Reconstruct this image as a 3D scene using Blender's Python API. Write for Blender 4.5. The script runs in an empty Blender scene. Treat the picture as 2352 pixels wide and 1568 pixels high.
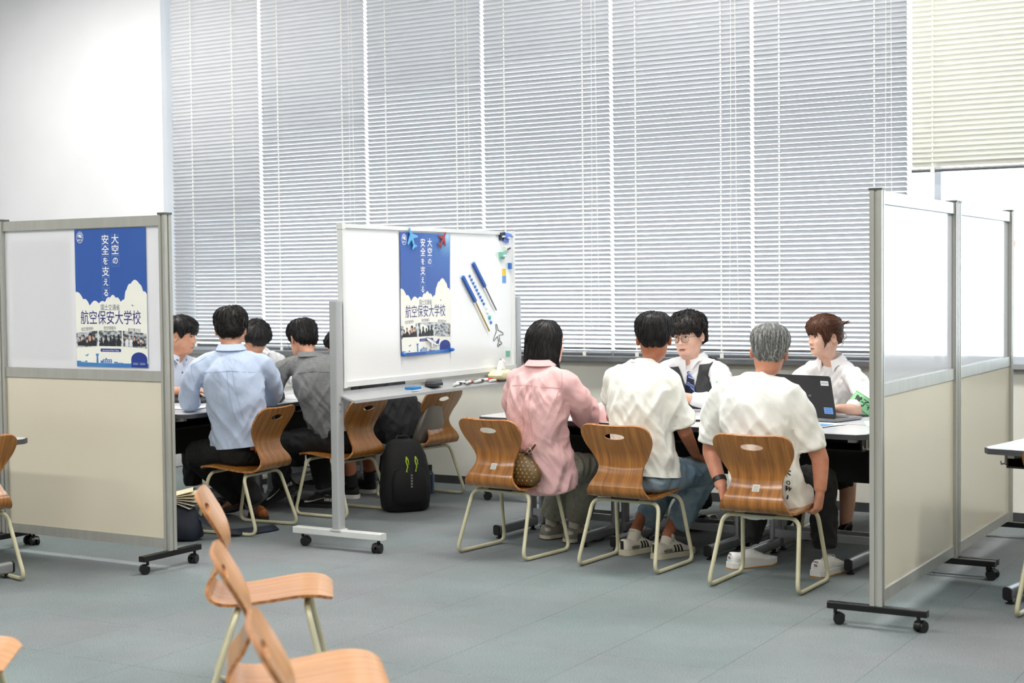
import bpy, bmesh, math, random
from mathutils import Vector, Matrix, Euler, noise
from math import sin, cos, pi, radians as rad, exp, sqrt, atan2

random.seed(7)
SC = bpy.context.scene
COL = SC.collection

# ------------------------------------------------------------------ camera
F_PX = 3449.0
CAM_R = Matrix(((0.86349219, -0.01081854, 0.50424616),
                (0.50426377, 0.03827002, -0.86270126),
                (-0.00996434, 0.99920887, 0.03850126)))
CAM_H = 1.45
cam_data = bpy.data.cameras.new('camera')
cam = bpy.data.objects.new('camera', cam_data)
COL.objects.link(cam)
cam.matrix_world = Matrix.Translation((0, 0, CAM_H)) @ CAM_R.to_4x4()
cam_data.sensor_width = 36.0
cam_data.lens = F_PX / 2352.0 * 36.0
cam_data.clip_end = 200
cam_data.dof.use_dof = True
cam_data.dof.focus_distance = 8.0
cam_data.dof.aperture_fstop = 2.8
SC.camera = cam

def project(p):
    c = CAM_R.transposed() @ (Vector(p) - Vector((0, 0, CAM_H)))
    if c.z >= -0.1:
        return None
    return 1176 + F_PX * c.x / -c.z, 784 - F_PX * c.y / -c.z

# ------------------------------------------------------------------ world and lights
world = bpy.data.worlds.new('sky')
SC.world = world
world.use_nodes = True
wn = world.node_tree.nodes
wl = world.node_tree.links
bg = wn['Background']
# bright overcast sky above a paler, dimmer ground
tcw = wn.new('ShaderNodeTexCoord')
spw = wn.new('ShaderNodeSeparateXYZ')
wl.new(tcw.outputs['Generated'], spw.inputs['Vector'])
mrw = wn.new('ShaderNodeMapRange')
mrw.inputs['From Min'].default_value = -0.08
mrw.inputs['From Max'].default_value = 0.05
wl.new(spw.outputs['Z'], mrw.inputs['Value'])
mxw = wn.new('ShaderNodeMix'); mxw.data_type = 'RGBA'
mxw.inputs['A'].default_value = (0.60, 0.65, 0.70, 1)
mxw.inputs['B'].default_value = (0.82, 0.91, 1.0, 1)
wl.new(mrw.outputs['Result'], mxw.inputs['Factor'])
wl.new(mxw.outputs['Result'], bg.inputs['Color'])
bg.inputs['Strength'].default_value = 6.0

def area_light(name, loc, rot, sx, sy, power, color=(1, 1, 1), portal=False):
    d = bpy.data.lights.new(name, 'AREA')
    d.shape = 'RECTANGLE'
    d.size, d.size_y = sx, sy
    d.energy = power
    d.color = color
    if portal:
        d.cycles.is_portal = True
    o = bpy.data.objects.new(name, d)
    COL.objects.link(o)
    o.location = loc
    o.rotation_euler = rot
    return o

# fluorescent ceiling fixtures of the hall, in rows, all of one strength
for ly in (-1.0, 3.2, 7.2):
    for lx in (-8.5, -3.5, 1.5):
        area_light('ceiling_lamp', (lx, ly, 4.16), (0, 0, 0), 2.6, 0.6, 135, (1.0, 0.97, 0.925))
# daylight openings of the window wall (sampling portals only)
area_light('window_portal', (3.1, 9.3, 2.55), (rad(-90), 0, 0), 9.2, 3.2, 1, portal=True)
area_light('window_portal', (-5.0, 9.3, 2.55), (rad(-90), 0, 0), 7.0, 3.2, 1, portal=True)

vs = SC.view_settings
vs.view_transform = 'Standard'
vs.look = 'None'
vs.gamma = 1.0
vs.use_curve_mapping = False
vs.exposure = 0.0
SC.cycles.use_denoising = True
SC.cycles.max_bounces = 6
SC.cycles.diffuse_bounces = 4
SC.cycles.glossy_bounces = 3
SC.cycles.use_adaptive_sampling = True
SC.cycles.adaptive_threshold = 0.10
SC.cycles.adaptive_min_samples = 16
SC.cycles.caustics_reflective = False
SC.cycles.caustics_refractive = False
SC.cycles.transparent_max_bounces = 10
SC.cycles.sample_clamp_indirect = 6.0

# ------------------------------------------------------------------ materials
def s2l(c):
    c = c / 255.0
    return c / 12.92 if c <= 0.04045 else ((c + 0.055) / 1.055) ** 2.4

def rgb(r, g, b):
    return (s2l(r), s2l(g), s2l(b), 1.0)

MATS = {}

def mat(name, col, rough=0.5, metal=0.0, spec=0.5, var=0.0, vscale=6.0, bump=0.0, bscale=40.0,
        coat=0.0, col2=None, stretch=None, sheen=0.0, trans=0.0, coords='Object', detail=3.0, sss=0.0, vlo=0.35, vhi=0.65):
    """Principled material with noise-driven colour variation and fine relief."""
    if name in MATS:
        return MATS[name]
    m = bpy.data.materials.new(name)
    m.use_nodes = True
    n, l = m.node_tree.nodes, m.node_tree.links
    b = n['Principled BSDF']
    b.inputs['Roughness'].default_value = rough
    b.inputs['Metallic'].default_value = metal
    b.inputs['Specular IOR Level'].default_value = spec
    b.inputs['Coat Weight'].default_value = coat
    b.inputs['Coat Roughness'].default_value = 0.15
    b.inputs['Sheen Weight'].default_value = sheen
    b.inputs['Transmission Weight'].default_value = trans
    if sss:
        b.inputs['Subsurface Weight'].default_value = sss
        b.inputs['Subsurface Radius'].default_value = (0.012, 0.005, 0.003)
    c1 = rgb(*col)
    c2 = rgb(*col2) if col2 else tuple(max(0, x * (1 - var)) for x in c1[:3]) + (1,)
    tc = n.new('ShaderNodeTexCoord')
    mp = n.new('ShaderNodeMapping')
    l.new(tc.outputs[coords], mp.inputs['Vector'])
    if stretch:
        mp.inputs['Scale'].default_value = stretch
    nz = n.new('ShaderNodeTexNoise')
    nz.inputs['Scale'].default_value = vscale
    nz.inputs['Detail'].default_value = detail
    l.new(mp.outputs['Vector'], nz.inputs['Vector'])
    cr = n.new('ShaderNodeValToRGB')
    cr.color_ramp.elements[0].position = vlo
    cr.color_ramp.elements[1].position = vhi
    cr.color_ramp.elements[0].color = c1
    cr.color_ramp.elements[1].color = c2
    l.new(nz.outputs['Fac'], cr.inputs['Fac'])
    l.new(cr.outputs['Color'], b.inputs['Base Color'])
    if bump:
        nb = n.new('ShaderNodeTexNoise')
        nb.inputs['Scale'].default_value = bscale
        nb.inputs['Detail'].default_value = 4
        l.new(mp.outputs['Vector'], nb.inputs['Vector'])
        bp = n.new('ShaderNodeBump')
        bp.inputs['Strength'].default_value = bump
        bp.inputs['Distance'].default_value = 0.004
        l.new(nb.outputs['Fac'], bp.inputs['Height'])
        l.new(bp.outputs['Normal'], b.inputs['Normal'])
    MATS[name] = m
    return m

def translucent_mat(name, col, clear=0.5, rough=0.15, haze=0.0):
    """Acrylic or glass sheet: part clear, part milky body with a glossy face."""
    if name in MATS:
        return MATS[name]
    m = bpy.data.materials.new(name)
    m.use_nodes = True
    n, l = m.node_tree.nodes, m.node_tree.links
    b = n['Principled BSDF']
    b.inputs['Roughness'].default_value = rough
    tc = n.new('ShaderNodeTexCoord')
    nz = n.new('ShaderNodeTexNoise')
    nz.inputs['Scale'].default_value = 3.0
    l.new(tc.outputs['Object'], nz.inputs['Vector'])
    mx = n.new('ShaderNodeMix')
    mx.data_type = 'RGBA'
    mx.inputs['A'].default_value = rgb(*col)
    mx.inputs['B'].default_value = rgb(*[c * 0.985 for c in col])
    l.new(nz.outputs['Fac'], mx.inputs['Factor'])
    l.new(mx.outputs['Result'], b.inputs['Base Color'])
    tr = n.new('ShaderNodeBsdfTransparent')
    ms = n.new('ShaderNodeMixShader')
    ms.inputs['Fac'].default_value = clear
    l.new(b.outputs['BSDF'], ms.inputs[1])
    l.new(tr.outputs['BSDF'], ms.inputs[2])
    if haze:
        tl = n.new('ShaderNodeBsdfTranslucent')
        l.new(mx.outputs['Result'], tl.inputs['Color'])
        m2 = n.new('ShaderNodeMixShader')
        m2.inputs['Fac'].default_value = haze
        l.new(b.outputs['BSDF'], m2.inputs[1])
        l.new(tl.outputs['BSDF'], m2.inputs[2])
        l.new(m2.outputs['Shader'], ms.inputs[1])
    l.new(ms.outputs['Shader'], n['Material Output'].inputs['Surface'])
    MATS[name] = m
    return m

def glass_mat():
    if 'window_glass' in MATS:
        return MATS['window_glass']
    m = bpy.data.materials.new('window_glass')
    m.use_nodes = True
    n, l = m.node_tree.nodes, m.node_tree.links
    n.remove(n['Principled BSDF'])
    tr = n.new('ShaderNodeBsdfTransparent')
    tr.inputs['Color'].default_value = (0.96, 0.98, 0.98, 1)
    gl = n.new('ShaderNodeBsdfGlossy')
    gl.inputs['Roughness'].default_value = 0.02
    fr = n.new('ShaderNodeFresnel')
    fr.inputs['IOR'].default_value = 1.45
    ms = n.new('ShaderNodeMixShader')
    l.new(fr.outputs['Fac'], ms.inputs['Fac'])
    l.new(tr.outputs['BSDF'], ms.inputs[1])
    l.new(gl.outputs['BSDF'], ms.inputs[2])
    l.new(ms.outputs['Shader'], n['Material Output'].inputs['Surface'])
    MATS['window_glass'] = m
    return m

def wood_mat(name, dark, light, rough=0.28):
    """Plywood veneer: long grain along the shell's V coordinate."""
    if name in MATS:
        return MATS[name]
    m = bpy.data.materials.new(name)
    m.use_nodes = True
    n, l = m.node_tree.nodes, m.node_tree.links
    b = n['Principled BSDF']
    b.inputs['Roughness'].default_value = rough
    b.inputs['Coat Weight'].default_value = 0.35
    b.inputs['Coat Roughness'].default_value = 0.22
    uv = n.new('ShaderNodeUVMap')
    oi = n.new('ShaderNodeObjectInfo')
    ad = n.new('ShaderNodeVectorMath')
    ad.operation = 'ADD'
    l.new(uv.outputs['UV'], ad.inputs[0])
    l.new(oi.outputs['Random'], ad.inputs[1])
    mp = n.new('ShaderNodeMapping')
    mp.inputs['Scale'].default_value = (1.6, 0.30, 1)
    l.new(ad.outputs['Vector'], mp.inputs['Vector'])
    wv = n.new('ShaderNodeTexWave')
    wv.wave_type = 'BANDS'
    wv.bands_direction = 'X'
    wv.inputs['Scale'].default_value = 3.2
    wv.inputs['Distortion'].default_value = 5.0
    wv.inputs['Detail'].default_value = 3.0
    wv.inputs['Detail Scale'].default_value = 0.8
    l.new(mp.outputs['Vector'], wv.inputs['Vector'])
    mp2 = n.new('ShaderNodeMapping')
    mp2.inputs['Scale'].default_value = (90, 4.0, 1)
    l.new(ad.outputs['Vector'], mp2.inputs['Vector'])
    nz = n.new('ShaderNodeTexNoise')
    nz.inputs['Scale'].default_value = 1.0
    nz.inputs['Detail'].default_value = 3
    l.new(mp2.outputs['Vector'], nz.inputs['Vector'])
    mix = n.new('ShaderNodeMath')
    mix.operation = 'MULTIPLY_ADD'
    l.new(wv.outputs['Fac'], mix.inputs[0])
    mix.inputs[1].default_value = 0.16
    l.new(nz.outputs['Fac'], mix.inputs[2])
    cr = n.new('ShaderNodeValToRGB')
    cr.color_ramp.elements[0].position = 0.32
    cr.color_ramp.elements[1].position = 0.82
    cr.color_ramp.elements[0].color = rgb(*light)
    cr.color_ramp.elements[1].color = rgb(*dark)
    l.new(mix.outputs['Value'], cr.inputs['Fac'])
    l.new(cr.outputs['Color'], b.inputs['Base Color'])
    MATS[name] = m
    return m

def carpet_mat():
    m = bpy.data.materials.new('carpet')
    m.use_nodes = True
    n, l = m.node_tree.nodes, m.node_tree.links
    b = n['Principled BSDF']
    b.inputs['Roughness'].default_value = 0.95
    b.inputs['Specular IOR Level'].default_value = 0.15
    geo = n.new('ShaderNodeNewGeometry')
    oi = n.new('ShaderNodeObjectInfo')
    # yarn speckle
    nz = n.new('ShaderNodeTexNoise')
    nz.inputs['Scale'].default_value = 210
    nz.inputs['Detail'].default_value = 3
    l.new(geo.outputs['Position'], nz.inputs['Vector'])
    # soft worn patches
    nw = n.new('ShaderNodeTexNoise')
    nw.inputs['Scale'].default_value = 1.3
    nw.inputs['Detail'].default_value = 5
    nw.inputs['Roughness'].default_value = 0.65
    l.new(geo.outputs['Position'], nw.inputs['Vector'])
    # per-tile dye lot
    t1 = n.new('ShaderNodeMix'); t1.data_type = 'RGBA'
    t1.inputs['A'].default_value = rgb(128, 129, 132)
    t1.inputs['B'].default_value = rgb(117, 130, 130)
    nd = n.new('ShaderNodeTexNoise')
    nd.inputs['Scale'].default_value = 0.55
    nd.inputs['Detail'].default_value = 4
    l.new(geo.outputs['Position'], nd.inputs['Vector'])
    rd = n.new('ShaderNodeMapRange')
    rd.inputs['From Min'].default_value = 0.38; rd.inputs['From Max'].default_value = 0.62
    l.new(nd.outputs['Fac'], rd.inputs['Value'])
    mo = n.new('ShaderNodeMath'); mo.operation = 'MULTIPLY_ADD'
    l.new(oi.outputs['Random'], mo.inputs[0]); mo.inputs[1].default_value = 0.3
    rs = n.new('ShaderNodeMath'); rs.operation = 'MULTIPLY'
    l.new(rd.outputs['Result'], rs.inputs[0]); rs.inputs[1].default_value = 0.7
    l.new(rs.outputs['Value'], mo.inputs[2])
    l.new(mo.outputs['Value'], t1.inputs['Factor'])
    r1 = n.new('ShaderNodeMapRange')
    r1.inputs['From Min'].default_value = 0.3; r1.inputs['From Max'].default_value = 0.7
    r1.inputs['To Min'].default_value = 0.62; r1.inputs['To Max'].default_value = 1.34
    l.new(nz.outputs['Fac'], r1.inputs['Value'])
    r2 = n.new('ShaderNodeMapRange')
    r2.inputs['From Min'].default_value = 0.3; r2.inputs['From Max'].default_value = 0.7
    r2.inputs['To Min'].default_value = 0.86; r2.inputs['To Max'].default_value = 1.08
    l.new(nw.outputs['Fac'], r2.inputs['Value'])
    mu = n.new('ShaderNodeMath'); mu.operation = 'MULTIPLY'
    l.new(r1.outputs['Result'], mu.inputs[0]); l.new(r2.outputs['Result'], mu.inputs[1])
    sc = n.new('ShaderNodeVectorMath'); sc.operation = 'SCALE'
    l.new(t1.outputs['Result'], sc.inputs[0]); l.new(mu.outputs['Value'], sc.inputs['Scale'])
    l.new(sc.outputs['Vector'], b.inputs['Base Color'])
    bp = n.new('ShaderNodeBump')
    bp.inputs['Strength'].default_value = 0.3; bp.inputs['Distance'].default_value = 0.002
    l.new(nz.outputs['Fac'], bp.inputs['Height'])
    l.new(bp.outputs['Normal'], b.inputs['Normal'])
    return m

M_CARPET = carpet_mat()
M_WALL = mat('painted_wall', (226, 227, 230), 0.55, var=0.05, vscale=1.5, bump=0.08, bscale=60)
M_LOWWALL = mat('painted_low_wall', (226, 225, 214), 0.6, var=0.10, vscale=2.2, bump=0.08, bscale=60)
M_BASE = mat('vinyl_baseboard', (62, 62, 64), 0.5, var=0.2)
M_SILL = mat('sill_aluminium', (176, 178, 180), 0.4, 0.6, var=0.1)
M_CEIL = mat('ceiling_board', (240, 240, 238), 0.9, var=0.03, vscale=20)
M_FRAME = mat('window_frame_aluminium', (205, 212, 222), 0.4, 0.3, var=0.05)
M_SLAT = mat('slat_silver', (216, 216, 218), 0.42, 0.0, var=0.05, vscale=3)
M_SLATC = mat('slat_cream', (240, 239, 228), 0.4, 0.0, var=0.05, vscale=3)
M_RAIL = mat('blind_rail_metal', (128, 128, 130), 0.3, 0.6, var=0.2, vscale=8, stretch=(0.3, 4, 4))
M_CORD = mat('blind_cord', (238, 238, 230), 0.7, var=0.05)
M_ALU = mat('anodised_aluminium', (188, 188, 180), 0.38, 0.45, var=0.08, vscale=5, stretch=(6, 6, 0.4))
M_ALUG = mat('aluminium_groove', (96, 98, 92), 0.5, 0.4, var=0.1)
M_PANEL = mat('cream_laminate', (219, 211, 190), 0.22, var=0.04, vscale=1.0)
M_ACRYL = translucent_mat('milky_acrylic', (236, 237, 240), clear=0.30, rough=0.10)
M_BLACKSTEEL = mat('black_steel', (22, 22, 23), 0.35, 0.2, var=0.2)
M_CASTER = mat('caster_nylon', (14, 14, 15), 0.4, var=0.2)
M_WHITEBOARD = mat('whiteboard_enamel', (240, 241, 240), 0.14, var=0.015, vscale=1.0, coat=0.3)
M_WBFRAME = mat('whiteboard_frame', (228, 230, 228), 0.35, 0.1, var=0.04)
M_STEELG = mat('grey_painted_steel', (183, 185, 186), 0.4, 0.25, var=0.06)
M_WOOD = wood_mat('walnut_plywood', (128, 78, 30), (180, 120, 54), 0.26)
M_WOODL = wood_mat('pale_plywood', (182, 126, 74), (206, 152, 98), 0.26)  # paler variant of the chair plywood, used on the foreground chairs
M_WOODE = mat('plywood_edge', (146, 90, 44), 0.5, col2=(190, 132, 80), vscale=60)
M_TUBE = mat('cream_tube_paint', (205, 200, 168), 0.32, var=0.08, vscale=14)
M_TOP = mat('desk_top_laminate', (216, 217, 219), 0.25, var=0.03)
M_EDGE = mat('desk_edge_rubber', (72, 74, 78), 0.6, var=0.1)
M_DESKLEG = mat('desk_leg_silver', (158, 160, 164), 0.35, 0.55, var=0.1)
M_MODESTY = mat('modesty_panel_black', (13, 13, 14), 0.8, var=0.2, vscale=50)
M_PAPER = mat('paper_white', (242, 242, 240), 0.7, var=0.03)
M_STICK = mat('label_sticker', (225, 224, 214), 0.5, var=0.06)

def flat(name, col, rough=0.5, **k):
    return mat(name, col, rough, var=k.pop('var', 0.03), **k)

# ------------------------------------------------------------------ mesh builder
class MB:
    def __init__(self):
        self.v, self.f, self.m, self.uv = [], [], [], {}

    def add(self, verts, faces, mi=0):
        o = len(self.v)
        self.v += [Vector(p) for p in verts]
        for f in faces:
            self.f.append(tuple(i + o for i in f)); self.m.append(mi)
        return o

    def box(self, lo, hi, mi=0):
        x0, y0, z0 = lo; x1, y1, z1 = hi
        self.add([(x0, y0, z0), (x1, y0, z0), (x1, y1, z0), (x0, y1, z0),
                  (x0, y0, z1), (x1, y0, z1), (x1, y1, z1), (x0, y1, z1)],
                 [(0, 3, 2, 1), (4, 5, 6, 7), (0, 1, 5, 4), (1, 2, 6, 5), (2, 3, 7, 6), (3, 0, 4, 7)], mi)

    def obox(self, c, ax, ay, az, hx, hy, hz, mi=0):
        c = Vector(c); ax = Vector(ax).normalized(); ay = Vector(ay).normalized(); az = Vector(az).normalized()
        vs_ = []
        for sx, sy, sz in ((-1, -1, -1), (1, -1, -1), (1, 1, -1), (-1, 1, -1), (-1, -1, 1), (1, -1, 1), (1, 1, 1), (-1, 1, 1)):
            vs_.append(c + ax * hx * sx + ay * hy * sy + az * hz * sz)
        self.add(vs_, [(0, 3, 2, 1), (4, 5, 6, 7), (0, 1, 5, 4), (1, 2, 6, 5), (2, 3, 7, 6), (3, 0, 4, 7)], mi)

    def loft(self, rings, mi=0, cap=True, closed=False):
        n = len(rings[0]); o = len(self.v)
        for r in rings:
            self.v += [Vector(p) for p in r]
        k = len(rings)
        for i in range(k if closed else k - 1):
            a = o + i * n; b_ = o + ((i + 1) % k) * n
            for j in range(n):
                j2 = (j + 1) % n
                self.f.append((a + j, a + j2, b_ + j2, b_ + j)); self.m.append(mi)
        if cap and not closed:
            self.f.append(tuple(o + j for j in reversed(range(n)))); self.m.append(mi)
            self.f.append(tuple(o + (k - 1) * n + j for j in range(n))); self.m.append(mi)

    def tube(self, pts, r, seg=10, closed=False, mi=0, flat_=1.0):
        pts = [Vector(p) for p in pts]
        n = len(pts)
        rings = []
        up = None
        for i, p in enumerate(pts):
            if closed:
                t = (pts[(i + 1) % n] - pts[i - 1]).normalized()
            else:
                t = (pts[min(i + 1, n - 1)] - pts[max(i - 1, 0)]).normalized()
            if up is None:
                up = Vector((0, 0, 1)) if abs(t.z) < 0.9 else Vector((1, 0, 0))
            side = t.cross(up)
            if side.length < 1e-6:
                side = t.orthogonal()
            side.normalize()
            up = side.cross(t).normalized()
            rr = r[i] if isinstance(r, (list, tuple)) else r
            rings.append([p + side * cos(2 * pi * j / seg) * rr + up * sin(2 * pi * j / seg) * rr * flat_ for j in range(seg)])
        self.loft(rings, mi, closed=closed)

    def cyl(self, a, b, r, seg=14, mi=0, r2=None):
        self.tube([a, b], [r, r if r2 is None else r2], seg, mi=mi)

    def prism(self, poly, fn, mi=0):
        """poly: 2D outline; fn(u, v, k) gives the 3D point on face k (0 or 1)."""
        n = len(poly); o = len(self.v)
        self.v += [Vector(fn(u, v, 0)) for u, v in poly] + [Vector(fn(u, v, 1)) for u, v in poly]
        self.f.append(tuple(o + i for i in reversed(range(n)))); self.m.append(mi)
        self.f.append(tuple(o + n + i for i in range(n))); self.m.append(mi)
        for i in range(n):
            j = (i + 1) % n
            self.f.append((o + i, o + j, o + n + j, o + n + i)); self.m.append(mi)

    def sphere(self, c, rx, ry, rz, nu=14, nv=9, mi=0, rot=None):
        c = Vector(c)
        rings = []
        for i in range(1, nv):
            a = pi * i / nv - pi / 2
            ring = []
            for j in range(nu):
                b_ = 2 * pi * j / nu
                p = Vector((rx * cos(a) * cos(b_), ry * cos(a) * sin(b_), rz * sin(a)))
                if rot:
                    p = rot @ p
                ring.append(c + p)
            rings.append(ring)
        self.loft(rings, mi)

    def mesh(self, name, mats, smooth=False, recalc=True):
        me = bpy.data.meshes.new(name)
        me.from_pydata([tuple(p) for p in self.v], [], self.f)
        if not isinstance(mats, (list, tuple)):
            mats = [mats]
        for m in mats:
            me.materials.append(m)
        if len(mats) > 1:
            me.polygons.foreach_set('material_index', self.m)
        if recalc:
            bm = bmesh.new(); bm.from_mesh(me)
            bmesh.ops.recalc_face_normals(bm, faces=bm.faces)
            bm.to_mesh(me); bm.free()
        if smooth:
            me.polygons.foreach_set('use_smooth', [True] * len(me.polygons))
            if smooth != 'all':
                me.set_sharp_from_angle(angle=rad(smooth if smooth is not True else 40))
        me.update()
        return me

def obj(name, me, parent=None, loc=None, rot=None, label=None, cat=None, group=None, kind=None):
    o = bpy.data.objects.new(name, me)
    COL.objects.link(o)
    if parent is not None:
        o.parent = parent
    if loc is not None:
        o.location = loc
    if rot is not None:
        o.rotation_euler = rot
    if label: o['label'] = label
    if cat: o['category'] = cat
    if group: o['group'] = group
    if kind: o['kind'] = kind
    return o

def thing(name, label, cat, loc=(0, 0, 0), rz=0.0, group=None):
    return obj(name, None, None, loc, (0, 0, rz), label, cat, group)

def dup(root, loc, rz, label, group=None):
    def cp(o, parent):
        c = o.copy(); COL.objects.link(c); c.parent = parent
        for ch in o.children:
            cp(ch, c)
        return c
    r = root.copy(); COL.objects.link(r)
    r.location = loc; r.rotation_euler = (0, 0, rz); r['label'] = label
    if group: r['group'] = group
    for ch in list(root.children):
        cp(ch, r)
    return r

def evaluated(o):
    """Bake an object's modifiers into a new mesh."""
    dg = bpy.context.evaluated_depsgraph_get()
    dg.update()
    return bpy.data.meshes.new_from_object(o.evaluated_get(dg))

def rrect(w, h, r, n=4):
    pts = []
    for cx_, cy_, a0 in ((w / 2 - r, h / 2 - r, 0), (-w / 2 + r, h / 2 - r, 90), (-w / 2 + r, -h / 2 + r, 180), (w / 2 - r, -h / 2 + r, 270)):
        for i in range(n + 1):
            a = rad(a0 + 90 * i / n)
            pts.append((cx_ + r * cos(a), cy_ + r * sin(a)))
    return pts

def fillet_path(pts, r, n=5, closed=False):
    """Polyline with rounded corners."""
    pts = [Vector(p) for p in pts]
    out = []
    k = len(pts)
    for i, p in enumerate(pts):
        if not closed and i in (0, k - 1):
            out.append(p); continue
        a = pts[i - 1]; b = pts[(i + 1) % k]
        da = (a - p); db = (b - p)
        rr = min(r, da.length * 0.45, db.length * 0.45)
        p0 = p + da.normalized() * rr; p2 = p + db.normalized() * rr
        for j in range(n + 1):
            t = j / n
            out.append(p0 * (1 - t) ** 2 + p * 2 * t * (1 - t) + p2 * t * t)
    return out

TEXT_CACHE = {}

def text_mesh(s, size=1.0, bold=0.0, sx=1.0, align='CENTER'):
    """Flat lettering as a mesh in its own XY plane (2D verts and faces)."""
    key = (s, size, bold, sx, align)
    if key in TEXT_CACHE:
        return TEXT_CACHE[key]
    cu = bpy.data.curves.new('lettering', 'FONT')
    cu.body = s
    cu.size = size
    cu.offset = bold
    cu.align_x = align
    cu.align_y = 'CENTER'
    cu.resolution_u = 3
    o = bpy.data.objects.new('lettering', cu)
    COL.objects.link(o)
    me = evaluated(o)
    vs_ = [(v.co.x * sx, v.co.y) for v in me.vertices]
    fs_ = [tuple(p.vertices) for p in me.polygons]
    bpy.data.objects.remove(o)
    bpy.data.meshes.remove(me)
    TEXT_CACHE[key] = (vs_, fs_)
    return vs_, fs_

def place_text(mb, s, fn, size, bold=0.0, sx=1.0, mi=0, rot=0.0, dx=0.0, dy=0.0, align='CENTER'):
    vs_, fs_ = text_mesh(s, size, bold, sx, align)
    c, sn = cos(rot), sin(rot)
    mb.add([fn(dx + x * c - y * sn, dy + x * sn + y * c) for x, y in vs_], fs_, mi)

# ------------------------------------------------------------------ the room
WY = 9.19
def box_obj(name, lo, hi, m, kind='structure', parent=None, label=None):
    b = MB(); b.box(lo, hi)
    return obj(name, b.mesh(name, m), parent, kind=kind if parent is None else None, label=label)

floor = box_obj('floor', (-13, -6, -0.2), (8, 9.34, -0.006), M_CARPET, label='grey green carpet tile floor')
tb = MB(); g = 0.0005
tb.add([(-.25 + g, -.25 + g, -.006), (.25 - g, -.25 + g, -.006), (.25 - g, .25 - g, -.006), (-.25 + g, .25 - g, -.006),
        (-.25 + g, -.25 + g, -.001), (.25 - g, -.25 + g, -.001), (.25 - g, .25 - g, -.001), (-.25 + g, .25 - g, -.001),
        (-.247 + g, -.247 + g, 0), (.247 - g, -.247 + g, 0), (.247 - g, .247 - g, 0), (-.247 + g, .247 - g, 0)],
       [(0, 1, 5, 4), (1, 2, 6, 5), (2, 3, 7, 6), (3, 0, 4, 7), (4, 5, 9, 8), (5, 6, 10, 9), (6, 7, 11, 10), (7, 4, 8, 11), (8, 9, 10, 11)])
tile_me = tb.mesh('carpet_tile', M_CARPET)
for ix in range(-26, 16):
    for iy in range(-12, 19):
        x, y = ix * 0.5 + 0.1, iy * 0.5 - 0.06
        if y > 9.0: continue
        q = [project((x + a, y + b, 0)) for a in (-.25, .25) for b in (-.25, .25)]
        q = [p for p in q if p]
        if len(q) == 4 and any(-60 < p[0] < 2412 and p[1] < 1640 for p in q):
            if y > 6.3 and x < -6.9: continue
            obj('carpet_tile', tile_me, floor, (x, y, 0))

ceiling = box_obj('ceiling', (-13, -6, 4.2), (8, 9.34, 4.4), M_CEIL)
wall_low = box_obj('wall_back', (-8.43, WY, 0), (8, WY + 0.15, 0.93), M_LOWWALL, label='cream low wall under the windows')
box_obj('trim_1', (-8.43, WY - 0.06, 0.915), (8, WY + 0.15, 0.945), M_SILL, label='grey aluminium window sill')
box_obj('baseboard_back', (-8.43, WY - 0.012, 0), (8, WY, 0.058), M_BASE, label='dark vinyl baseboard under the windows')
box_obj('wall_left', (-13, 8.98, 0), (-8.455, WY + 0.15, 4.2), M_WALL, label='plain white wall left of the blinds')
M_WALLG = mat('painted_wall_grey', (150, 148, 144), 0.7, var=0.05, vscale=1.5)
box_obj('wall_side_left', (-13.2, -6, 0), (-13, 9.34, 4.2), M_WALL)
box_obj('wall_rear', (-13.2, -6.2, 0), (8.2, -6, 4.2), M_WALLG)
box_obj('wall_side_right', (8, -6, 0), (8.2, 9.34, 4.2), M_WALLG)
box_obj('trim_2', (-8.43, WY, 4.05), (8, WY + 0.15, 4.2), M_WALL)

# windows: frames with real panes
def window(n, x0, x1, light=False):
    b = MB()
    z0, z1 = 0.945, 4.05
    y0, y1 = WY + 0.03, WY + 0.09
    w = 0.02
    b.box((x0, y0, z0), (x0 + w, y1, z1)); b.box((x1 - w, y0, z0), (x1, y1, z1))
    b.box((x0, y0, z0), (x1, y1, z0 + 0.04)); b.box((x0, y0, z1 - 0.04), (x1, y1, z1))
    fr = obj('window_%d' % n, b.mesh('window_frame', M_FRAME), kind='structure')
    p = MB(); p.box((x0 + w, WY + 0.055, z0 + 0.04), (x1 - w, WY + 0.063, z1 - 0.04))
    obj('pane', p.mesh('pane', glass_mat()), fr)
    return fr
edges = [-8.46, -2.38, -0.38, 1.62, 3.62, 5.62, 8.0]
for i in range(len(edges) - 1):
    window(i + 1, edges[i], edges[i + 1])
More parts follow.
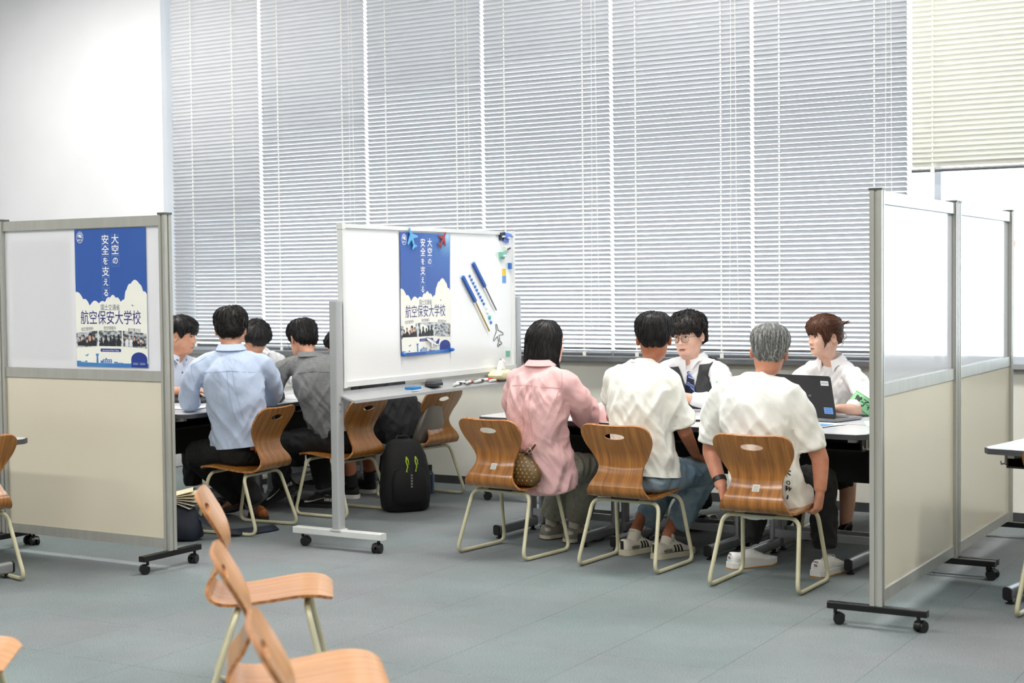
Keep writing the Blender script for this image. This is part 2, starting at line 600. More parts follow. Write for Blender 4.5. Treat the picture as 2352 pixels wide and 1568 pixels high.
# ------------------------------------------------------------------ venetian blinds
def blind(x0, x1, zbot, ztop, tilt, m_slat, label, seed, ladders=(0.18, 0.80), loop=True, sag=0.0, opening=0.0):
    rnd = random.Random(seed)
    t = thing('venetian_blind', label, 'blind', ((x0 + x1) / 2, 9.05, 0), 0, 'venetian blinds on the window wall')
    w = (x1 - x0) - 0.022
    hw = 0.0175
    n = 5
    b = MB()
    rings = []
    for xx in (-w / 2, w / 2):
        top, bot = [], []
        for i in range(n):
            u = -1 + 2 * i / (n - 1)
            crown = 0.0028 * (1 - u * u)
            # u=-1 is the room edge (tilted up), u=+1 the window edge (tilted down)
            y = u * hw * cos(tilt) + crown * sin(tilt)
            z = -u * hw * sin(tilt) + crown * cos(tilt)
            top.append((xx, y, z + 0.0004)); bot.append((xx, y, z - 0.0004))
        rings.append(top + bot[::-1])
    b.loft(rings)
    me = b.mesh('slat', m_slat, smooth=50)
    z = zbot + 0.05
    while z < ztop:
        o = obj('slat', me, t, (0, rnd.uniform(-0.0006, 0.0006), z), (rnd.gauss(0, 0.02) + opening * (1 - min(max((z - 1.0) / 2.4, 0), 1)) , rnd.gauss(0, 0.0007) + sag, 0))
        z += 0.03
    b = MB()
    pr = rrect(0.03, 0.022, 0.006, 3)
    b.loft([[(xx, u, zbot + 0.014 + v) for u, v in pr] for xx in (-w / 2, w / 2)])
    rail = obj('bottom_rail', b.mesh('bottom_rail', M_RAIL, smooth=40), t)
    b = MB(); b.box((-w / 2, -0.025, ztop), (w / 2, 0.025, ztop + 0.04))
    obj('head_rail', b.mesh('head_rail', M_FRAME), t)
    for f in ladders:
        x = -w / 2 + w * f
        b = MB()
        for yy in (-0.0195, 0.0195):
            b.tube([(x, yy, zbot + 0.01), (x, yy, ztop)], 0.0012, 5)
        z = zbot + 0.05
        while z < ztop:
            b.box((x - 0.0048, -0.0205, z - 0.008), (x + 0.0048, -0.0175, z + 0.005))
            z += 0.03
        obj('ladder_cord', b.mesh('ladder_cord', M_CORD), t)
        b = MB(); b.box((x - 0.012, -0.019, zbot + 0.0), (x + 0.012, 0.019, zbot + 0.028))
        obj('rail_clip', b.mesh('rail_clip', M_CORD), rail)
    if loop:
        xl = w / 2 - 0.105
        b = MB()
        zb = rnd.uniform(1.12, 1.18)
        pts = [(xl - 0.012, -0.03, ztop), (xl - 0.018, -0.03, 2.0), (xl - 0.03, -0.03, zb + 0.1)]
        pts += [(xl + 0.001 - 0.031 * cos(a), -0.03, zb + 0.06 - 0.05 * sin(a)) for a in [pi * k / 8 for k in range(9)]]
        pts += [(xl + 0.032, -0.03, zb + 0.1), (xl + 0.02, -0.03, 2.0), (xl + 0.012, -0.03, ztop)]
        b.tube(pts, 0.0018, 5)
        obj('pull_cord', b.mesh('pull_cord', M_CORD), t)
    return t

BX = [-8.425, -7.511, -6.512, -5.510, -4.504, -3.508, -2.508]
BL = ['narrow grey venetian blind beside the white wall', 'grey venetian blind behind the bent heads of the left group',
      'grey venetian blind rising behind the middle of the whiteboard', 'grey venetian blind behind the woman in pink',
      'grey venetian blind behind the young man in glasses', 'grey venetian blind behind the woman in the white blouse']
TILT = [57, 54, 50, 49, 50, 50]
OPEN = [7, 20, 19, 21, 18, 18]
for i in range(6):
    blind(BX[i], BX[i + 1], 0.957 if i else 0.975, 3.98, rad(TILT[i]), M_SLAT, BL[i], i, loop=(i > 0), opening=rad(OPEN[i]),
          ladders=(0.25, 0.72) if i == 0 else (0.18, 0.80))
blind(-2.50, -1.50, 2.088, 3.98, rad(58), M_SLATC, 'cream venetian blind pulled halfway up over the bare window', 9, ladders=(0.13, 0.8), loop=False)

# red fire-access mark on the bare window
b = MB()
place_text(b, '進入口', lambda u, v: (u, 0, v), 0.026, 0.0005)
b2 = MB()
t = thing('window_sticker', 'small red fire access sticker on the bare window pane', 'sticker', (-1.925, WY + 0.05, 1.705))
obj('lettering', b.mesh('lettering', flat('sticker_red', (205, 52, 60))), t, (0, 0, 0.02))
star = []
for k in range(24):
    a = 2 * pi * k / 24; r = 0.030 if k % 2 else 0.019
    star.append((r * cos(a), r * sin(a)))
b2.prism(star, lambda u, v, k: (u, 0.001 + 0.0006 * k, v))
obj('burst', b2.mesh('burst', flat('sticker_pink', (246, 200, 186))), t, (-0.02, 0, -0.045))

# ------------------------------------------------------------------ casters, partitions
def caster_mesh():
    b = MB()
    for s in (-1, 1):
        b.cyl((s * 0.006, -0.012, 0.024), (s * 0.021, -0.012, 0.024), 0.024, 18)
    b.cyl((-0.022, -0.012, 0.024), (0.022, -0.012, 0.024), 0.007, 10)
    # hood over the twin wheels
    ring0, ring1 = [], []
    for k in range(9):
        a = rad(-20 + 180 * k / 8)
        ring0.append((-0.012, -0.012 + 0.027 * cos(a), 0.025 + 0.027 * sin(a)))
        ring1.append((0.012, -0.012 + 0.027 * cos(a), 0.025 + 0.027 * sin(a)))
    o = len(b.v); b.v += [Vector(p) for p in ring0 + ring1]
    for k in range(8):
        b.f.append((o + k, o + k + 1, o + 10 + k, o + 9 + k)); b.m.append(0)
    b.cyl((0, 0.004, 0.045), (0, 0.004, 0.064), 0.008, 10)
    return b.mesh('caster', M_CASTER, smooth=35)
CASTER = caster_mesh()

def post_mesh(h, z0):
    """Extruded post with channels on its long sides."""
    b = MB()
    w, d = 0.021, 0.026
    g = 0.006
    pr = [(-w, -d), (-g, -d), (-g, -d + g), (g, -d + g), (g, -d), (w, -d), (w, -g), (w - g, -g), (w - g, g), (w, g),
          (w, d), (g, d), (g, d - g), (-g, d - g), (-g, d), (-w, d), (-w, g), (-w + g, g), (-w + g, -g), (-w, -g)]
    b.prism(pr, lambda u, v, k: (u, v, z0 if k == 0 else h))
    return b.mesh('post', M_ALU)
POST = post_mesh(1.82, 0.095)

def partition(name, label, loc, rz, L=1.2, group=None, posts=(0, 1)):
    """Panel runs along local +X from 0 to L; local -Y is its front."""
    t = thing(name, label, 'partition', loc, rz, group)
    for s in posts:
        x = 0.0 if s == 0 else L
        p = obj('post', POST, t, (x, 0, 0))
        b = MB(); b.box((-0.024, -0.029, 1.82), (0.024, 0.029, 1.83))
        obj('post_cap', b.mesh('post_cap', M_ALUG), p)
        b = MB()
        pr = rrect(0.04, 0.028, 0.003, 2)
        b.loft([[(u, yy, 0.080 + v) for u, v in pr] for yy in (-0.21, 0.21)])
        ft = obj('foot', b.mesh('foot', M_BLACKSTEEL), t, (x, 0, 0))
        for sy in (-1, 1):
            obj('caster', CASTER, ft, (0, sy * 0.175, 0), (0, 0, random.choice([0.3, 1.2, 2.6, -0.6])))
    a, c = 0.021, L - 0.021
    for nm, z0, z1 in (('top_rail', 1.765, 1.818), ('middle_rail', 0.965, 1.018), ('bottom_rail', 0.105, 0.155)):
        b = MB(); b.box((a, -0.017, z0), (c, 0.017, z1))
        obj(nm, b.mesh(nm, M_ALU), t)
    b = MB(); b.box((a, -0.004, 1.018), (c, 0.004, 1.765))
    obj('upper_panel', b.mesh('upper_panel', M_ACRYL), t, label='milky see-through acrylic panel')
    b = MB(); b.box((a, -0.011, 0.155), (c, 0.011, 0.965))
    obj('lower_panel', b.mesh('lower_panel', M_PANEL), t, label='glossy cream laminate panel')
    return t

GP = 'wheeled partition screens'
part_l = partition('partition_screen', 'wheeled partition screen with a blue poster, left of the blue-shirted man', (-6.615, 5.755, 0), 0, group=GP)
partition('partition_screen', 'partition screen cut off by the left picture edge', (-7.865, 5.77, 0), 0, group=GP)
partition('partition_screen', 'near right partition screen beside the woman in the white blouse', (-1.83, 6.125, 0), rad(90), 1.235, group=GP)
partition('partition_screen', 'far right partition screen with a faded sheet, closest to the window', (-1.83, 7.415, 0), rad(90), 1.18, group=GP)

# ------------------------------------------------------------------ poster
def cloud_outline():
    pts = [(0.0, .455), (0.05, .465), (0.085, .50), (0.12, .51), (0.17, .525), (0.19, .55)]
    def bump(u0, v0, u1, v1, h, n=7):
        out = []
        for k in range(n + 1):
            t_ = k / n
            u = u0 + (u1 - u0) * t_; v = v0 + (v1 - v0) * t_
            out.append((u - 0.0 , v - h * sin(pi * t_)))
        return out
    p = bump(0.0, .455, 0.11, .51, .018) + bump(0.11, .51, 0.20, .555, .02) + bump(0.21, .55, 0.33, .54, .025)
    p += bump(0.33, .54, 0.42, .53, .012) + bump(0.42, .53, 0.49, .50, .018) + bump(0.49, .50, 0.57, .50, .022)
    p += bump(0.57, .50, 0.64, .53, .014) + bump(0.64, .53, 0.70, .515, .008) + bump(0.69, .515, 0.72, .445, .022)
    p += bump(0.72, .445, 0.79, .405, .022) + bump(0.78, .40, 0.90, .40, .028) + bump(0.90, .405, 0.95, .455, .016) + bump(0.94, .46, 1.0, .475, .012)
    return p

def poster_sheet_mat(name, top, bot):
    m = bpy.data.materials.new(name)
    m.use_nodes = True
    n, l = m.node_tree.nodes, m.node_tree.links
    b = n['Principled BSDF']; b.inputs['Roughness'].default_value = 0.38
    tc = n.new('ShaderNodeTexCoord'); sp = n.new('ShaderNodeSeparateXYZ')
    l.new(tc.outputs['Generated'], sp.inputs['Vector'])
    nz = n.new('ShaderNodeTexNoise'); nz.inputs['Scale'].default_value = 3
    l.new(tc.outputs['Generated'], nz.inputs['Vector'])
    ad = n.new('ShaderNodeMath'); ad.operation = 'MULTIPLY_ADD'
    l.new(nz.outputs['Fac'], ad.inputs[0]); ad.inputs[1].default_value = 0.12
    l.new(sp.outputs['Z'], ad.inputs[2])
    # printed sun glow in the upper right corner of the poster artwork
    cb = n.new('ShaderNodeVectorMath'); cb.operation = 'DISTANCE'
    cb.inputs[1].default_value = (0.94, 0.5, 1.0)
    l.new(tc.outputs['Generated'], cb.inputs[0])
    gr = n.new('ShaderNodeValToRGB')
    e = gr.color_ramp.elements
    e[0].position = 0.0; e[0].color = rgb(190, 222, 240)
    e[1].position = 0.55; e[1].color = rgb(*top)
    e2 = gr.color_ramp.elements.new(0.08); e2.color = rgb(108, 158, 208)
    e3 = gr.color_ramp.elements.new(0.25); e3.color = rgb(62, 108, 180)
    l.new(cb.outputs['Value'], gr.inputs['Fac'])
    l.new(gr.outputs['Color'], b.inputs['Base Color'])
    return m
M_POSTER = poster_sheet_mat('poster_blue_print', (50, 90, 168), (60, 110, 190))
M_CLOUD = flat('poster_cream', (240, 240, 230), 0.4)
M_NAVY = flat('poster_navy', (38, 58, 140), 0.4)
M_INK = flat('poster_ink', (44, 40, 120), 0.4)
M_GREYINK = flat('poster_grey_ink', (92, 98, 116), 0.4)
M_SKY = flat('poster_skyblue', (74, 140, 200), 0.4, col2=(52, 104, 180), vscale=3)
M_LINE = flat('poster_line', (150, 175, 215), 0.4)

def photo_mat(seed):
    """Tiny printed photograph: dark suited figures before pale equipment."""
    m = bpy.data.materials.new('poster_photo_print')
    m.use_nodes = True
    n, l = m.node_tree.nodes, m.node_tree.links
    b = n['Principled BSDF']; b.inputs['Roughness'].default_value = 0.4
    tc = n.new('ShaderNodeTexCoord')
    nz = n.new('ShaderNodeTexNoise'); nz.noise_dimensions = '4D'
    nz.inputs['W'].default_value = seed; nz.inputs['Scale'].default_value = 6.5; nz.inputs['Detail'].default_value = 4
    l.new(tc.outputs['Generated'], nz.inputs['Vector'])
    cr = n.new('ShaderNodeValToRGB')
    e = cr.color_ramp.elements
    e[0].position = 0.36; e[0].color = rgb(60, 62, 68)
    e[1].position = 0.68; e[1].color = rgb(214, 218, 220)
    x = e.new(0.46); x.color = rgb(110, 116, 120)
    x = e.new(0.54); x.color = rgb(176, 182, 186)
    l.new(nz.outputs['Fac'], cr.inputs['Fac'])
    l.new(cr.outputs['Color'], b.inputs['Base Color'])
    return m
PHOTO = [photo_mat(s) for s in (1.3, 4.7, 8.1)]
M_SUIT = flat('photo_suit', (38, 38, 44)); M_FACE = flat('photo_face', (206, 160, 136)); M_SHIRTP = flat('photo_shirt', (226, 228, 230))
M_CHAIRP = flat('photo_green', (70, 110, 90))

def poster(label, loc, rz, W=0.513, H=0.727, curl=0.0):
    """Poster in local XZ plane (x right, z up from its lower left corner), facing -Y."""
    t = thing('poster', label, 'poster', loc, rz, 'college posters')
    def P3(u, v, lift):          # u, v in 0..1, v measured downward
        x = u * W; z = (1 - v) * H
        return (x, -lift - curl * (0.012 * sin(u * 5.0 + 0.6) * (v ** 2) + 0.004 * (1 + sin(v * 7 + u * 2))), z)
    def at(lift):
        return lambda u, v: P3(u, v, lift)
    NU, NV = 10, 14
    b = MB()
    for k, lf in ((0, 0.0), (1, 0.0006)):
        vs_ = [P3(i / NU, j / NV, lf) for j in range(NV + 1) for i in range(NU + 1)]
        fs_ = [(j * (NU + 1) + i, j * (NU + 1) + i + 1, (j + 1) * (NU + 1) + i + 1, (j + 1) * (NU + 1) + i) for j in range(NV) for i in range(NU)]
        b.add(vs_, fs_)
    obj('sheet', b.mesh('sheet', M_POSTER), t)
    # cream cloud field down to the foot of the sheet
    b = MB()
    cl = cloud_outline()
    NC = 160
    tops = []
    for k in range(NC + 1):
        u = k / NC
        best = .56
        for (u0, v0), (u1, v1) in zip(cl[:-1], cl[1:]):
            if min(u0, u1) - 1e-6 <= u <= max(u0, u1) + 1e-6:
                best = min(best, v0 + (v1 - v0) * ((u - u0) / (u1 - u0) if abs(u1 - u0) > 1e-6 else 0))
        tops.append(best)
    vs_, fs_ = [], []
    for k, v in enumerate(tops):
        for j in range(9):
            vs_.append(P3(k / NC, v + (0.974 - v) * j / 8, 0.0009))
    fs_ = [(k * 9 + j, k * 9 + j + 1, (k + 1) * 9 + j + 1, (k + 1) * 9 + j) for k in range(NC) for j in range(8)]
    b.add(vs_, fs_)
    obj('cloud_print', b.mesh('cloud_print', M_CLOUD), t)
    # slogan, set vertically in two columns of boxed characters
    for uc, s, v0 in ((0.575, '大空の', .083), (0.437, '安全を支える', .085)):
        b = MB(); bl = MB()
        for k, ch in enumerate(s):
            v = v0 + k * 0.0765
            kana = ch in 'のをえる'
            sz = 0.052 * H if kana else 0.066 * H
            place_text(b, ch, lambda x, y: P3(uc + x / W, v - y / H, 0.0013), sz * 1.12, 0.0006)
            hu, hv = 0.052, 0.0375
            for (a0, a1, c0, c1) in ((uc - hu, uc + hu, v - hv, v - hv + .0012), (uc - hu, uc + hu, v + hv - .0012, v + hv), (uc - hu, uc - hu + .002, v - hv, v + hv), (uc + hu - .002, uc + hu, v - hv, v + hv)):
                bl.add([P3(a0, c0, .0012), P3(a1, c0, .0012), P3(a1, c1, .0012), P3(a0, c1, .0012)], [(0, 1, 2, 3)])
        obj('slogan_print', b.mesh('slogan_print', flat('poster_white', (246, 246, 246), 0.4)), t)
        obj('slogan_boxes', bl.mesh('slogan_boxes', M_LINE), t)
    # round emblem
    b = MB()
    uc, vc = 0.078, 0.058
    def ring(r0, r1, a0, a1, cu=uc, cv=vc, sv=1.25, n=20):
        for k in range(n):
            a, c = rad(a0 + (a1 - a0) * k / n), rad(a0 + (a1 - a0) * (k + 1) / n)
            b.add([P3(cu + r * cos(q), cv - r * sin(q) * sv * W / H, .0013) for r, q in ((r0, a), (r1, a), (r1, c), (r0, c))], [(0, 1, 2, 3)])
    ring(.044, .048, 0, 360); ring(.031, .036, 10, 170, cv=vc); ring(.019, .024, 20, 160, cv=vc)
    b.add([P3(uc + x, vc - y, .0014) for x, y in ((-.03, .008), (.0, .004), (.034, -.006), (.01, .012), (-.005, .02))], [(0, 1, 2, 3, 4)])
    b.add([P3(uc + x, vc - y, .0014) for x, y in ((-.04, -.004), (.0, -.001), (.04, -.008), (.04, -.004), (.0, .003))], [(0, 1, 2, 3, 4)])
    place_text(b, '保安大', lambda x, y: P3(uc + x / W, vc + 0.021 - y / H, .0014), 0.0125, 0.0001)
    obj('emblem_print', b.mesh('emblem_print', MATS['poster_white']), t)
    # ministry line and the college name
    b = MB()
    place_text(b, '国土交通省', lambda x, y: P3(0.49 + x / W, .572 - y / H, .0013), 0.034, 0.0001, 0.82)
    obj('ministry_print', b.mesh('ministry_print', M_GREYINK), t)
    b = MB()
    place_text(b, '航空保安大学校', lambda x, y: P3(0.49 + x / W, .650 - y / H, .0013), 0.078, 0.0003, 0.80)
    obj('name_print', b.mesh('name_print', M_INK), t)
    # three small photographs on an arc, with captions
    caps = (('航空管制科', .16, .728, .06), ('航空情報科', .48, .720, 0), ('航空電子科', .82, .735, -.06))
    for s, u, v, r in caps:
        b = MB()
        place_text(b, s, lambda x, y: P3(u + x / W, v - y / H, .0013), 0.021, 0.0, 0.85, rot=r)
        obj('caption_print', b.mesh('caption_print', M_GREYINK), t)
    for k, (u0, u1, a0, a1, c0, c1) in enumerate(((.0, .305, .755, .738, .862, .852), (.32, .645, .737, .737, .85, .85), (.66, .985, .738, .755, .85, .862))):
        b = MB()
        b.add([P3(u0, a0, .0013), P3(u1, a1, .0013), P3(u1, c1, .0013), P3(u0, c0, .0013)], [(0, 1, 2, 3)])
        ph = obj('photo_print', b.mesh('photo_print', PHOTO[k]), t)
        rnd = random.Random(20 + k)
        b = MB()
        for q in range(5):
            u = u0 + (u1 - u0) * (0.14 + 0.18 * q + rnd.uniform(-.03, .03)); v = 0.805 + rnd.uniform(-.015, .02)
            s = rnd.uniform(.7, 1.1) * (1.5 if (k == 0 and q == 3) else 1)
            top = max(v - .03 * s, .745)
            body = [(u - .03 * s, .849), (u - .035 * s, v + .02), (u - .012 * s, v), (u + .012 * s, v), (u + .035 * s, v + .02), (u + .03 * s, .849)]
            b.add([P3(x, y, .0015 + .00002 * q) for x, y in body], [tuple(range(6))], 1 if (k == 2 and q in (0, 1)) else 0)
            circ = [(u + .016 * s * cos(a), v - .012 * s + .019 * s * sin(a)) for a in [2 * pi * j / 10 for j in range(10)]]
            b.add([P3(x, max(y, .742), .0016 + .00002 * q) for x, y in circ], [tuple(range(10))], 0)
            if not (k == 1):
                circ = [(u - .004 * s + .012 * s * cos(a), v - .006 * s + .014 * s * sin(a)) for a in [2 * pi * j / 10 for j in range(10)]]
                b.add([P3(x, y, .0017 + .00002 * q) for x, y in circ], [tuple(range(10))], 2)
        obj('figure_print', b.mesh('figure_print', [M_SUIT, M_SHIRTP, M_FACE]), ph)
    # pill with the English name
    b = MB()
    pill = [(0.487 + x, .879 + y) for x, y in rrect(.29, .023, .011, 5)]
    b.add([P3(u, v, .0013) for u, v in pill], [tuple(range(len(pill)))])
    pl = obj('pill_print', b.mesh('pill_print', M_NAVY), t)
    b = MB()
    place_text(b, 'Aeronautical Safety College', lambda x, y: P3(.487 + x / W, .880 - y / H, .0016), 0.0115, 0.0, 0.93)
    obj('pill_lettering', b.mesh('pill_lettering', MATS['poster_white']), pl)
    # skyline: control tower, terminal, ground band
    b = MB()
    def q(pts):
        b.add([P3(u, v, .0013) for u, v in pts], [tuple(range(len(pts)))])
    q([(0, .968), (.25, .972), (.5, .974), (.75, .972), (1, .970), (1, 1), (.5, 1), (0, 1)])
    q([(.28, .972), (.284, .925), (.275, .915), (.275, .905), (.315, .905), (.315, .915), (.306, .925), (.31, .972)])
    q([(.34, .972), (.34, .955), (.37, .955), (.37, .945), (.41, .945), (.41, .935), (.43, .935), (.43, .945), (.5, .945), (.5, .972)])
    q([(0, .968), (0, .960), (.06, .960), (.06, .966), (.12, .966), (.12, .958), (.15, .958), (.15, .968)])
    q([(.53, .972), (.53, .962), (.58, .962), (.58, .968), (.66, .968), (.66, .972)])
    q([(.12, .917), (.15, .914), (.165, .905), (.17, .906), (.16, .915), (.175, .913), (.175, .916), (.155, .92), (.145, .93), (.14, .928), (.143, .92), (.122, .922)])
    obj('skyline_print', b.mesh('skyline_print', M_SKY), t)
    b = MB()
    q2 = []
    for k in range(3):
        for j in range(4):
            b.add([P3(.385 + .028 * j + x, .951 + .007 * k + y, .0016) for x, y in ((0, 0), (.02, 0), (.02, .003), (0, .003))], [(0, 1, 2, 3)])
    obj('terminal_windows_print', b.mesh('terminal_windows_print', M_CLOUD), t)
    # tiny aircraft by the college name
    b = MB()
    b.add([P3(.80 + x, .553 + y, .0014) for x, y in ((-.02, .0), (.0, -.002), (.02, .004), (.022, .006), (.003, .004), (.0, .01), (-.004, .01), (-.004, .004))], [tuple(range(8))])
    obj('aircraft_print', b.mesh('aircraft_print', M_GREYINK), t)
    # dome with contact lines
    b = MB()
    dome = [(.77, .998), (.77, .94)] + [(.88 - .11 * cos(a), .94 - .05 * sin(a)) for a in [pi * k / 12 for k in range(13)]] + [(.99, .94), (.99, .998)]
    b.add([P3(u, v, .0015) for u, v in dome], [tuple(range(len(dome)))])
    dm = obj('dome_print', b.mesh('dome_print', M_NAVY), t)
    b = MB()
    for uu in (.83, .925):
        for k in range(2):
            b.add([P3(uu + x, .966 + .009 * k + y, .0017) for x, y in ((-.035, 0), (.035, 0), (.035, .004), (-.035, .004))], [(0, 1, 2, 3)])
    obj('dome_lines', b.mesh('dome_lines', M_LINE), dm)
    return t

poster('blue college poster on the left partition screen', (-6.052, 5.747, 1.033), 0)
# poster on the whiteboard faces +X
WBX = -4.972
poster('blue college poster held to the whiteboard by aeroplane magnets', (WBX + 0.004, 7.215, 1.033), rad(90), 0.54, 0.723, curl=0.6)

poster('blue college poster showing faintly through the far right screen', (-1.845, 7.72, 1.045), rad(90), 0.515, 0.728)

# ------------------------------------------------------------------ whiteboard on wheels
wb = thing('whiteboard', 'double sided whiteboard on a wheeled grey steel stand', 'whiteboard', (0, 0, 0))
Y0, Y1, Z0, Z1 = 6.655, 8.535, 0.888, 1.788
b = MB(); b.box((WBX - 0.02, Y0 + .02, Z0 + .02), (WBX, Y1 - .02, Z1 - .02))
obj('board', b.mesh('board', M_WHITEBOARD), wb)
b = MB()
for lo, hi in (((WBX - .026, Y0, Z0), (WBX + .012, Y0 + .022, Z1)), ((WBX - .026, Y1 - .022, Z0), (WBX + .012, Y1, Z1)),
               ((WBX - .026, Y0 + .022, Z0), (WBX + .012, Y1 - .022, Z0 + .03)), ((WBX - .026, Y0 + .022, Z1 - .022), (WBX + .012, Y1 - .022, Z1))):
    b.box(lo, hi)
obj('frame', b.mesh('frame', M_WBFRAME), wb)
for yy in (Y0, Y1):
    for zz in (Z0, Z1):
        b = MB(); b.box((WBX - .028, yy - .004 if yy == Y0 else yy - .026, zz - .004 if zz == Z0 else zz - .03), (WBX + .014, yy + .026 if yy == Y0 else yy + .004, zz + .03 if zz == Z0 else zz + .004))
        obj('corner_cap', b.mesh('corner_cap', M_WBFRAME), wb)
for yy in (Y0 - 0.042, Y1 + 0.042):
    b = MB()
    pr = rrect(0.05, 0.062, 0.008, 3)
    b.loft([[(WBX - .01 + u, yy + v, zz) for u, v in pr] for zz in (0.10, 1.362)])
    ps = obj('post', b.mesh('post', M_STEELG, smooth=30), wb)
    b = MB()
    for zz in (0.765, 0.805):
        b.cyl((WBX + .016, yy - .004, zz), (WBX + .021, yy - .004, zz), 0.008, 12)
    obj('bolt', b.mesh('bolt', M_SILL), ps)
    b = MB(); b.cyl((WBX - .01, yy - .025, 1.32), (WBX - .01, yy + .045, 1.32), 0.012, 12)
    obj('pivot', b.mesh('pivot', M_BLACKSTEEL), ps)
    b = MB()
    pr = rrect(0.055, 0.036, 0.004, 2)
    b.loft([[(xx, yy + u, 0.088 + v) for u, v in pr] for xx in (WBX - .31, WBX + .29)])
    b.box((WBX - .045, yy - .036, 0.104), (WBX + .025, yy + .036, 0.111))
    bs = obj('base', b.mesh('base', M_WBFRAME), wb)
    for xx, aa in ((WBX - .255, 2.0), (WBX + .255, 0.2)):
        c = obj('caster', CASTER, bs, (xx, yy, 0), (0, 0, aa)); c.scale = (1.15, 1.1, 1.1)
# lower tie bar and pen tray
b = MB(); b.box((WBX - .03, Y0 - .012, 0.105), (WBX + .01, Y1 + .012, 0.135))
b = MB()
prof = [(0.0, 0.842), (0.115, 0.806), (0.115, 0.822), (0.095, 0.822), (0.006, 0.850), (0.0, 0.868)]
b.prism([(x, z) for x, z in prof], lambda u, v, k: (WBX - 0.005 + u, Y0 - .035 if k == 0 else Y1 + .012, v))
tray = obj('pen_tray', b.mesh('pen_tray', M_STEELG), wb)
# a second, lower sheet of the stand behind the tray (crossbar)
b = MB(); b.box((WBX - .03, Y0 - .012, 0.835), (WBX - .006, Y1 + .012, 0.865))
obj('crossbar', b.mesh('crossbar', M_STEELG), wb)

# aeroplane shaped magnets, pens and pointers held on the board
PLANE = [(0, .5), (.05, .44), (.07, .2), (.42, -.06), (.42, -.14), (.07, -.04), (.05, -.3), (.18, -.42), (.18, -.49), (.02, -.43), (0, -.5),
         (-.02, -.43), (-.18, -.49), (-.18, -.42), (-.05, -.3), (-.07, -.04), (-.42, -.14), (-.42, -.06), (-.07, .2), (-.05, .44)]
def on_board(y, z, lift=0.0):
    return lambda u, v, k=0: (WBX + 0.0 + lift + 0.004 * k, y + u, z + v)
def plane_magnet(name, label, y, z, s, ang, m, lift, outline=False):
    b = MB()
    c, sn = cos(ang), sin(ang)
    pts = [((x * c - v * sn) * s, (x * sn + v * c) * s) for x, v in PLANE]
    fn = on_board(y, z, lift)
    if outline:
        pts3 = [fn(u, v, 0.5) for u, v in pts]
        b.tube(pts3, 0.0022, 5, closed=True)
        me = b.mesh(name, m)
    else:
        b.prism(pts, fn)
        me = b.mesh(name, m)
    return obj(name, me, label=label, cat='magnet')
plane_magnet('aeroplane_magnet', 'light blue aeroplane magnet at the top of the whiteboard poster', 7.325, 1.722, 0.135, rad(25), flat('magnet_blue', (92, 174, 226), 0.4), 0.017)
plane_magnet('aeroplane_magnet', 'dark red aeroplane magnet at the top right of the whiteboard poster', 7.655, 1.722, 0.115, rad(-38), flat('magnet_red', (158, 38, 40), 0.4), 0.017)
plane_magnet('aeroplane_magnet', 'white aeroplane magnet with a black outline at the lower right of the whiteboard', 8.325, 1.12, 0.15, rad(18), flat('magnet_black_line', (52, 60, 58), 0.5), 0.0, outline=True)
t = thing('airliner_sticker', 'small drawn airliner sticker over the foot of the whiteboard poster', 'sticker', (WBX + 0.0185, 7.535, 1.105))
AIR = [(-.075, .026), (-.066, .030), (-.03, .022), (.03, -.002), (.062, .018), (.070, .016), (.060, -.014), (.066, -.026), (.03, -.022), (.0, -.012), (-.005, -.034), (-.02, -.036), (-.022, -.006), (-.06, .012)]
b = MB(); b.prism(AIR, lambda u, v, k: (.001 * k, u, v)); obj('cutout', b.mesh('cutout', flat('sticker_white', (238, 240, 242), .5)), t)
b = MB(); b.tube([(.0015, u, v) for u, v in AIR], .0013, 5, closed=True); obj('outline', b.mesh('outline', flat('sketch_line', (70, 78, 92), .5)), t)
b = MB(); b.prism([(.03, -.002), (.062, .018), (.070, .016), (.058, -.012), (.036, -.012)], lambda u, v, k: (.0012 + .0006 * k, u, v)); obj('tail_fin', b.mesh('tail_fin', M_NAVY), t)

def stick(label, y0, z0, ym, zm, y1, z1, mgrip, mrod):
    t = thing('pointer_stick', label, 'pointer', (WBX, y0, z0), 0, 'pointer sticks on the whiteboard')
    x = 0.012
    b = MB()
    d = Vector((0, ym - y0, zm - z0))
    b.obox((x, d.y / 2, d.z / 2), (1, 0, 0), d, d.cross(Vector((1, 0, 0))), 0.008, d.length / 2, 0.0095)
    obj('grip', b.mesh('grip', mgrip), t)
    b = MB(); b.cyl((x, ym - y0, zm - z0), (x, y1 - y0, z1 - z0), 0.0045, 8)
    obj('rod', b.mesh('rod', mrod), t)
M_GRIP = flat('pointer_grip_blue', (40, 96, 180), 0.5)
stick('blue gripped pointer with a brass yellow rod on the whiteboard', 7.89, 1.496, 8.035, 1.34, 8.201, 1.149, M_GRIP, mat('brass_rod', (176, 148, 50), 0.4, 0.5))
stick('blue gripped pointer with a thin grey rod on the whiteboard', 8.014, 1.581, 8.153, 1.433, 8.29, 1.281, M_GRIP, mat('steel_rod', (130, 132, 134), 0.4, 0.5))
def disc_magnet(y, z, r, m, label, group=None, h=0.008):
    b = MB(); b.cyl((WBX, y, z), (WBX + h * .6, y, z), r, 14); b.cyl((WBX + h * .6, y, z), (WBX + h, y, z), r, 14, r2=r * .7)
    return obj('round_magnet', b.mesh('round_magnet', m, smooth=40), label=label, cat='magnet', group=group)
M_BM = flat('button_blue', (38, 110, 196), 0.35)
ORD = ['topmost', 'second highest', 'third highest', 'fourth highest', 'middle', 'fourth lowest', 'third lowest', 'second lowest', 'lowest']
for k in range(9):
    tt = k / 8
    disc_magnet(7.987 + .165 * tt, 1.499 - .176 * tt, 0.0095, M_BM, ORD[k] + ' small blue button magnet of the slanting row on the whiteboard', 'blue button magnets in a row')
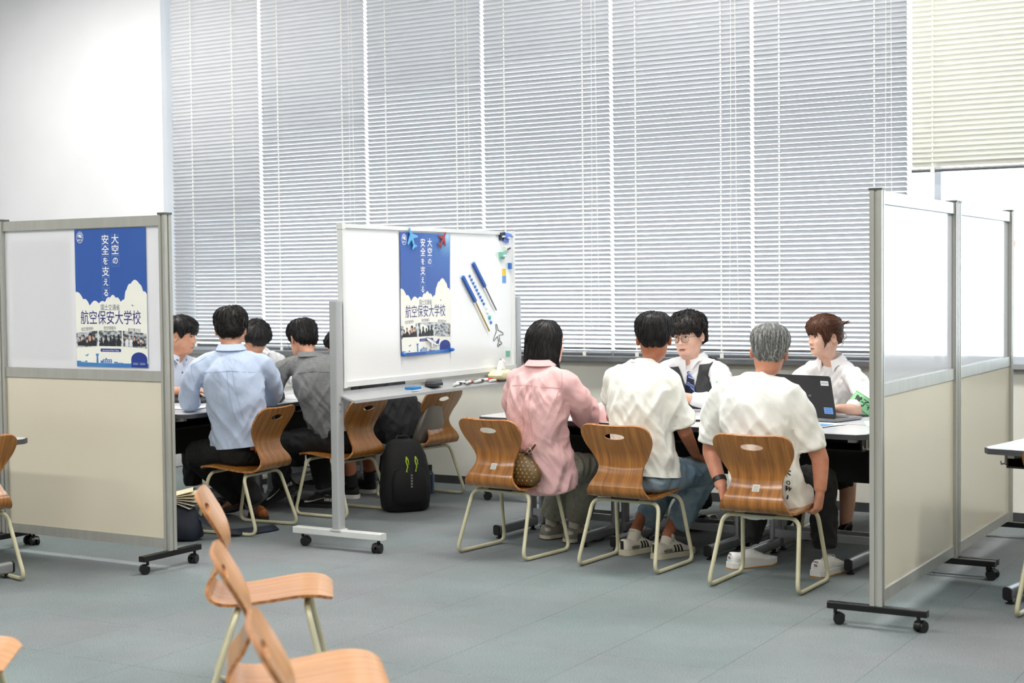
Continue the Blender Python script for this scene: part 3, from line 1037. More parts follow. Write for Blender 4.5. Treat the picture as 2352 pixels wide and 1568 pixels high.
disc_magnet(8.185, 1.298, .008, flat('button_white', (240, 240, 240)), 'upper white button magnet under the blue row', None)
disc_magnet(8.198, 1.268, .008, MATS['button_white'], 'lower white button magnet above the turquoise magnet', None)
disc_magnet(8.222, 1.235, .014, flat('button_teal', (72, 176, 178), 0.35), 'turquoise button magnet at the end of the slanting row')
disc_magnet(8.238, 1.203, .011, flat('button_bright', (62, 124, 226), 0.35), 'bright blue button magnet below the turquoise one')
disc_magnet(7.232, 1.043, .011, M_BM, 'blue magnet pinning the lower left corner of the poster', h=0.03)
disc_magnet(7.750, 1.05, .011, M_BM, 'blue magnet pinning the lower right corner of the poster', h=0.03)
def clip(y, z, w, h, ang, m1, m2, label, d=0.02):
    t = thing('magnet_clip', label, 'clip', (WBX, y, z), 0)
    t.rotation_euler = (ang, 0, 0)
    b = MB(); b.box((0, -w / 2, -h / 2), (d * .5, w / 2, h / 2)); b.box((d * .5, -w / 2, -h * .1), (d, w / 2, h / 2))
    obj('body', b.mesh('body', m1), t)
    b = MB(); b.cyl((d, -w * .3, -h * .05), (d, w * .3, -h * .05), h * .12, 8)
    obj('jaw', b.mesh('jaw', m2), t)
MW = flat('clip_white', (232, 234, 232)); MBL = flat('clip_blue', (110, 140, 224)); MTEAL = flat('clip_green', (126, 190, 172)); MDK = flat('clip_dark', (40, 52, 66))
clip(8.375, 1.757, .055, .05, .1, MDK, MW, 'dark magnet clip at the top right corner of the whiteboard')
clip(8.425, 1.748, .055, .055, -.15, MBL, MW, 'light blue magnet clip at the top right corner of the whiteboard', .035)
clip(8.425, 1.678, .07, .045, .25, MW, MDK, 'white magnet clip below the blue clip on the whiteboard', .03)
clip(8.372, 1.632, .055, .048, .1, MTEAL, MW, 'green magnet clip right of the poster on the whiteboard', .028)
for yy, zz, m, lb in ((8.41, 1.524, flat('note_yellow', (238, 206, 40)), 'square yellow magnet sheet near the right edge of the whiteboard'),
                      (8.41, 1.478, flat('note_blue', (104, 158, 226)), 'square blue magnet sheet under the yellow one')):
    b = MB(); b.box((WBX, yy - .022, zz - .023), (WBX + .003, yy + .022, zz + .023))
    obj('magnet_sheet', b.mesh('magnet_sheet', m), label=lb, cat='magnet')
b = MB(); b.box((WBX, 8.462, 1.545), (WBX + .02, 8.482, 1.585))
obj('magnet_block', b.mesh('magnet_block', M_BM), label='small blue block magnet at the right edge of the whiteboard', cat='magnet')
b = MB(); b.box((WBX, 8.42, 0.975), (WBX + .004, 8.475, 1.012)); b.box((WBX + .004, 8.42, 0.972), (WBX + .007, 8.425, 1.015))
obj('label_holder', b.mesh('label_holder', MTEAL), label='pale green label holder at the lower right of the whiteboard', cat='magnet')

# things in the pen tray
def tray_pt(d, y):
    return Vector((WBX - 0.005 + d, y, 0.850 - (d - 0.006) / 0.089 * 0.028))
def marker(y, d, ang, m, label, lift=0.0):
    t = thing('marker_pen', label, 'pen', tray_pt(d, y) + Vector((0, 0, 0.011 + lift)), 0)
    t.rotation_euler = (0, 0, ang)
    b = MB(); b.cyl((0, -.055, 0), (0, .03, 0), 0.0085, 10)
    obj('barrel', b.mesh('barrel', flat('marker_white', (230, 230, 226), 0.35), smooth=40), t)
    b = MB(); b.cyl((0, .03, 0), (0, .07, 0), 0.0095, 10)
    obj('cap', b.mesh('cap', m, smooth=40), t)
MRED = flat('marker_red', (196, 36, 40), 0.35); MBK = flat('marker_black', (24, 26, 26), 0.35); MGR = flat('marker_green', (40, 120, 84), 0.35)
marker(7.72, .07, 0.2, MBK, 'black marker pen nearest the poster in the pen tray')
marker(7.80, .055, -0.1, MBK, 'black marker pen second from the poster in the pen tray', .002)
marker(7.855, .075, 0.3, MRED, 'red marker pen lying across the black markers in the tray', .008)
marker(7.90, .05, -0.2, MGR, 'green marker pen in the middle of the pen tray')
marker(7.975, .07, 0.15, MBK, 'black marker pen right of the green one in the tray', .004)
marker(8.07, .055, -.15, MRED, 'red marker pen beside the tissue pack', .002)
marker(8.15, .075, .1, MRED, 'red marker pen half under the tissue pack')
t = thing('board_eraser', 'grey felt board eraser lying in the pen tray', 'eraser', tray_pt(.05, 7.50) + Vector((0, 0, .012)), .15)
b = MB(); b.box((-.03, -.065, -.004), (.03, .065, .012)); obj('felt', b.mesh('felt', flat('eraser_felt', (52, 54, 56), 0.9)), t)
b = MB(); b.loft([[(u, v, z) for u, v in rrect(.06 * s, .13 * s, .012)] for z, s in ((.012, 1), (.028, .98), (.036, .8))]); obj('grip', b.mesh('grip', flat('eraser_grey', (84, 86, 88), 0.5), smooth=40), t)
t = thing('cleaning_block', 'small bright blue board wiper in the pen tray', 'eraser', tray_pt(.055, 7.27) + Vector((0, 0, .006)), .1)
b = MB(); b.box((-.028, -.05, -.003), (.028, .05, .012)); obj('foam', b.mesh('foam', flat('wiper_blue', (52, 130, 196), 0.8)), t)
b = MB(); b.box((-.028, -.05, -.011), (.028, .05, -.003)); obj('wiping_face', b.mesh('wiping_face', MW), t)
# tissue pack lying on the tray
t = thing('tissue_pack', 'soft yellow tissue pack with a tissue pulled out on the pen tray', 'tissues', tray_pt(.06, 8.27) + Vector((0, 0, .034)), 0.12)
b = MB()
rings = []
for k in range(13):
    s = -1 + 2 * k / 12
    e = (1 - abs(s) ** 5) * .95 + .05
    rings.append([(u * (0.85 + .15 * e), .115 * s, v * e + .006 * noise.noise(Vector((u * 30, s * 4, v * 30)))) for u, v in rrect(.10, .062, .02, 4)])
b.loft(rings)
obj('wrapper', b.mesh('wrapper', mat('tissue_wrapper', (238, 230, 176), 0.35, col2=(246, 240, 205), vscale=20, bump=.5, bscale=40), smooth='all'), t)
b = MB()
rings = []
for k in range(8):
    f = k / 7
    ring = []
    for j in range(16):
        a = 2 * pi * j / 16
        r = .035 * (1 - .3 * f) * (1 + .35 * sin(3 * a + 5 * f))
        ring.append((r * .5 * cos(a), r * 1.3 * sin(a) + .015 * f, .025 + .065 * f + .012 * sin(2 * a + 2)))
    rings.append(ring)
b.loft(rings)
obj('tissue', b.mesh('tissue', mat('tissue_paper', (244, 244, 242), 0.9, var=.03), smooth='all'), t)
# faint pencil sheet stuck behind the left acrylic, and the washed-out sheet on the right screen
b = MB(); b.box((-6.565, 5.765, 1.06), (-6.10, 5.7665, 1.72))
ps = obj('taped_sheet', b.mesh('taped_sheet', translucent_mat('thin_sheet', (222, 222, 224), clear=.25, rough=.7)), label='thin paper sheet taped behind the left acrylic panel', cat='paper')
b = MB()
place_text(b, '科', lambda u, v: (-6.47 - u, 5.7675, 1.60 + v), 0.11, 0.003)
place_text(b, '子', lambda u, v: (-6.25 - u, 5.7675, 1.60 + v), 0.11, 0.003)
obj('lettering', b.mesh('lettering', flat('faded_ink', (176, 176, 180), .8)), ps)
# ------------------------------------------------------------------ plywood shell chairs
def interp(tab, x):
    """Smooth interpolation through a table of (x, y...) rows."""
    if x <= tab[0][0]: return tab[0][1:]
    if x >= tab[-1][0]: return tab[-1][1:]
    for i in range(len(tab) - 1):
        if tab[i][0] <= x <= tab[i + 1][0]:
            p0 = tab[max(i - 1, 0)]; p1 = tab[i]; p2 = tab[i + 1]; p3 = tab[min(i + 2, len(tab) - 1)]
            t = (x - p1[0]) / (p2[0] - p1[0])
            out = []
            for k in range(1, len(p1)):
                m1 = (p2[k] - p0[k]) / max(p2[0] - p0[0], 1e-6) * (p2[0] - p1[0])
                m2 = (p3[k] - p1[k]) / max(p3[0] - p1[0], 1e-6) * (p2[0] - p1[0])
                h00 = 2 * t ** 3 - 3 * t ** 2 + 1; h10 = t ** 3 - 2 * t ** 2 + t; h01 = -2 * t ** 3 + 3 * t ** 2; h11 = t ** 3 - t ** 2
                out.append(h00 * p1[k] + h10 * m1 + h01 * p2[k] + h11 * m2)
            return tuple(out)

# rows: parameter, y (forward), z, half width, side curl
SHELL = [(0.00, -0.242, 0.736, 0.125, 0.008), (0.02, -0.239, 0.731, 0.160, 0.010), (0.06, -0.230, 0.712, 0.188, 0.013), (0.12, -0.213, 0.678, 0.198, 0.015),
         (0.20, -0.184, 0.627, 0.190, 0.016), (0.28, -0.156, 0.576, 0.160, 0.010), (0.36, -0.148, 0.528, 0.130, 0.004), (0.43, -0.163, 0.482, 0.130, 0.0),
         (0.50, -0.196, 0.438, 0.148, 0.0), (0.55, -0.202, 0.404, 0.165, 0.0), (0.60, -0.172, 0.374, 0.178, 0.0), (0.66, -0.105, 0.366, 0.188, 0.002),
         (0.76, 0.000, 0.376, 0.195, 0.003), (0.86, 0.105, 0.391, 0.200, 0.002), (0.93, 0.170, 0.392, 0.198, 0.0), (0.97, 0.203, 0.384, 0.185, 0.0), (1.00, 0.222, 0.374, 0.150, 0.0)]

def shell_mesh(mwood):
    NS, NT = 60, 14
    b = MB()
    P0 = []
    for i in range(NS + 1):
        s = i / NS
        y, z, hw, curl = interp(SHELL, s)
        y2, z2, _, _ = interp(SHELL, min(s + .01, 1)); y1, z1, _, _ = interp(SHELL, max(s - .01, 0))
        ty, tz = y2 - y1, z2 - z1
        L = sqrt(ty * ty + tz * tz); ny, nz = -tz / L, ty / L       # normal towards the sitter
        if ny * 1 + nz * 1 < 0 and s < 0.5: pass
        row = []
        for j in range(NT + 1):
            t = -1 + 2 * j / NT
            row.append((hw * t, y + ny * curl * t * t, z + nz * curl * t * t, ny, nz))
        P0.append(row)
    top = [[Vector((x, y + ny * .0055, z + nz * .0055)) for x, y, z, ny, nz in r] for r in P0]
    bot = [[Vector((x, y - ny * .0055, z - nz * .0055)) for x, y, z, ny, nz in r] for r in P0]
    uvs = {}
    n = NT + 1
    vs_ = [p for r in top for p in r] + [p for r in bot for p in r]
    off = (NS + 1) * n
    fs, mi = [], []
    for i in range(NS):
        for j in range(NT):
            a = i * n + j
            fs.append((a, a + 1, a + n + 1, a + n)); mi.append(0)
            fs.append((off + a, off + a + n, off + a + n + 1, off + a + 1)); mi.append(0)
        for j in (0, NT):
            a = i * n + j
            fs.append((a, a + n, off + a + n, off + a)); mi.append(1)
    for i in (0, NS):
        for j in range(NT):
            a = i * n + j
            fs.append((a, off + a, off + a + 1, a + 1)); mi.append(1)
    b.add(vs_, fs)
    b.m = mi
    me = b.mesh('seat_shell', [mwood, M_WOODE])
    uvl = me.uv_layers.new(name='UVMap')
    for lp in me.loops:
        k = lp.vertex_index % off
        uvl.data[lp.index].uv = (vs_[k].x + .5, (k // n) / NS)
    # hand hold slot
    o = bpy.data.objects.new('tmp', me); COL.objects.link(o)
    c = MB()
    el = [(0.0 + .058 * cos(a), .678 + .0155 * sin(a)) for a in [2 * pi * k / 28 for k in range(28)]]
    c.prism(el, lambda u, v, k: (u, -0.33 if k == 0 else -0.12, v))
    co = bpy.data.objects.new('tmpc', c.mesh('cut', M_WOODE)); COL.objects.link(co)
    md = o.modifiers.new('b', 'BOOLEAN'); md.operation = 'DIFFERENCE'; md.object = co; md.solver = 'EXACT'
    r = evaluated(o)
    bpy.data.objects.remove(o); bpy.data.objects.remove(co)
    r.polygons.foreach_set('use_smooth', [True] * len(r.polygons))
    r.set_sharp_from_angle(angle=rad(35))
    r.name = 'seat_shell'
    return r

def chair_frame_mesh():
    b = MB()
    zt, zb = 0.343, 0.0115
    p = [(-.19, -.10, zt), (.19, -.10, zt), (.222, -.212, zb), (.222, .212, zb), (.19, .135, zt + .012), (-.19, .135, zt + .012), (-.222, .212, zb), (-.222, -.212, zb)]
    b.tube(fillet_path(p, 0.055, 6, closed=True), 0.0105, 10, closed=True)
    return b.mesh('tube_frame', M_TUBE, smooth='all')

FRAME = chair_frame_mesh()
SHELL_D = shell_mesh(M_WOOD)
SHELL_L = shell_mesh(M_WOODL)
b = MB()
for yy in (-.10, .135):
    zt = .343 if yy < 0 else .355
    b.box((-.075, yy - .02, zt + .006), (.075, yy + .02, zt + .022 if yy < 0 else zt + .034))
b.box((-.012, -.10, .352), (.012, .135, .360)); 
MOUNT = b.mesh('seat_mount', M_BLACKSTEEL)

def make_chair(label, loc, rz, light=False, sticker=None, group='plywood chairs'):
    t = thing('plywood_chair', label, 'chair', loc, rz, group)
    s = obj('seat_shell', SHELL_L if light else SHELL_D, t)
    obj('tube_frame', FRAME, t)
    obj('seat_mount', MOUNT, t)
    if sticker:
        b = MB()
        y, z, hw, c = interp(SHELL, .455)
        y2, z2, _, _ = interp(SHELL, .405)
        w = .018
        off = Vector((0, -.0075, 0))
        b.add([Vector((sx * w + .004, yy - .0068, zz)) for sx, yy, zz in ((-1, y, z), (1, y, z), (1, y2, z2), (-1, y2, z2))], [(0, 1, 2, 3)])
        st = obj('inventory_sticker', b.mesh('inventory_sticker', M_STICK), s)
        b = MB()
        for k in range(4):
            f = .15 + .2 * k
            yy = y + (y2 - y) * f; zz = z + (z2 - z) * f
            yy2 = y + (y2 - y) * (f + .09); zz2 = z + (z2 - z) * (f + .09)
            b.add([Vector((sx * w * .75 + .004, q - .0075, r)) for sx, q, r in ((-1, yy, zz), (1, yy, zz), (1, yy2, zz2), (-1, yy2, zz2))], [(0, 1, 2, 3)])
        obj('sticker_lines', b.mesh('sticker_lines', flat('sticker_grey', (150, 150, 146) if sticker == 1 else (196, 196, 190))), st)
    return t

GC = 'plywood shell chairs with cream tube frames'
def face(dx, dy):          # rotation that turns local +Y to the given direction
    return atan2(-dx, dy)
CH = {}
CH['pink'] = make_chair('plywood chair under the woman in the pink shirt', (-4.075, 6.965, 0), rad(-7), sticker=1, group=GC)
CH['tee'] = make_chair('plywood chair under the young man in the white T-shirt and jeans', (-3.335, 6.945, 0), rad(-3), group=GC)
CH['grey'] = make_chair('plywood chair under the grey haired man', (-2.55, 6.78, 0), rad(-1), sticker=2, group=GC)
CH['blue'] = make_chair('plywood chair under the man in the light blue shirt', (-5.875, 6.905, 0), rad(96), group=GC)
CH['gsh'] = make_chair('plywood chair under the man in the grey shirt', (-5.755, 7.69, 0), rad(89), group=GC)
CH['dark'] = make_chair('plywood chair nearest the window wall, behind the whiteboard', (-5.72, 8.53, 0), rad(84), group=GC)
CH['f1'] = make_chair('farthest of the three empty pale chairs in the foreground', (-3.40, 4.10, 0), face(.79, .61), True, group=GC)
CH['f2'] = make_chair('middle one of the three empty pale chairs in the foreground', (-2.565, 3.235, 0), face(.76, .65), True, group=GC)
CH['f3'] = make_chair('nearest empty pale chair, cut off by the bottom edge', (-1.90, 2.60, 0), face(.76, .65), True, group=GC)
CH['f4'] = make_chair('pale chair whose seat tip shows at the lower left edge', (-3.62, 2.86, 0), face(.78, .62), True, group=GC)
CH['f5'] = make_chair('dark chair at the desk on the left picture edge', (-6.07, 4.98, 0), face(-.97, .22), group=GC)
CH['f6'] = make_chair('chair at the desk on the right picture edge', (-1.12, 6.75, 0), face(.1, 1), group=GC)

# ------------------------------------------------------------------ folding desks
def desk(label, loc, rz, W=0.76, D=0.5, H=0.70, panel=True, group=None, hook=True, leg_in=0.10):
    """Local: -Y is the sitter's long edge, legs stand near the far edge."""
    t = thing('folding_desk', label, 'desk', loc, rz, group)
    ch = 0.05
    outline = [(-W / 2, -D / 2 + ch), (-W / 2 + ch * .7, -D / 2), (W / 2 - ch * .7, -D / 2), (W / 2, -D / 2 + ch), (W / 2, D / 2), (-W / 2, D / 2)]
    b = MB(); b.prism(outline, lambda u, v, k: (u, v, H - .026 if k == 0 else H - .0015))
    tp = obj('desk_top', b.mesh('desk_top', M_EDGE), t)
    b = MB(); b.prism([(u * (1 - .008 / W), v * (1 - .012 / D)) for u, v in outline], lambda u, v, k: (u, v, H - .002 if k == 0 else H))
    obj('laminate', b.mesh('laminate', M_TOP), tp)
    yl = D / 2 - .055
    for s in (-1, 1):
        x = s * (W / 2 - leg_in)
        b = MB()
        pr = rrect(.03, .062, .012, 3)
        b.loft([[(x + u, yl + v, z) for u, v in pr] for z in (.04, H - .05)])
        lg = obj('leg', b.mesh('leg', M_DESKLEG, smooth=30), t)
        b = MB()
        pr2 = rrect(.038, .058, .015, 4)
        b.loft([[(x + u, yy, .05 + v) for u, v in pr2] for yy in (-D / 2 + .07, yl + .03)])
        ft = obj('foot', b.mesh('foot', M_DESKLEG, smooth=30), lg)
        b = MB()
        b.loft([[(x + u * 1.03, yy, .05 + v * 1.03) for u, v in pr2] for yy in (-D / 2 + .058, -D / 2 + .071)])
        obj('foot_cap', b.mesh('foot_cap', M_CASTER), lg)
        for ya in (-D / 2 + .095, yl):
            b = MB(); b.cyl((x, ya, .008), (x, ya, .024), .012, 12); b.cyl((x, ya, 0), (x, ya, .008), .02, 12)
            obj('levelling_foot', b.mesh('levelling_foot', M_CASTER), lg)
        b = MB()
        b.prism([(-D / 2 + .10, H - .026), (yl + .04, H - .026), (yl + .04, H - .075), (yl - .06, H - .075), (-D / 2 + .10, H - .05)], lambda u, v, k: (x - .015 + .03 * k, u, v))
        obj('bracket', b.mesh('bracket', M_STEELG), lg)
        if hook:
            xh = s * (W / 2 - .035)
            b = MB()
            b.tube(fillet_path([(xh, -.05, H - .03), (xh, -.05, H - .085), (xh, -.10, H - .085), (xh, -.10, H - .07)], .012, 4), .0035, 6)
            b.tube(fillet_path([(xh - s * .02, -.05, H - .03), (xh - s * .02, -.05, H - .085), (xh - s * .02, -.10, H - .085), (xh - s * .02, -.10, H - .07)], .012, 4), .0035, 6)
            obj('bag_hook', b.mesh('bag_hook', M_SILL), t)
    b = MB(); b.box((-W / 2 + leg_in, yl - .02, .09), (W / 2 - leg_in, yl + .0, .13))
    obj('stretcher', b.mesh('stretcher', M_DESKLEG), t)
    if panel:
        b = MB(); b.box((-W / 2 + .012, D / 2 - .014, H - .30), (W / 2 - .012, D / 2 - .006, H - .028))
        obj('modesty_panel', b.mesh('modesty_panel', M_MODESTY), t)
    b = MB(); b.box((-W / 2 + .06, -.10, H - .10), (W / 2 - .06, D / 2 - .04, H - .092)); b.box((-W / 2 + .06, -.10, H - .10), (-W / 2 + .068, D / 2 - .04, H - .028)); b.box((W / 2 - .068, -.10, H - .10), (W / 2 - .06, D / 2 - .04, H - .028))
    obj('shelf', b.mesh('shelf', M_BLACKSTEEL), t)
    return t

GD = 'folding desks pushed together'
ROT = rad(-3.2)
ux, uy = cos(ROT), sin(ROT)
x0, y0 = -2.19, 7.10          # front right corner of the right hand desk row
for k, (wh, wb_) in enumerate((('in front of the grey haired man', 'behind the laptop, before the woman in the white blouse'),
                               ('in front of the young man in jeans', 'before the young man in the waistcoat'),
                               ('in front of the woman in pink', 'behind the woman in pink, near the whiteboard'))):
    cxk = -(0.38 + 0.765 * k)
    fx, fy = x0 + ux * cxk - uy * .25, y0 + uy * cxk + ux * .25
    desk('near row folding desk ' + wh, (fx, fy, 0), ROT, group=GD)
    bx_, by_ = x0 + ux * cxk - uy * .755, y0 + uy * cxk + ux * .755
    desk('far row folding desk ' + wb_, (bx_, by_, 0), ROT + pi, group=GD)
# left group: two desk rows running away from the camera
for k, yy in enumerate((6.62 + .60, 6.62 + 1.81)):
    desk('folding desk in front of the man in ' + ('the light blue shirt' if k == 0 else 'dark grey behind the whiteboard'), (-6.34, yy, 0), rad(90), W=1.2, group='folding desks of the left group')
    desk('folding desk of the left group, ' + ('behind the partition screen' if k == 0 else 'farthest from the camera'), (-6.845, yy, 0), rad(-90), W=1.2, group='folding desks of the left group')
desk('desk corner at the left picture edge', (-6.48, 5.05, 0), rad(180), W=1.2, D=.45, group='single desks at the picture edges')
desk('desk corner at the right picture edge', (-0.93, 6.93, 0), rad(-10), W=1.2, D=.5, group='single desks at the picture edges', panel=True)
# ------------------------------------------------------------------ people: helpers
from mathutils.bvhtree import BVHTree
V = Vector
UP = V((0, 0, 1))

def sstep(a, b, x):
    t = min(max((x - a) / (b - a), 0.0), 1.0)
    return t * t * (3 - 2 * t)

def lerp(a, b, t):
    return a + (b - a) * t

def remesh(mb, voxel, iters=5, factor=0.55):
    me = mb.mesh('tmp', M_PAPER)
    o = bpy.data.objects.new('tmp', me); COL.objects.link(o)
    md = o.modifiers.new('r', 'REMESH'); md.mode = 'VOXEL'; md.voxel_size = voxel
    if iters:
        sm = o.modifiers.new('s', 'SMOOTH'); sm.iterations = iters; sm.factor = factor
    r = evaluated(o)
    bpy.data.objects.remove(o); bpy.data.meshes.remove(me)
    r.materials.clear()
    return r

def ring_pts(c, side, fwd, a, bf, bb, n=2.3, N=28):
    pts = []
    for k in range(N):
        t = 2 * pi * k / N
        cs, sn = cos(t), sin(t)
        x = a * math.copysign(abs(cs) ** (2 / n), cs)
        y = (bf if sn > 0 else bb) * math.copysign(abs(sn) ** (2 / n), sn)
        pts.append(c + side * x + fwd * y)
    return pts

def limb(mb, pts, radii, seg=14, sub=4):
    """Round limb through joints with tapering radii and rounded ends."""
    pts = [V(p) for p in pts]
    P_, R_ = [], []
    n = len(pts)
    for i in range(n - 1):
        p0 = pts[max(i - 1, 0)]; p1 = pts[i]; p2 = pts[i + 1]; p3 = pts[min(i + 2, n - 1)]
        for k in range(sub):
            t = k / sub
            q = 0.5 * ((2 * p1) + (p2 - p0) * t + (2 * p0 - 5 * p1 + 4 * p2 - p3) * t * t + (3 * p1 - p0 - 3 * p2 + p3) * t ** 3)
            q = q.lerp(p1.lerp(p2, t), 0.55)
            P_.append(q); R_.append(lerp(radii[i], radii[i + 1], t))
    P_.append(pts[-1]); R_.append(radii[-1])
    mb.tube(P_, R_, seg)

def wrinkle(me, amp, side, fold=13.0, along=3.6, seed=0.0, fine=0.0012, skip=None):
    """Cloth folds: ridged noise stretched along two slanting directions."""
    fold *= 1.5; along *= 1.35
    side = V(side).normalized()
    d1 = (UP + side * 0.55).normalized(); d2 = (UP - side * 0.7).normalized()
    c1 = d1.cross(side.cross(UP)).normalized(); c2 = d2.cross(side.cross(UP)).normalized()
    fw = UP.cross(side).normalized()
    nor = [v.normal.copy() for v in me.vertices]
    off = V((seed * 7.3, seed * 3.1, seed * 1.7))
    for v, n_ in zip(me.vertices, nor):
        p = v.co + off
        a = abs(noise.noise(V((p.dot(c1) * fold, p.dot(d1) * along, p.dot(fw) * fold * .8))))
        b_ = abs(noise.noise(V((p.dot(c2) * fold * .8 + 9, p.dot(d2) * along, p.dot(fw) * fold * .7))))
        w = noise.noise(p * 4.5)
        k = skip(v.co) if skip else 1.0
        k *= 1.0 - 0.85 * sstep(0.25, 0.7, -n_.z)
        d = 1.55 * amp * k * ((0.25 - a) * (1 + w) + (0.22 - b_) * (1 - w)) * 1.6
        c_ = abs(noise.noise(V((p.dot(c2) * fold * 2.1 + 3, p.dot(d2) * along * 2.2, p.dot(fw) * fold * 1.6))))
        d += 1.5 * amp * .6 * k * (0.22 - c_) * (1 + 1.4 * noise.noise(p * 6.0 + V((4, 2, 7))))
        if fine:
            d += fine * k * noise.noise(p * 42)
        v.co += n_ * d

def finish(me, mats, smooth='all'):
    for m in (mats if isinstance(mats, (list, tuple)) else [mats]):
        me.materials.append(m)
    me.polygons.foreach_set('use_smooth', [True] * len(me.polygons))
    me.update()
    return me

def bvh_of(me):
    return BVHTree.FromPolygons([v.co for v in me.vertices], [tuple(p.vertices) for p in me.polygons])

def seam(mb, bvh, pts, r=0.0012, lift=0.0006, sub=6, d=None):
    """Thin stitched line laid on a garment surface."""
    out = []
    pts = [V(p) for p in pts]
    for a, b_ in zip(pts[:-1], pts[1:]):
        for k in range(sub):
            out.append(a.lerp(b_, k / sub))
    out.append(pts[-1])
    res = []
    for p in out:
        q = bvh.ray_cast(p, d) if d is not None else (None,)
        if q[0] is None:
            q = bvh.find_nearest(p)
        if q[0] is not None:
            res.append(q[0] + (q[1] if d is None or q[1].dot(d) < 0 else -q[1]) * lift)
    if len(res) > 2:
        mb.tube(res, r, 5)

# ------------------------------------------------------------------ head
HEAD = [  # z, front, back, half width, exponent
    (-0.210, 0.036, -0.078, 0.060, 2.0), (-0.170, 0.034, -0.072, 0.055, 2.0), (-0.140, 0.036, -0.068, 0.053, 2.0), (-0.126, 0.050, -0.068, 0.054, 2.0),
    (-0.116, 0.072, -0.069, 0.052, 2.1), (-0.106, 0.082, -0.070, 0.054, 2.2), (-0.090, 0.086, -0.072, 0.060, 2.3), (-0.070, 0.087, -0.078, 0.066, 2.3),
    (-0.040, 0.088, -0.090, 0.071, 2.35), (0.000, 0.087, -0.099, 0.074, 2.35), (0.030, 0.091, -0.104, 0.076, 2.3), (0.060, 0.086, -0.103, 0.075, 2.2),
    (0.085, 0.069, -0.090, 0.065, 2.1), (0.102, 0.044, -0.063, 0.047, 2.0), (0.110, 0.022, -0.036, 0.026, 2.0), (0.113, 0.006, -0.012, 0.008, 2.0)]

def g(x, s):
    return exp(-(x / s) ** 2)

def face_bump(x, z):
    """Relief of the face over the plain skull, as forward displacement."""
    d = 0.0
    if -0.06 < z < 0.035:      # nose
        t = (z + 0.036) / 0.055
        h = 0.021 * (1 - t * 0.78) if t > 0 else 0.021 * g(z + 0.036, 0.0085)
        wn_ = lerp(0.0125, 0.0075, min(max(t, 0), 1))
        d += max(h, 0) * g(x, wn_)
        d += 0.007 * g(abs(x) - 0.0125, 0.006) * g(z + 0.037, 0.008)
    d -= 0.0065 * g(abs(x) - 0.031, 0.017) * g(z - 0.002, 0.012)
    d += 0.0035 * g(abs(x) - 0.028, 0.02) * g(z - 0.022, 0.008)
    d += 0.0045 * g(abs(x) - 0.042, 0.018) * g(z + 0.03, 0.02)
    d += 0.0050 * g(x, 0.021) * g(z + 0.0685, 0.0055) + 0.0052 * g(x, 0.018) * g(z + 0.0805, 0.006)
    d -= 0.0038 * g(x, 0.024) * g(z + 0.0745, 0.0028)
    d += 0.0045 * g(x, 0.018) * g(z + 0.104, 0.010)
    return d

def head_y(x, z):
    f, b_, w, n_ = interp(HEAD, z)
    q = min(abs(x) / w, 0.999)
    return f * (1 - q ** n_) ** (1 / n_) + face_bump(x, z)

def head_grid(NR=92, NA=84, face=True):
    rows = []
    for i in range(NR):
        t = i / (NR - 1)
        z = lerp(-0.210, 0.113, t) if t < .9 else -0.210 + 0.323 * (0.9 + 0.1 * sin((t - .9) / .1 * pi / 2) ** 1.0)
        f, b_, w, n_ = interp(HEAD, z)
        row = []
        for k in range(NA):
            a = 2 * pi * k / NA
            cs, sn = cos(a), sin(a)
            x = w * math.copysign(abs(cs) ** (2 / n_), cs)
            y = (f if sn > 0 else -b_) * math.copysign(abs(sn) ** (2 / n_), sn)
            if face and sn > 0.02:
                y += face_bump(x, z) * sstep(0.0, 0.35, sn)
            row.append(V((x, y, z)))
        rows.append(row)
    return rows
HEAD_ROWS = head_grid()
SKULL_ROWS = head_grid(NR=64, NA=72, face=False)

class HeadPose:
    """Places head-local points in the world; the neck bends down to the collar."""
    def __init__(self, H, N, heading, pitch=0.0, roll=0.0, body_side=None, body_up=None, scale=1.0):
        f = V((heading[0], heading[1], 0)).normalized()
        r = f.cross(UP).normalized()
        R0 = Matrix((r, f, UP)).transposed()
        self.R = R0 @ Matrix.Rotation(-pitch, 3, 'X') @ Matrix.Rotation(roll, 3, 'Y')
        self.H = V(H); self.N = V(N); self.s = scale
        bs = V(body_side).normalized(); bu = V(body_up).normalized()
        bf = bu.cross(bs).normalized()
        mixf = (bf * .6 + f * .4).normalized(); ms = mixf.cross(bu).normalized()
        self.Rn = Matrix((ms, mixf, bu)).transposed()
    def __call__(self, p):
        p = V(p) * self.s
        if p.z < 0:
            p.z *= .92
        a = self.H + self.R @ p
        if p.z > -0.085:
            return a
        b_ = self.N + self.Rn @ (p - V((0, -0.02, -0.14)))
        return b_.lerp(a, sstep(-0.155, -0.085, p.z))

def add_ear(mb, hp, s):
    """Outer ear: bowl with a rolled rim and lobe, set at the side of the head."""
    rot = Matrix.Rotation(s * rad(24), 3, 'Z') @ Matrix.Rotation(rad(-10), 3, 'X')
    c = V((s * 0.0775, -0.016, -0.012))
    rings = []
    prof = [(0.0, -0.005), (0.35, -0.002), (0.60, 0.0025), (0.68, 0.001), (0.82, 0.007), (0.95, 0.009), (1.0, 0.004), (0.93, -0.003), (0.5, -0.008), (0.2, -0.010)]
    for fr, out in prof:
        ring = []
        for k in range(20):
            a = 2 * pi * k / 20
            yy = 0.0180 * fr * cos(a) * (1.0 + 0.22 * sin(a)); zz = 0.0310 * fr * sin(a)
            q = rot @ V((s * out, yy, zz))
            ring.append(hp(c + q))
        rings.append(ring)
    mb.loft(rings)

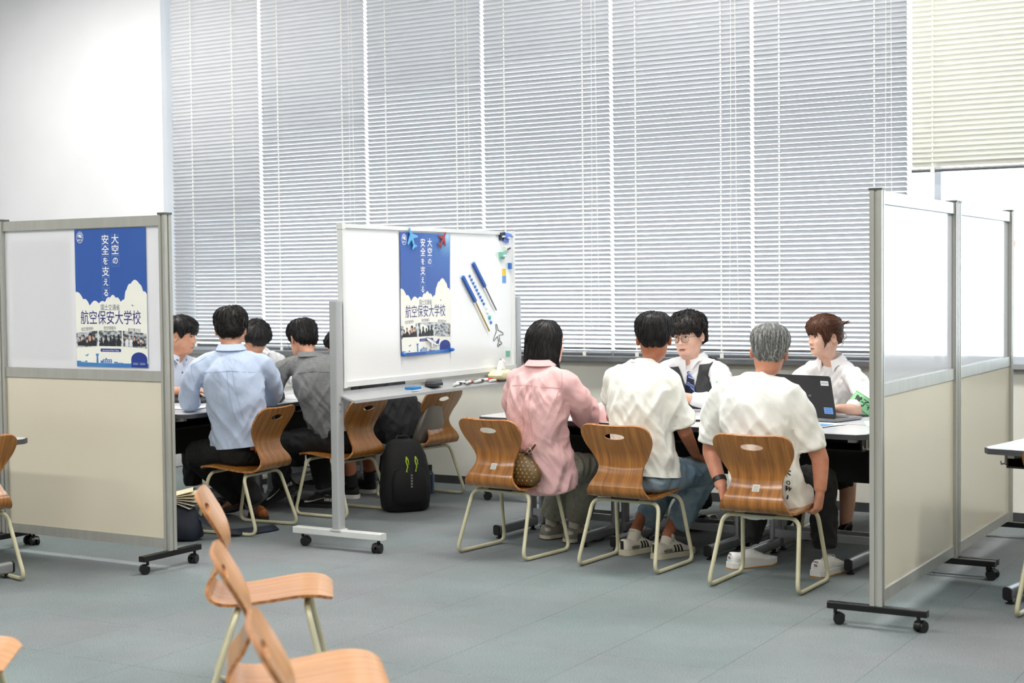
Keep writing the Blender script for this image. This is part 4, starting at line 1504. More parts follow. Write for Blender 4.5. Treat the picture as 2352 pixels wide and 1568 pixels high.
def hairline(tab):
    """tab: (azimuth in degrees from the face, z of the hairline)."""
    def fn(p):
        az = abs(math.degrees(atan2(p.x, p.y)))
        return interp(tab, az)[0]
    return fn
HL_SHORT = [(0, .066), (25, .062), (45, .040), (62, .012), (75, -.018), (88, -.010), (100, .018), (112, -.010), (125, -.045), (145, -.072), (180, -.080)]
HL_FRINGE = [(0, .040), (20, .034), (40, .026), (58, .006), (72, -.016), (84, .0), (98, .024), (112, .004), (125, -.030), (145, -.060), (180, -.070)]
HL_CREW = [(0, .066), (25, .060), (45, .044), (62, .020), (75, -.005), (88, -.002), (100, .022), (112, -.005), (125, -.040), (145, -.066), (180, -.074)]

def hair_cap(hp, tab, top=0.022, side=0.014, nape=0.006, seed=0, rough=0.004, crown=(0, -0.045), lump=0.0, taper=0.05):
    hl = hairline(tab)
    b = MB()
    rings = []
    for row in SKULL_ROWS:
        ring = []
        for p in row:
            c = V((0, -0.008, 0.01))
            nrm = (p - c); nrm.z *= 0.7
            nrm.normalize()
            d = p.z - hl(p)
            if p.z < -0.10:
                t = -0.010
            else:
                th = lerp(side, top, sstep(0.02, 0.09, p.z))
                th = lerp(nape, th, sstep(-0.085, -0.01, p.z) if p.y < -0.02 else 1.0)
                t = lerp(-0.008, th, 0.42 * sstep(-0.004, 0.010, d) + 0.58 * sstep(0.0, taper, d))
                if d > -0.004:
                    az = atan2(p.x - crown[0], p.y - crown[1])
                    t += rough * sstep(0, .02, d) * (noise.noise(V((az * 7, seed, p.z * 9))) + 0.6 * noise.noise(V((az * 22, seed + 5, p.z * 14))))
                    if lump:
                        t += lump * noise.noise(V((p.x * 22, p.y * 22 + seed, p.z * 22)))
            ring.append(p + nrm * t)
        rings.append(ring)
    b.loft(rings)
    loc = b
    me = loc.mesh('tmp', M_PAPER)
    bv = bvh_of(me)
    bpy.data.meshes.remove(me)
    out = MB()
    out.v = [hp(p) for p in b.v]; out.f = b.f[:]; out.m = [0] * len(b.f)
    return out, bv, hl

def hair_locks(out, hp, bv, hl, n, seed, length=(.035, .07), r=.0022, lift=(.0005, .005), crown=V((0.0, -.05, .11)), flow=None, region=None, steps=6, nm=1, curl=0.0, mi0=0):
    rnd = random.Random(seed)
    made = 0; tries = 0
    while made < n and tries < n * 6:
        tries += 1
        u = rnd.uniform(-1, 1); a = rnd.uniform(0, 2 * pi)
        d = V((sqrt(1 - u * u) * cos(a), sqrt(1 - u * u) * sin(a), u))
        p = d * 0.16
        q = bv.find_nearest(p)
        if q[0] is None: continue
        p = q[0]
        if p.z < hl(p) + 0.012 or (region and not region(p)): continue
        made += 1
        L = rnd.uniform(*length); lf = rnd.uniform(*lift)
        pts = []
        ph = rnd.uniform(0, 6.28)
        for k in range(steps + 1):
            t = k / steps
            q = bv.find_nearest(p)
            nn = q[1] if q[1].dot(q[0]) > 0 else -q[1]
            pts.append(hp(q[0] + nn * (lf * sin(pi * min(t * .8 + .15, 1)) - 0.0025 * (1 if t == 0 else 0) + (lf * 1.2 if t > .8 else 0))))
            dirv = flow(q[0]) if flow else (q[0] - crown)
            dirv = dirv - nn * dirv.dot(nn)
            if dirv.length < 1e-5: dirv = V((0, -1, -1))
            dirv.normalize()
            if curl:
                sidev = nn.cross(dirv)
                dirv = (dirv + sidev * curl * sin(ph + t * 4.5)).normalized()
            else:
                sidev = nn.cross(dirv); dirv = (dirv + sidev * .25 * sin(ph)).normalized()
            p = q[0] + dirv * (L / steps)
            if p.z < hl(p) - 0.006: 
                if len(pts) > 3: break
        if len(pts) < 3: continue
        m = len(pts) - 1
        out.tube(pts, [max(r * (1 - (k / m) ** 2.2) * (0.55 + .45 * sin(pi * min(1, .25 + k / m))), .0004) for k in range(m + 1)], 5, mi=mi0 + rnd.randrange(nm))

def patch_on_face(mb, hp, outline, lift=0.0008, mi=0):
    mb.add([hp(V((x, head_y(x, z) + lift, z))) for x, z in outline], [tuple(range(len(outline)))], mi)

def strip_on_face(mb, hp, pts, r0, lift=0.001, mi=0, seg=5):
    P_ = [hp(V((x, head_y(x, z) + lift, z))) for x, z in pts]
    n = len(P_) - 1
    mb.tube(P_, [max(r0 * sin(pi * (.12 + .8 * k / n)), .0004) for k in range(n + 1)], seg, mi=mi)

M_EYEW = flat('eye_white', (236, 230, 226), 0.25)
M_IRIS = flat('iris_dark', (38, 26, 20), 0.15)
M_LASH = flat('lash_black', (26, 20, 18), 0.5)
M_LIP = mat('lip_skin', (186, 112, 100), 0.4, var=.06)
M_LIPF = mat('lip_pink', (200, 104, 98), 0.35, var=.06)

def add_face(parent_obj, loc, hp, brow_mat, gaze=0.0, closed=0.0, lip=None, open_=0.0, brow_z=0.0):
    """Eyes, brows and lips as small meshes on the face relief."""
    lip = lip or M_LIP
    for s in (-1, 1):
        w, h = 0.0135, 0.0050 * (1 - closed)
        c = (s * 0.0315, 0.002)
        n = 10
        top = [(c[0] - w + 2 * w * k / n, c[1] + h * sin(pi * k / n) ** .8 + .0012 * s * (-1 + 2 * k / n)) for k in range(n + 1)]
        bot = [(c[0] - w + 2 * w * k / n, c[1] - h * .75 * sin(pi * k / n) + .0012 * s * (-1 + 2 * k / n)) for k in range(n + 1)]
        b = MB()
        if closed < .8:
            vs_ = [hp(V((x, head_y(x, z) + .0012 + .0012 * sin(pi * k / n), z))) for k, (x, z) in enumerate(top)] + [hp(V((x, head_y(x, z) + .0012 + .0012 * sin(pi * k / n), z))) for k, (x, z) in enumerate(bot)]
            b.add(vs_, [(k, k + 1, n + 2 + k, n + 1 + k) for k in range(n)], 0)
            ic = (c[0] + gaze * .005, c[1])
            ir = min(0.0054, h * 1.15)
            iris = [(ic[0] + .0056 * cos(a), ic[1] + max(-h * .72, min(h * .9, .0056 * sin(a)))) for a in [2 * pi * k / 14 for k in range(14)]]
            b.add([hp(V((x, head_y(x, z) + .0030, z))) for x, z in iris], [tuple(range(14))], 1)
        strip_on_face(b, hp, top, .0013, .0016, 2)
        strip_on_face(b, hp, [(x, z + .0035) for x, z in top[2:-1]], .0006, .0010, 2)
        o = obj('eye', localise(b.mesh('eye', [M_EYEW, M_IRIS, M_LASH], recalc=False), loc), parent_obj)
        b = MB()
        br = [(s * (.014 + .034 * k / 8), .0205 + brow_z + .006 * sin(pi * (.15 + .75 * k / 8)) - .002) for k in range(9)]
        strip_on_face(b, hp, br, .0027, .0012)
        obj('eyebrow', localise(b.mesh('eyebrow', brow_mat), loc), parent_obj)
    b = MB()
    n = 12
    W = .0225
    mid = [(-W + 2 * W * k / n, -.0745 + .0008 * cos(pi * (-1 + 2 * k / n))) for k in range(n + 1)]
    up = [(x, z + (.0062 * sin(pi * k / n) ** .7 - .0014 * g(x, .004))) for k, (x, z) in enumerate(mid)]
    lo = [(x, z - open_ * .006 * sin(pi * k / n) - .0078 * sin(pi * k / n) ** .8) for k, (x, z) in enumerate(mid)]
    lo_in = [(x, z - open_ * .006 * sin(pi * k / n)) for k, (x, z) in enumerate(mid)]
    for A, B in ((up, mid), (lo_in, lo)):
        b.add([hp(V((x, head_y(x, z) + .0012, z))) for x, z in A] + [hp(V((x, head_y(x, z) + .0009, z))) for x, z in B], [(k, k + 1, n + 2 + k, n + 1 + k) for k in range(n)], 0)
    strip_on_face(b, hp, [(x, z - open_ * .003) for x, z in mid], .0009 + .0016 * open_, .0016, 1)
    obj('lips', localise(b.mesh('lips', [lip, flat('mouth_line', (92, 44, 40), .5)], recalc=False), loc), parent_obj)

def localise(me, loc):
    me.transform(Matrix.Translation(-V(loc)))
    return me

# ------------------------------------------------------------------ hands, shoes, garments
def hand(mb, W, d, n, thumb, curl=(.25, .35, .25), size=1.0, tcurl=.25, spread=.35):
    W = V(W); d = V(d).normalized(); n = V(n); n = (n - d * n.dot(d)).normalized()
    t = V(thumb); t = (t - d * t.dot(d) - n * t.dot(n)).normalized()
    s = size
    rings = []
    for f, w, th in ((-.015, .024, .019), (0.0, .026, .019), (.03, .035, .0165), (.065, .040, .0145), (.085, .039, .012)):
        rings.append(ring_pts(W + d * f * s, t, n, w * s, th * s, th * s, 2.6, 16))
    mb.loft(rings)
    for off, L in ((.028, .070), (.0095, .078), (-.0095, .072), (-.028, .056)):
        p = W + (d * .078 + t * off) * s
        dr = (d + t * off * spread * 6).normalized()
        ax = dr.cross(n).normalized()
        pts, rr = [p - dr * .012 * s, p], [.0095 * s, .0098 * s]
        for k, fr in enumerate((.46, .30, .24)):
            dr = (Matrix.Rotation(curl[k], 3, ax) @ dr).normalized()
            p = p + dr * L * fr * s
            pts.append(p); rr.append((.0092, .0084, .0068)[k] * s)
        limb(mb, pts, rr, 10, 2)
    p = W + (d * .022 + t * .026) * s
    dr = (d * .62 + t * .70 + n * .25).normalized()
    ax = dr.cross((n * .6 - t * .8 + d * .3)).normalized()
    pts, rr = [p - dr * .012 * s, p], [.013 * s, .0125 * s]
    for L in (.036, .031, .024):
        dr = (Matrix.Rotation(tcurl, 3, ax) @ dr).normalized()
        p = p + dr * L * s
        pts.append(p); rr.append((.0112, .0102, .008)[len(rr) - 2] * s)
    limb(mb, pts, rr, 10, 2)

def arm_skin(mb, pts, radii):
    limb(mb, pts, radii, 16, 5)

def shoe(parent, loc, heel, toe, style, lift=0.0, tilt=0.0, width=.047, roll=0.0, L=None):
    """Low shoe from heel to toe; returns nothing, adds parts under parent."""
    heel = V(heel); toe = V(toe)
    ax = (toe - heel); ax.z = 0
    L = L or ax.length; ax.normalize()
    up = UP.copy()
    if tilt:
        s0 = ax.cross(UP)
        R = Matrix.Rotation(-tilt, 3, s0)
        ax2 = R @ ax; up = R @ UP
        toe_p = heel + ax * L
        ax = ax2
        heel = toe_p - ax * L + V((0, 0, 0))
    sd = ax.cross(up).normalized()
    st = STYLES[style]
    def pt(s, x, z):
        return heel + ax * (s * L) + sd * x + up * (z + lift)
    prof = st['prof']      # s, half width, upper height
    sh = st['sole']
    b = MB()
    rings = []
    for k in range(25):
        s = k / 24
        w, h = interp(prof, s)
        ring = []
        for j in range(20):
            a = 2 * pi * j / 20
            cs, sn = cos(a), sin(a)
            x = w * math.copysign(abs(cs) ** .75, cs)
            z = sh * .6 + (h - sh * .6) * (0.5 + .5 * math.copysign(abs(sn) ** .8, sn))
            x *= 1 - .38 * sstep(.035, .11, z)
            ring.append(pt(s, x, z))
        rings.append(ring)
    b.loft(rings)
    t = obj('shoe', localise(b.mesh('shoe', st['upper'], smooth='all'), loc), parent)
    b = MB()
    rings = []
    for k in range(25):
        s = -.012 + 1.03 * k / 24
        w = interp(prof, min(max(s, 0), 1))[0] * st.get('flare', 1.06) + .001
        spring = .010 * sstep(.75, 1.0, s) * (1 if not st.get('flat') else .3)
        heelz = st.get('heel', 0) * (1 - sstep(.25, .36, s))
        rings.append([pt(s, w * x, z) for x, z in ((-1, spring), (1, spring), (1.0, sh * .6 + spring * .5), (.97, sh + spring * .3), (-.97, sh + spring * .3), (-1.0, sh * .6 + spring * .5))])
    b.loft(rings)
    obj('sole', localise(b.mesh('sole', st['solem'], smooth=35), loc), t)
    if 'outsole' in st:
        b = MB(); rings = []
        for k in range(25):
            s = -.013 + 1.032 * k / 24
            w = interp(prof, min(max(s, 0), 1))[0] * st.get('flare', 1.06) + .0015
            spring = .010 * sstep(.75, 1.0, s)
            rings.append([pt(s, w * x, z + spring) for x, z in ((-1, -.0005), (1, -.0005), (1, .007), (-1, .007))])
        b.loft(rings)
        obj('outsole', localise(b.mesh('outsole', st['outsole'], smooth=35), loc), t)
    def surf(s, z, side, out=.0026):
        w, h = interp(prof, min(max(s, 0), 1))
        q = (z - sh * .6) / max(h - sh * .6, .01)
        q = min(max(q, .02), .98)
        # invert the ring shape: z -> |sin|, then x
        snv = (q - .5) * 2
        aa = abs(snv) ** (1 / .8)
        cs = sqrt(max(1 - aa * aa, 0.0))
        x = w * cs ** .75 * (1 - .38 * sstep(.035, .11, z)) + out
        return pt(s, side * x, z)
    def patch(outline, m, nm):
        for side in (-1, 1):
            b_ = MB()
            # fan of small quads between two polylines
            A, B = outline
            n_ = len(A)
            K = 5
            vs_ = []
            for (s0, z0), (s1, z1) in zip(A, B):
                for k in range(K + 1):
                    vs_.append(surf(lerp(s0, s1, k / K), lerp(z0, z1, k / K), side))
            fs_ = [(i * (K + 1) + k, i * (K + 1) + k + 1, (i + 1) * (K + 1) + k + 1, (i + 1) * (K + 1) + k) for i in range(n_ - 1) for k in range(K)]
            b_.add(vs_, fs_)
            obj(nm, localise(b_.mesh(nm, m), loc), t)
    for nm, outline, m in st.get('marks', ()):
        patch(outline, m, nm)
    for s_txt in st.get('text', ()):
        txt, s0, z0, size, m, rot = s_txt
        for side in (-1, 1):
            b_ = MB()
            place_text(b_, txt, lambda u, v: surf(s0 + side * u / L, z0 + v, side, .0032), size, .0004, rot=rot)
            obj('lettering', localise(b_.mesh('lettering', m), loc), t)
    if st.get('tab'):
        b_ = MB()
        zs = (sh + .004, prof[0][2] * .97)
        b_.add([pt(-.004, x, zs[0]) for x in (-.011, .011)] + [pt(.002 if zs[1] > .07 else 0, x, zs[1]) + ax * -.0035 for x in (.011, -.011)], [(0, 1, 2, 3)])
        for side in (-1, 1):
            q = [surf(.012, sh + .004, side, .001), surf(.03, sh + .004, side, .001), surf(.035, zs[1] * .93, side, .001), surf(.012, zs[1] * .93, side, .001)]
        obj('heel_tab', localise(b_.mesh('heel_tab', st['tab']), loc), t)
    if st.get('heeltext'):
        txt, m1, txt2, m2 = st['heeltext']
        for tx, zz, sz, mm in ((txt, .078, .014, m1), (txt2, .058, .013, m2)):
            b_ = MB()
            place_text(b_, tx, lambda u, v: pt(-.004 + 5.0 * u * u, u, zz + v) - ax * .0025, sz, .0003)
            obj('lettering', localise(b_.mesh('lettering', mm), loc), t)
        b_ = MB()
        sw = [(-.013, .001), (-.004, -.003), (.014, .005), (-.002, -.006), (-.010, -.005)]
        b_.add([pt(-.004 + 5.0 * u * u, u, .069 + v) - ax * .003 for u, v in sw], [tuple(range(len(sw)))])
        obj('curved_mark', localise(b_.mesh('curved_mark', MRED), loc), t)
    if st.get('laces'):
        b_ = MB()
        for k in range(5):
            s = .46 + .055 * k
            w, h = interp(prof, s)
            b_.tube([surf(s, h * .80, -1, .001), pt(s, 0, h + .004), surf(s + .02, h * .80, 1, .001)], .0028, 6)
        b_.tube([pt(.46, -.004, interp(prof, .46)[1] + .006), pt(.43, -.03, interp(prof, .43)[1] + .004), pt(.44, -.036, interp(prof, .43)[1] - .012)], .002, 5)
        b_.tube([pt(.46, .004, interp(prof, .46)[1] + .006), pt(.43, .03, interp(prof, .43)[1] + .006), pt(.45, .036, interp(prof, .43)[1] - .012)], .002, 5)
        obj('laces', localise(b_.mesh('laces', st['laces'], smooth='all'), loc), t)

PROF_SNEAK = [(0, .022, .080), (.03, .034, .086), (.12, .0395, .084), (.25, .039, .078), (.38, .039, .092), (.45, .040, .090), (.6, .045, .072), (.75, .049, .054), (.88, .045, .046), (.96, .032, .040), (1, .014, .032)]
PROF_LEATHER = [(0, .020, .070), (.03, .030, .076), (.12, .036, .076), (.25, .037, .074), (.38, .038, .084), (.48, .040, .076), (.62, .044, .058), (.75, .046, .046), (.88, .041, .040), (.96, .028, .036), (1, .012, .028)]
SWOOSH = ([(.30, .040), (.36, .034), (.45, .036), (.58, .044), (.72, .058), (.86, .050)], [(.26, .058), (.32, .046), (.42, .043), (.56, .049), (.71, .060), (.86, .051)])
SWOOSH = ([(.80, .048), (.74, .034), (.66, .034), (.52, .042), (.36, .056), (.20, .068)], [(.80, .050), (.70, .046), (.62, .044), (.50, .048), (.35, .060), (.20, .069)])
STYLES = {
    'grey': dict(prof=PROF_SNEAK, sole=.026, upper=mat('shoe_grey_suede', (150, 146, 132), .85, var=.12, bump=.3, bscale=150), solem=flat('shoe_sole_offwhite', (214, 208, 192), .6), laces=flat('lace_white', (226, 224, 216), .8), outsole=flat('outsole_brown', (70, 62, 54), .8),
                 marks=[('heel_patch', ([(.0, .050), (.05, .052), (.10, .050)], [(.0, .072), (.05, .070), (.12, .066)]), flat('heel_patch_grey', (206, 204, 194), .6))]),
    'white_stripe': dict(prof=PROF_SNEAK, sole=.028, upper=mat('shoe_cream_canvas', (226, 220, 204), .75, var=.06, bump=.25, bscale=200), solem=flat('shoe_sole_cream', (216, 210, 186), .6), laces=flat('lace_cream', (232, 228, 216), .8), tab=flat('shoe_black_trim', (24, 24, 26), .5),
                         marks=[('stripe', ([(.42 + k * .07, .030), (.42 + k * .07 - .02, .050), (.42 + k * .07 - .035, .068)], [(.46 + k * .07, .030), (.46 + k * .07 - .02, .050), (.46 + k * .07 - .035, .066)]), flat('shoe_black_trim', (24, 24, 26), .5)) for k in range(3)]
                         + [('foxing_line', ([(.0, .028), (.2, .028), (.4, .028), (.6, .028), (.8, .029), (.97, .031)], [(.0, .031), (.2, .031), (.4, .031), (.6, .031), (.8, .032), (.97, .034)]), flat('shoe_black_trim', (24, 24, 26), .5))],
                         text=[('adidas', .23, .044, .024, flat('shoe_black_trim', (24, 24, 26), .5), 0)]),
    'white_gum': dict(prof=PROF_SNEAK, sole=.034, upper=mat('shoe_white_leather', (236, 236, 234), .45, var=.04), solem=flat('shoe_sole_white', (232, 232, 228), .5), outsole=flat('outsole_gum', (186, 128, 58), .6), laces=flat('lace_white', (226, 224, 216), .8), flare=1.12,
                      heeltext=('NIKE', flat('shoe_black_trim', (24, 24, 26), .5), 'AIR', flat('shoe_black_trim', (24, 24, 26), .5)),
                      marks=[('curved_mark', SWOOSH, flat('swoosh_white', (248, 248, 248), .35))]),
    'black_swoosh': dict(prof=PROF_SNEAK, sole=.026, upper=mat('shoe_black_knit', (16, 16, 17), .8, var=.2, bump=.3, bscale=180), solem=flat('midsole_black', (20, 20, 21), .7), laces=flat('lace_black', (24, 24, 26), .8),
                         marks=[('curved_mark', SWOOSH, flat('swoosh_grey', (206, 204, 196), .5)), ('midsole_band', ([(.0, .010), (.25, .009), (.5, .010), (.75, .013), (.95, .018)], [(.0, .024), (.25, .021), (.5, .020), (.75, .021), (.95, .025)]), flat('midsole_white', (214, 212, 206), .6))],
                         text=[('NIKE', .10, .055, .026, flat('swoosh_grey', (206, 204, 196), .5), 0)]),
    'brown': dict(prof=PROF_LEATHER, sole=.028, upper=mat('shoe_tan_leather', (150, 84, 34), .35, col2=(124, 64, 22), vscale=14), solem=flat('shoe_sole_dark', (26, 22, 20), .7)),
    'black_leather': dict(prof=PROF_LEATHER, sole=.02, upper=mat('shoe_black_leather', (14, 14, 15), .18, var=.2, coat=.4), solem=flat('shoe_sole_dark', (26, 22, 20), .7), laces=flat('lace_black', (24, 24, 26), .8)),
    'black_plain': dict(prof=PROF_SNEAK, sole=.026, upper=mat('shoe_black_knit', (16, 16, 17), .8), solem=flat('midsole_white', (214, 212, 206), .6), laces=flat('lace_black', (24, 24, 26), .8)),
}

def pump(parent, loc, heel, toe, heel_h=.065, lift=0.0):
    """Black court shoe with a block heel; heel/toe are ground points."""
    heel = V(heel); toe = V(toe)
    ax = toe - heel; ax.z = 0; L = ax.length; ax.normalize(); sd = ax.cross(UP)
    def foot_z(s):
        return heel_h * (1 - sstep(.12, .68, s)) + .004 + lift
    prof = [(0, .020, .050), (.05, .028, .056), (.2, .030, .045), (.4, .031, .030), (.6, .037, .028), (.75, .040, .034), (.88, .034, .030), (.96, .022, .026), (1, .008, .018)]
    b = MB(); rings = []
    for k in range(23):
        s = k / 22
        w, h = interp(prof, s)
        ring = []
        for j in range(16):
            a = 2 * pi * j / 16
            cs, sn = cos(a), sin(a)
            ring.append(heel + ax * s * L + sd * w * math.copysign(abs(cs) ** .8, cs) + UP * (foot_z(s) + h * (.5 + .5 * math.copysign(abs(sn) ** .8, sn))))
        rings.append(ring)
    b.loft(rings)
    m = mat('pump_black', (12, 12, 13), .3, var=.2)
    t = obj('court_shoe', localise(b.mesh('court_shoe', m, smooth='all'), loc), parent)
    b = MB()
    c = heel + ax * .028
    b.loft([[c + ax * u * q + sd * v * q + UP * z for u, v in rrect(.05, .05, .012)] for z, q in ((lift, .72), (heel_h * .5 + lift, .7), (heel_h + .012 + lift, 1.05))])
    obj('block_heel', localise(b.mesh('block_heel', m, smooth=40), loc), t)

def collar(mb, N, side, fwd, up, rn=.062, h=.034, tip=.05, opening=14, drop=0.036, lean=.012):
    """Turn-down shirt collar: stand, fold and outer leaf with two front points."""
    rings = []
    n = 30
    for k in range(n + 1):
        a = rad(-180 + opening) + (2 * pi - 2 * rad(opening)) * k / n     # 0 = back
        q = abs(a) / pi
        dirv = -fwd * cos(a) + side * sin(a)
        ry = 1.12 - .06 * q
        base = N + dirv * rn * 1.05 + up * (-.012 - .018 * sstep(.3, 1, q))
        top = N + dirv * (rn * .98) + up * (h * (1 - .45 * sstep(.45, 1, q))) - fwd * lean * (1 - q)
        fold = top + dirv * .006 + up * .002
        tp = sstep(.74, 1.0, q)
        outer = N + dirv * (rn * 1.22 + .012 + .012 * tp) + up * (h - drop - tip * tp - .012 * sstep(.5, 1, q)) - fwd * lean * .4 * (1 - q)
        out2 = outer - dirv * .003
        rings.append([base, top - dirv * .001, fold, outer, out2, top - dirv * .004, base - dirv * .003])
    mb.loft(rings)

TORSO = [(-.22, .165, .110, .120), (-.10, .170, .122, .130), (.05, .166, .122, .126), (.22, .156, .116, .114), (.40, .154, .112, .112), (.58, .163, .110, .116),
         (.72, .166, .102, .112), (.82, .154, .092, .102), (.90, .124, .080, .090), (.955, .092, .068, .076), (1.0, .070, .059, .066), (1.03, .065, .056, .061)]

class Body:
    """Skeleton of one sitter in world coordinates."""
    def __init__(self, P, N, shL, shR, slouch=.03):
        self.P, self.N, self.shL, self.shR = V(P), V(N), V(shL), V(shR)
        s1 = (self.shR - self.shL); s1.z *= .5
        self.side = s1.normalized()
        self.up = (self.N - self.P).normalized()
        self.fwd = self.up.cross(self.side).normalized()
        self.M = (self.P + self.N) / 2 - self.fwd * slouch * 2
        self.nup = (self.N - self.M).normalized()
    def spine(self, s):
        if s < 0:
            return self.P + (self.M - self.P).normalized() * s * (self.N - self.P).length * .9
        if s > 1:
            return self.N + (self.N - self.M).normalized() * (s - 1) * .5
        return self.P * (1 - s) ** 2 + self.M * 2 * s * (1 - s) + self.N * s * s
    def torso(self, mb, fit=1.0, rows=None, s0=-9, s1=9, grow=0.0, pside=None, k_sh=1.0):
        rings = []
        ps = V(pside).normalized() if pside is not None else self.side
        for s, a, bf, bb in (rows or TORSO):
            if s < s0 or s > s1: continue
            t = (self.spine(s + .03) - self.spine(s - .03)).normalized()
            sd = ps.lerp(self.side, sstep(.0, .6, s)).normalized()
            fw = t.cross(sd).normalized(); sd2 = fw.cross(t).normalized()
            q = lerp(fit, 1.0, sstep(.78, .98, s))
            rings.append(ring_pts(self.spine(s), sd2, fw, a * q * k_sh + grow, bf * q + grow, bb * q + grow))
        mb.loft(rings)
    def yoke(self, mb, r=.060, grow=0.0):
        c = self.spine(.93)
        for sh in (self.shL, self.shR):
            limb(mb, [c, c.lerp(sh, .5) + self.up * .008, sh], [.052 + grow, r * .95 + grow, r + grow], 14, 4)
            mb.sphere(sh - UP * .006, r * 1.06 + grow, r * 1.06 + grow, r * 1.06 + grow, 16, 10)

def make_person(label, base, cat='person'):
    return thing('person', label, cat, (base[0], base[1], 0), 0, 'people seated at the consultation desks')

SKINS = {}
def skin_mat(name, c):
    return mat(name, c, .48, var=.10, vscale=18, spec=.4, bump=.06, bscale=300, sss=.12, col2=tuple(x * f for x, f in zip(c, (.95, .88, .86))))

def hair_mat(name, c1, c2=None, rough=.46):
    return mat(name, c1, rough, col2=c2 or tuple(min(255, x * 1.6 + 8) for x in c1), vscale=60, stretch=(6, 6, 1.2), spec=.28, detail=2)

def build_body(t, hp, B, skin, arms=(), extra=None, ears=(-1, 1)):
    """One continuous skin mesh: head and neck, trunk core, forearms and hands."""
    loc = t.location
    b = MB()
    b.loft([[hp(p) for p in row] for row in HEAD_ROWS])
    for s in ears:
        add_ear(b, hp, s)
    core = MB()
    B.torso(core, .80, s0=-.12, s1=.83)
    b.add(core.v, core.f)
    me = b.mesh('body', skin, smooth='all')
    bm = bmesh.new(); bm.from_mesh(me)
    for mb in arms:
        r = remesh(mb, .0048, 3)
        bm.from_mesh(r); bpy.data.meshes.remove(r)
    for f in bm.faces: f.smooth = True
    bm.to_mesh(me); bm.free()
    return obj('body', localise(me, loc), t)

def garment(t, name, mb, voxel, mats, amp, side, seed, iters=20, fold=13, along=3.6, cut=None, skip=None, fine=.0012, parent=None, planes=None, hem=None, calm=None):
    me = remesh(mb, voxel, iters)
    if calm:
        skip = lambda p: lerp(1.0, .5, sstep(calm - .18, calm, p.z))
    wrinkle(me, amp, side, fold, along, seed, fine, skip)
    if hem:
        bm = bmesh.new(); bm.from_mesh(me)
        bmesh.ops.bisect_plane(bm, geom=bm.verts[:] + bm.edges[:] + bm.faces[:], plane_co=hem[0], plane_no=hem[1], clear_inner=True)
        bm.to_mesh(me); bm.free()
    if cut:
        bm = bmesh.new(); bm.from_mesh(me)
        for co_, no_ in (planes or ()):
            bmesh.ops.bisect_plane(bm, geom=bm.verts[:] + bm.edges[:] + bm.faces[:], plane_co=co_, plane_no=no_)
        bmesh.ops.delete(bm, geom=[f for f in bm.faces if cut(f.calc_center_median())], context='FACES')
        bm.to_mesh(me); bm.free()
    bv = bvh_of(me)
    finish(me, mats)
    localise(me, t.location)
    o = obj(name, me, parent or t)
    return o, bv
# ------------------------------------------------------------------ the sitters
SK_LIGHT = skin_mat('skin_light', (232, 192, 170))
SK_MID = skin_mat('skin_medium', (214, 164, 136))
SK_TAN = skin_mat('skin_tan', (172, 112, 82))
SK_OLD = skin_mat('skin_ruddy', (206, 146, 118))
HAIR_BLACK = hair_mat('hair_black', (17, 16, 16), (34, 32, 32))
HAIR_SOFT = hair_mat('hair_soft_black', (20, 18, 17), (40, 36, 34), .42)
HAIR_BROWN = hair_mat('hair_brown', (56, 33, 23), (92, 58, 40), .42)
HAIR_BROWN2 = hair_mat('hair_brown_light', (112, 70, 46), (140, 92, 62), .42)
HAIR_GREY = [hair_mat('hair_grey_a', (122, 122, 120), (150, 150, 148), .5), hair_mat('hair_grey_b', (84, 84, 84), (116, 116, 114), .5), hair_mat('hair_grey_c', (162, 162, 158), (186, 186, 182), .5)]
TEE = mat('cotton_white', (240, 240, 234), .85, var=.03, vscale=20, bump=.12, bscale=420, sheen=.2)
TEE2 = mat('cotton_offwhite', (240, 239, 230), .85, var=.03, vscale=20, bump=.12, bscale=420, sheen=.2)
SHIRTW = mat('shirt_white', (240, 241, 243), .7, var=.03, vscale=20, bump=.08, bscale=400)
BLOUSE = mat('blouse_white', (244, 241, 240), .6, var=.03, vscale=16, bump=.05, bscale=300)
PINK = mat('oxford_pink', (224, 176, 176), .85, col2=(234, 192, 190), vscale=260, bump=.2, bscale=500, sheen=.15)
BLUE = mat('oxford_blue', (186, 202, 230), .85, col2=(198, 211, 234), vscale=200, bump=.15, bscale=450, sheen=.15)
BLUEP = mat('shirt_pale_blue', (206, 216, 234), .8, var=.05, vscale=60, bump=.1, bscale=400)
GREYS = mat('shirt_grey', (112, 113, 113), .9, col2=(126, 127, 126), vscale=90, bump=.2, bscale=350)
DARKT = mat('top_charcoal', (58, 59, 61), .9, var=.15, vscale=40, bump=.15, bscale=300)
BLACKP = mat('trousers_black', (17, 17, 18), .85, var=.2, vscale=30, bump=.15, bscale=300)
KHAKI = mat('trousers_khaki', (138, 137, 124), .85, col2=(150, 149, 136), vscale=60, bump=.15, bscale=300)
JEANS = mat('denim_washed', (104, 128, 146), .85, col2=(150, 168, 180), vscale=7, bump=.3, bscale=380, vlo=.38, vhi=.66)
VEST = mat('waistcoat_charcoal', (62, 63, 66), .85, col2=(72, 73, 76), vscale=140, bump=.2, bscale=400)
M_SEAM = {k: mat('seam_' + k, c, .8) for k, c in (('pink', (196, 148, 148)), ('blue', (156, 170, 202)), ('grey', (72, 73, 74)), ('white', (206, 204, 198)), ('jeans', (58, 76, 94)))}
SOCK = mat('sock_grey_knit', (206, 200, 188), .9, var=.1, bump=.4, bscale=200)
GREENBAND = translucent_mat('armband_green_vinyl', (160, 226, 172), clear=.15, rough=.2)
BANDEDGE = flat('armband_edge_green', (60, 170, 80), .4)

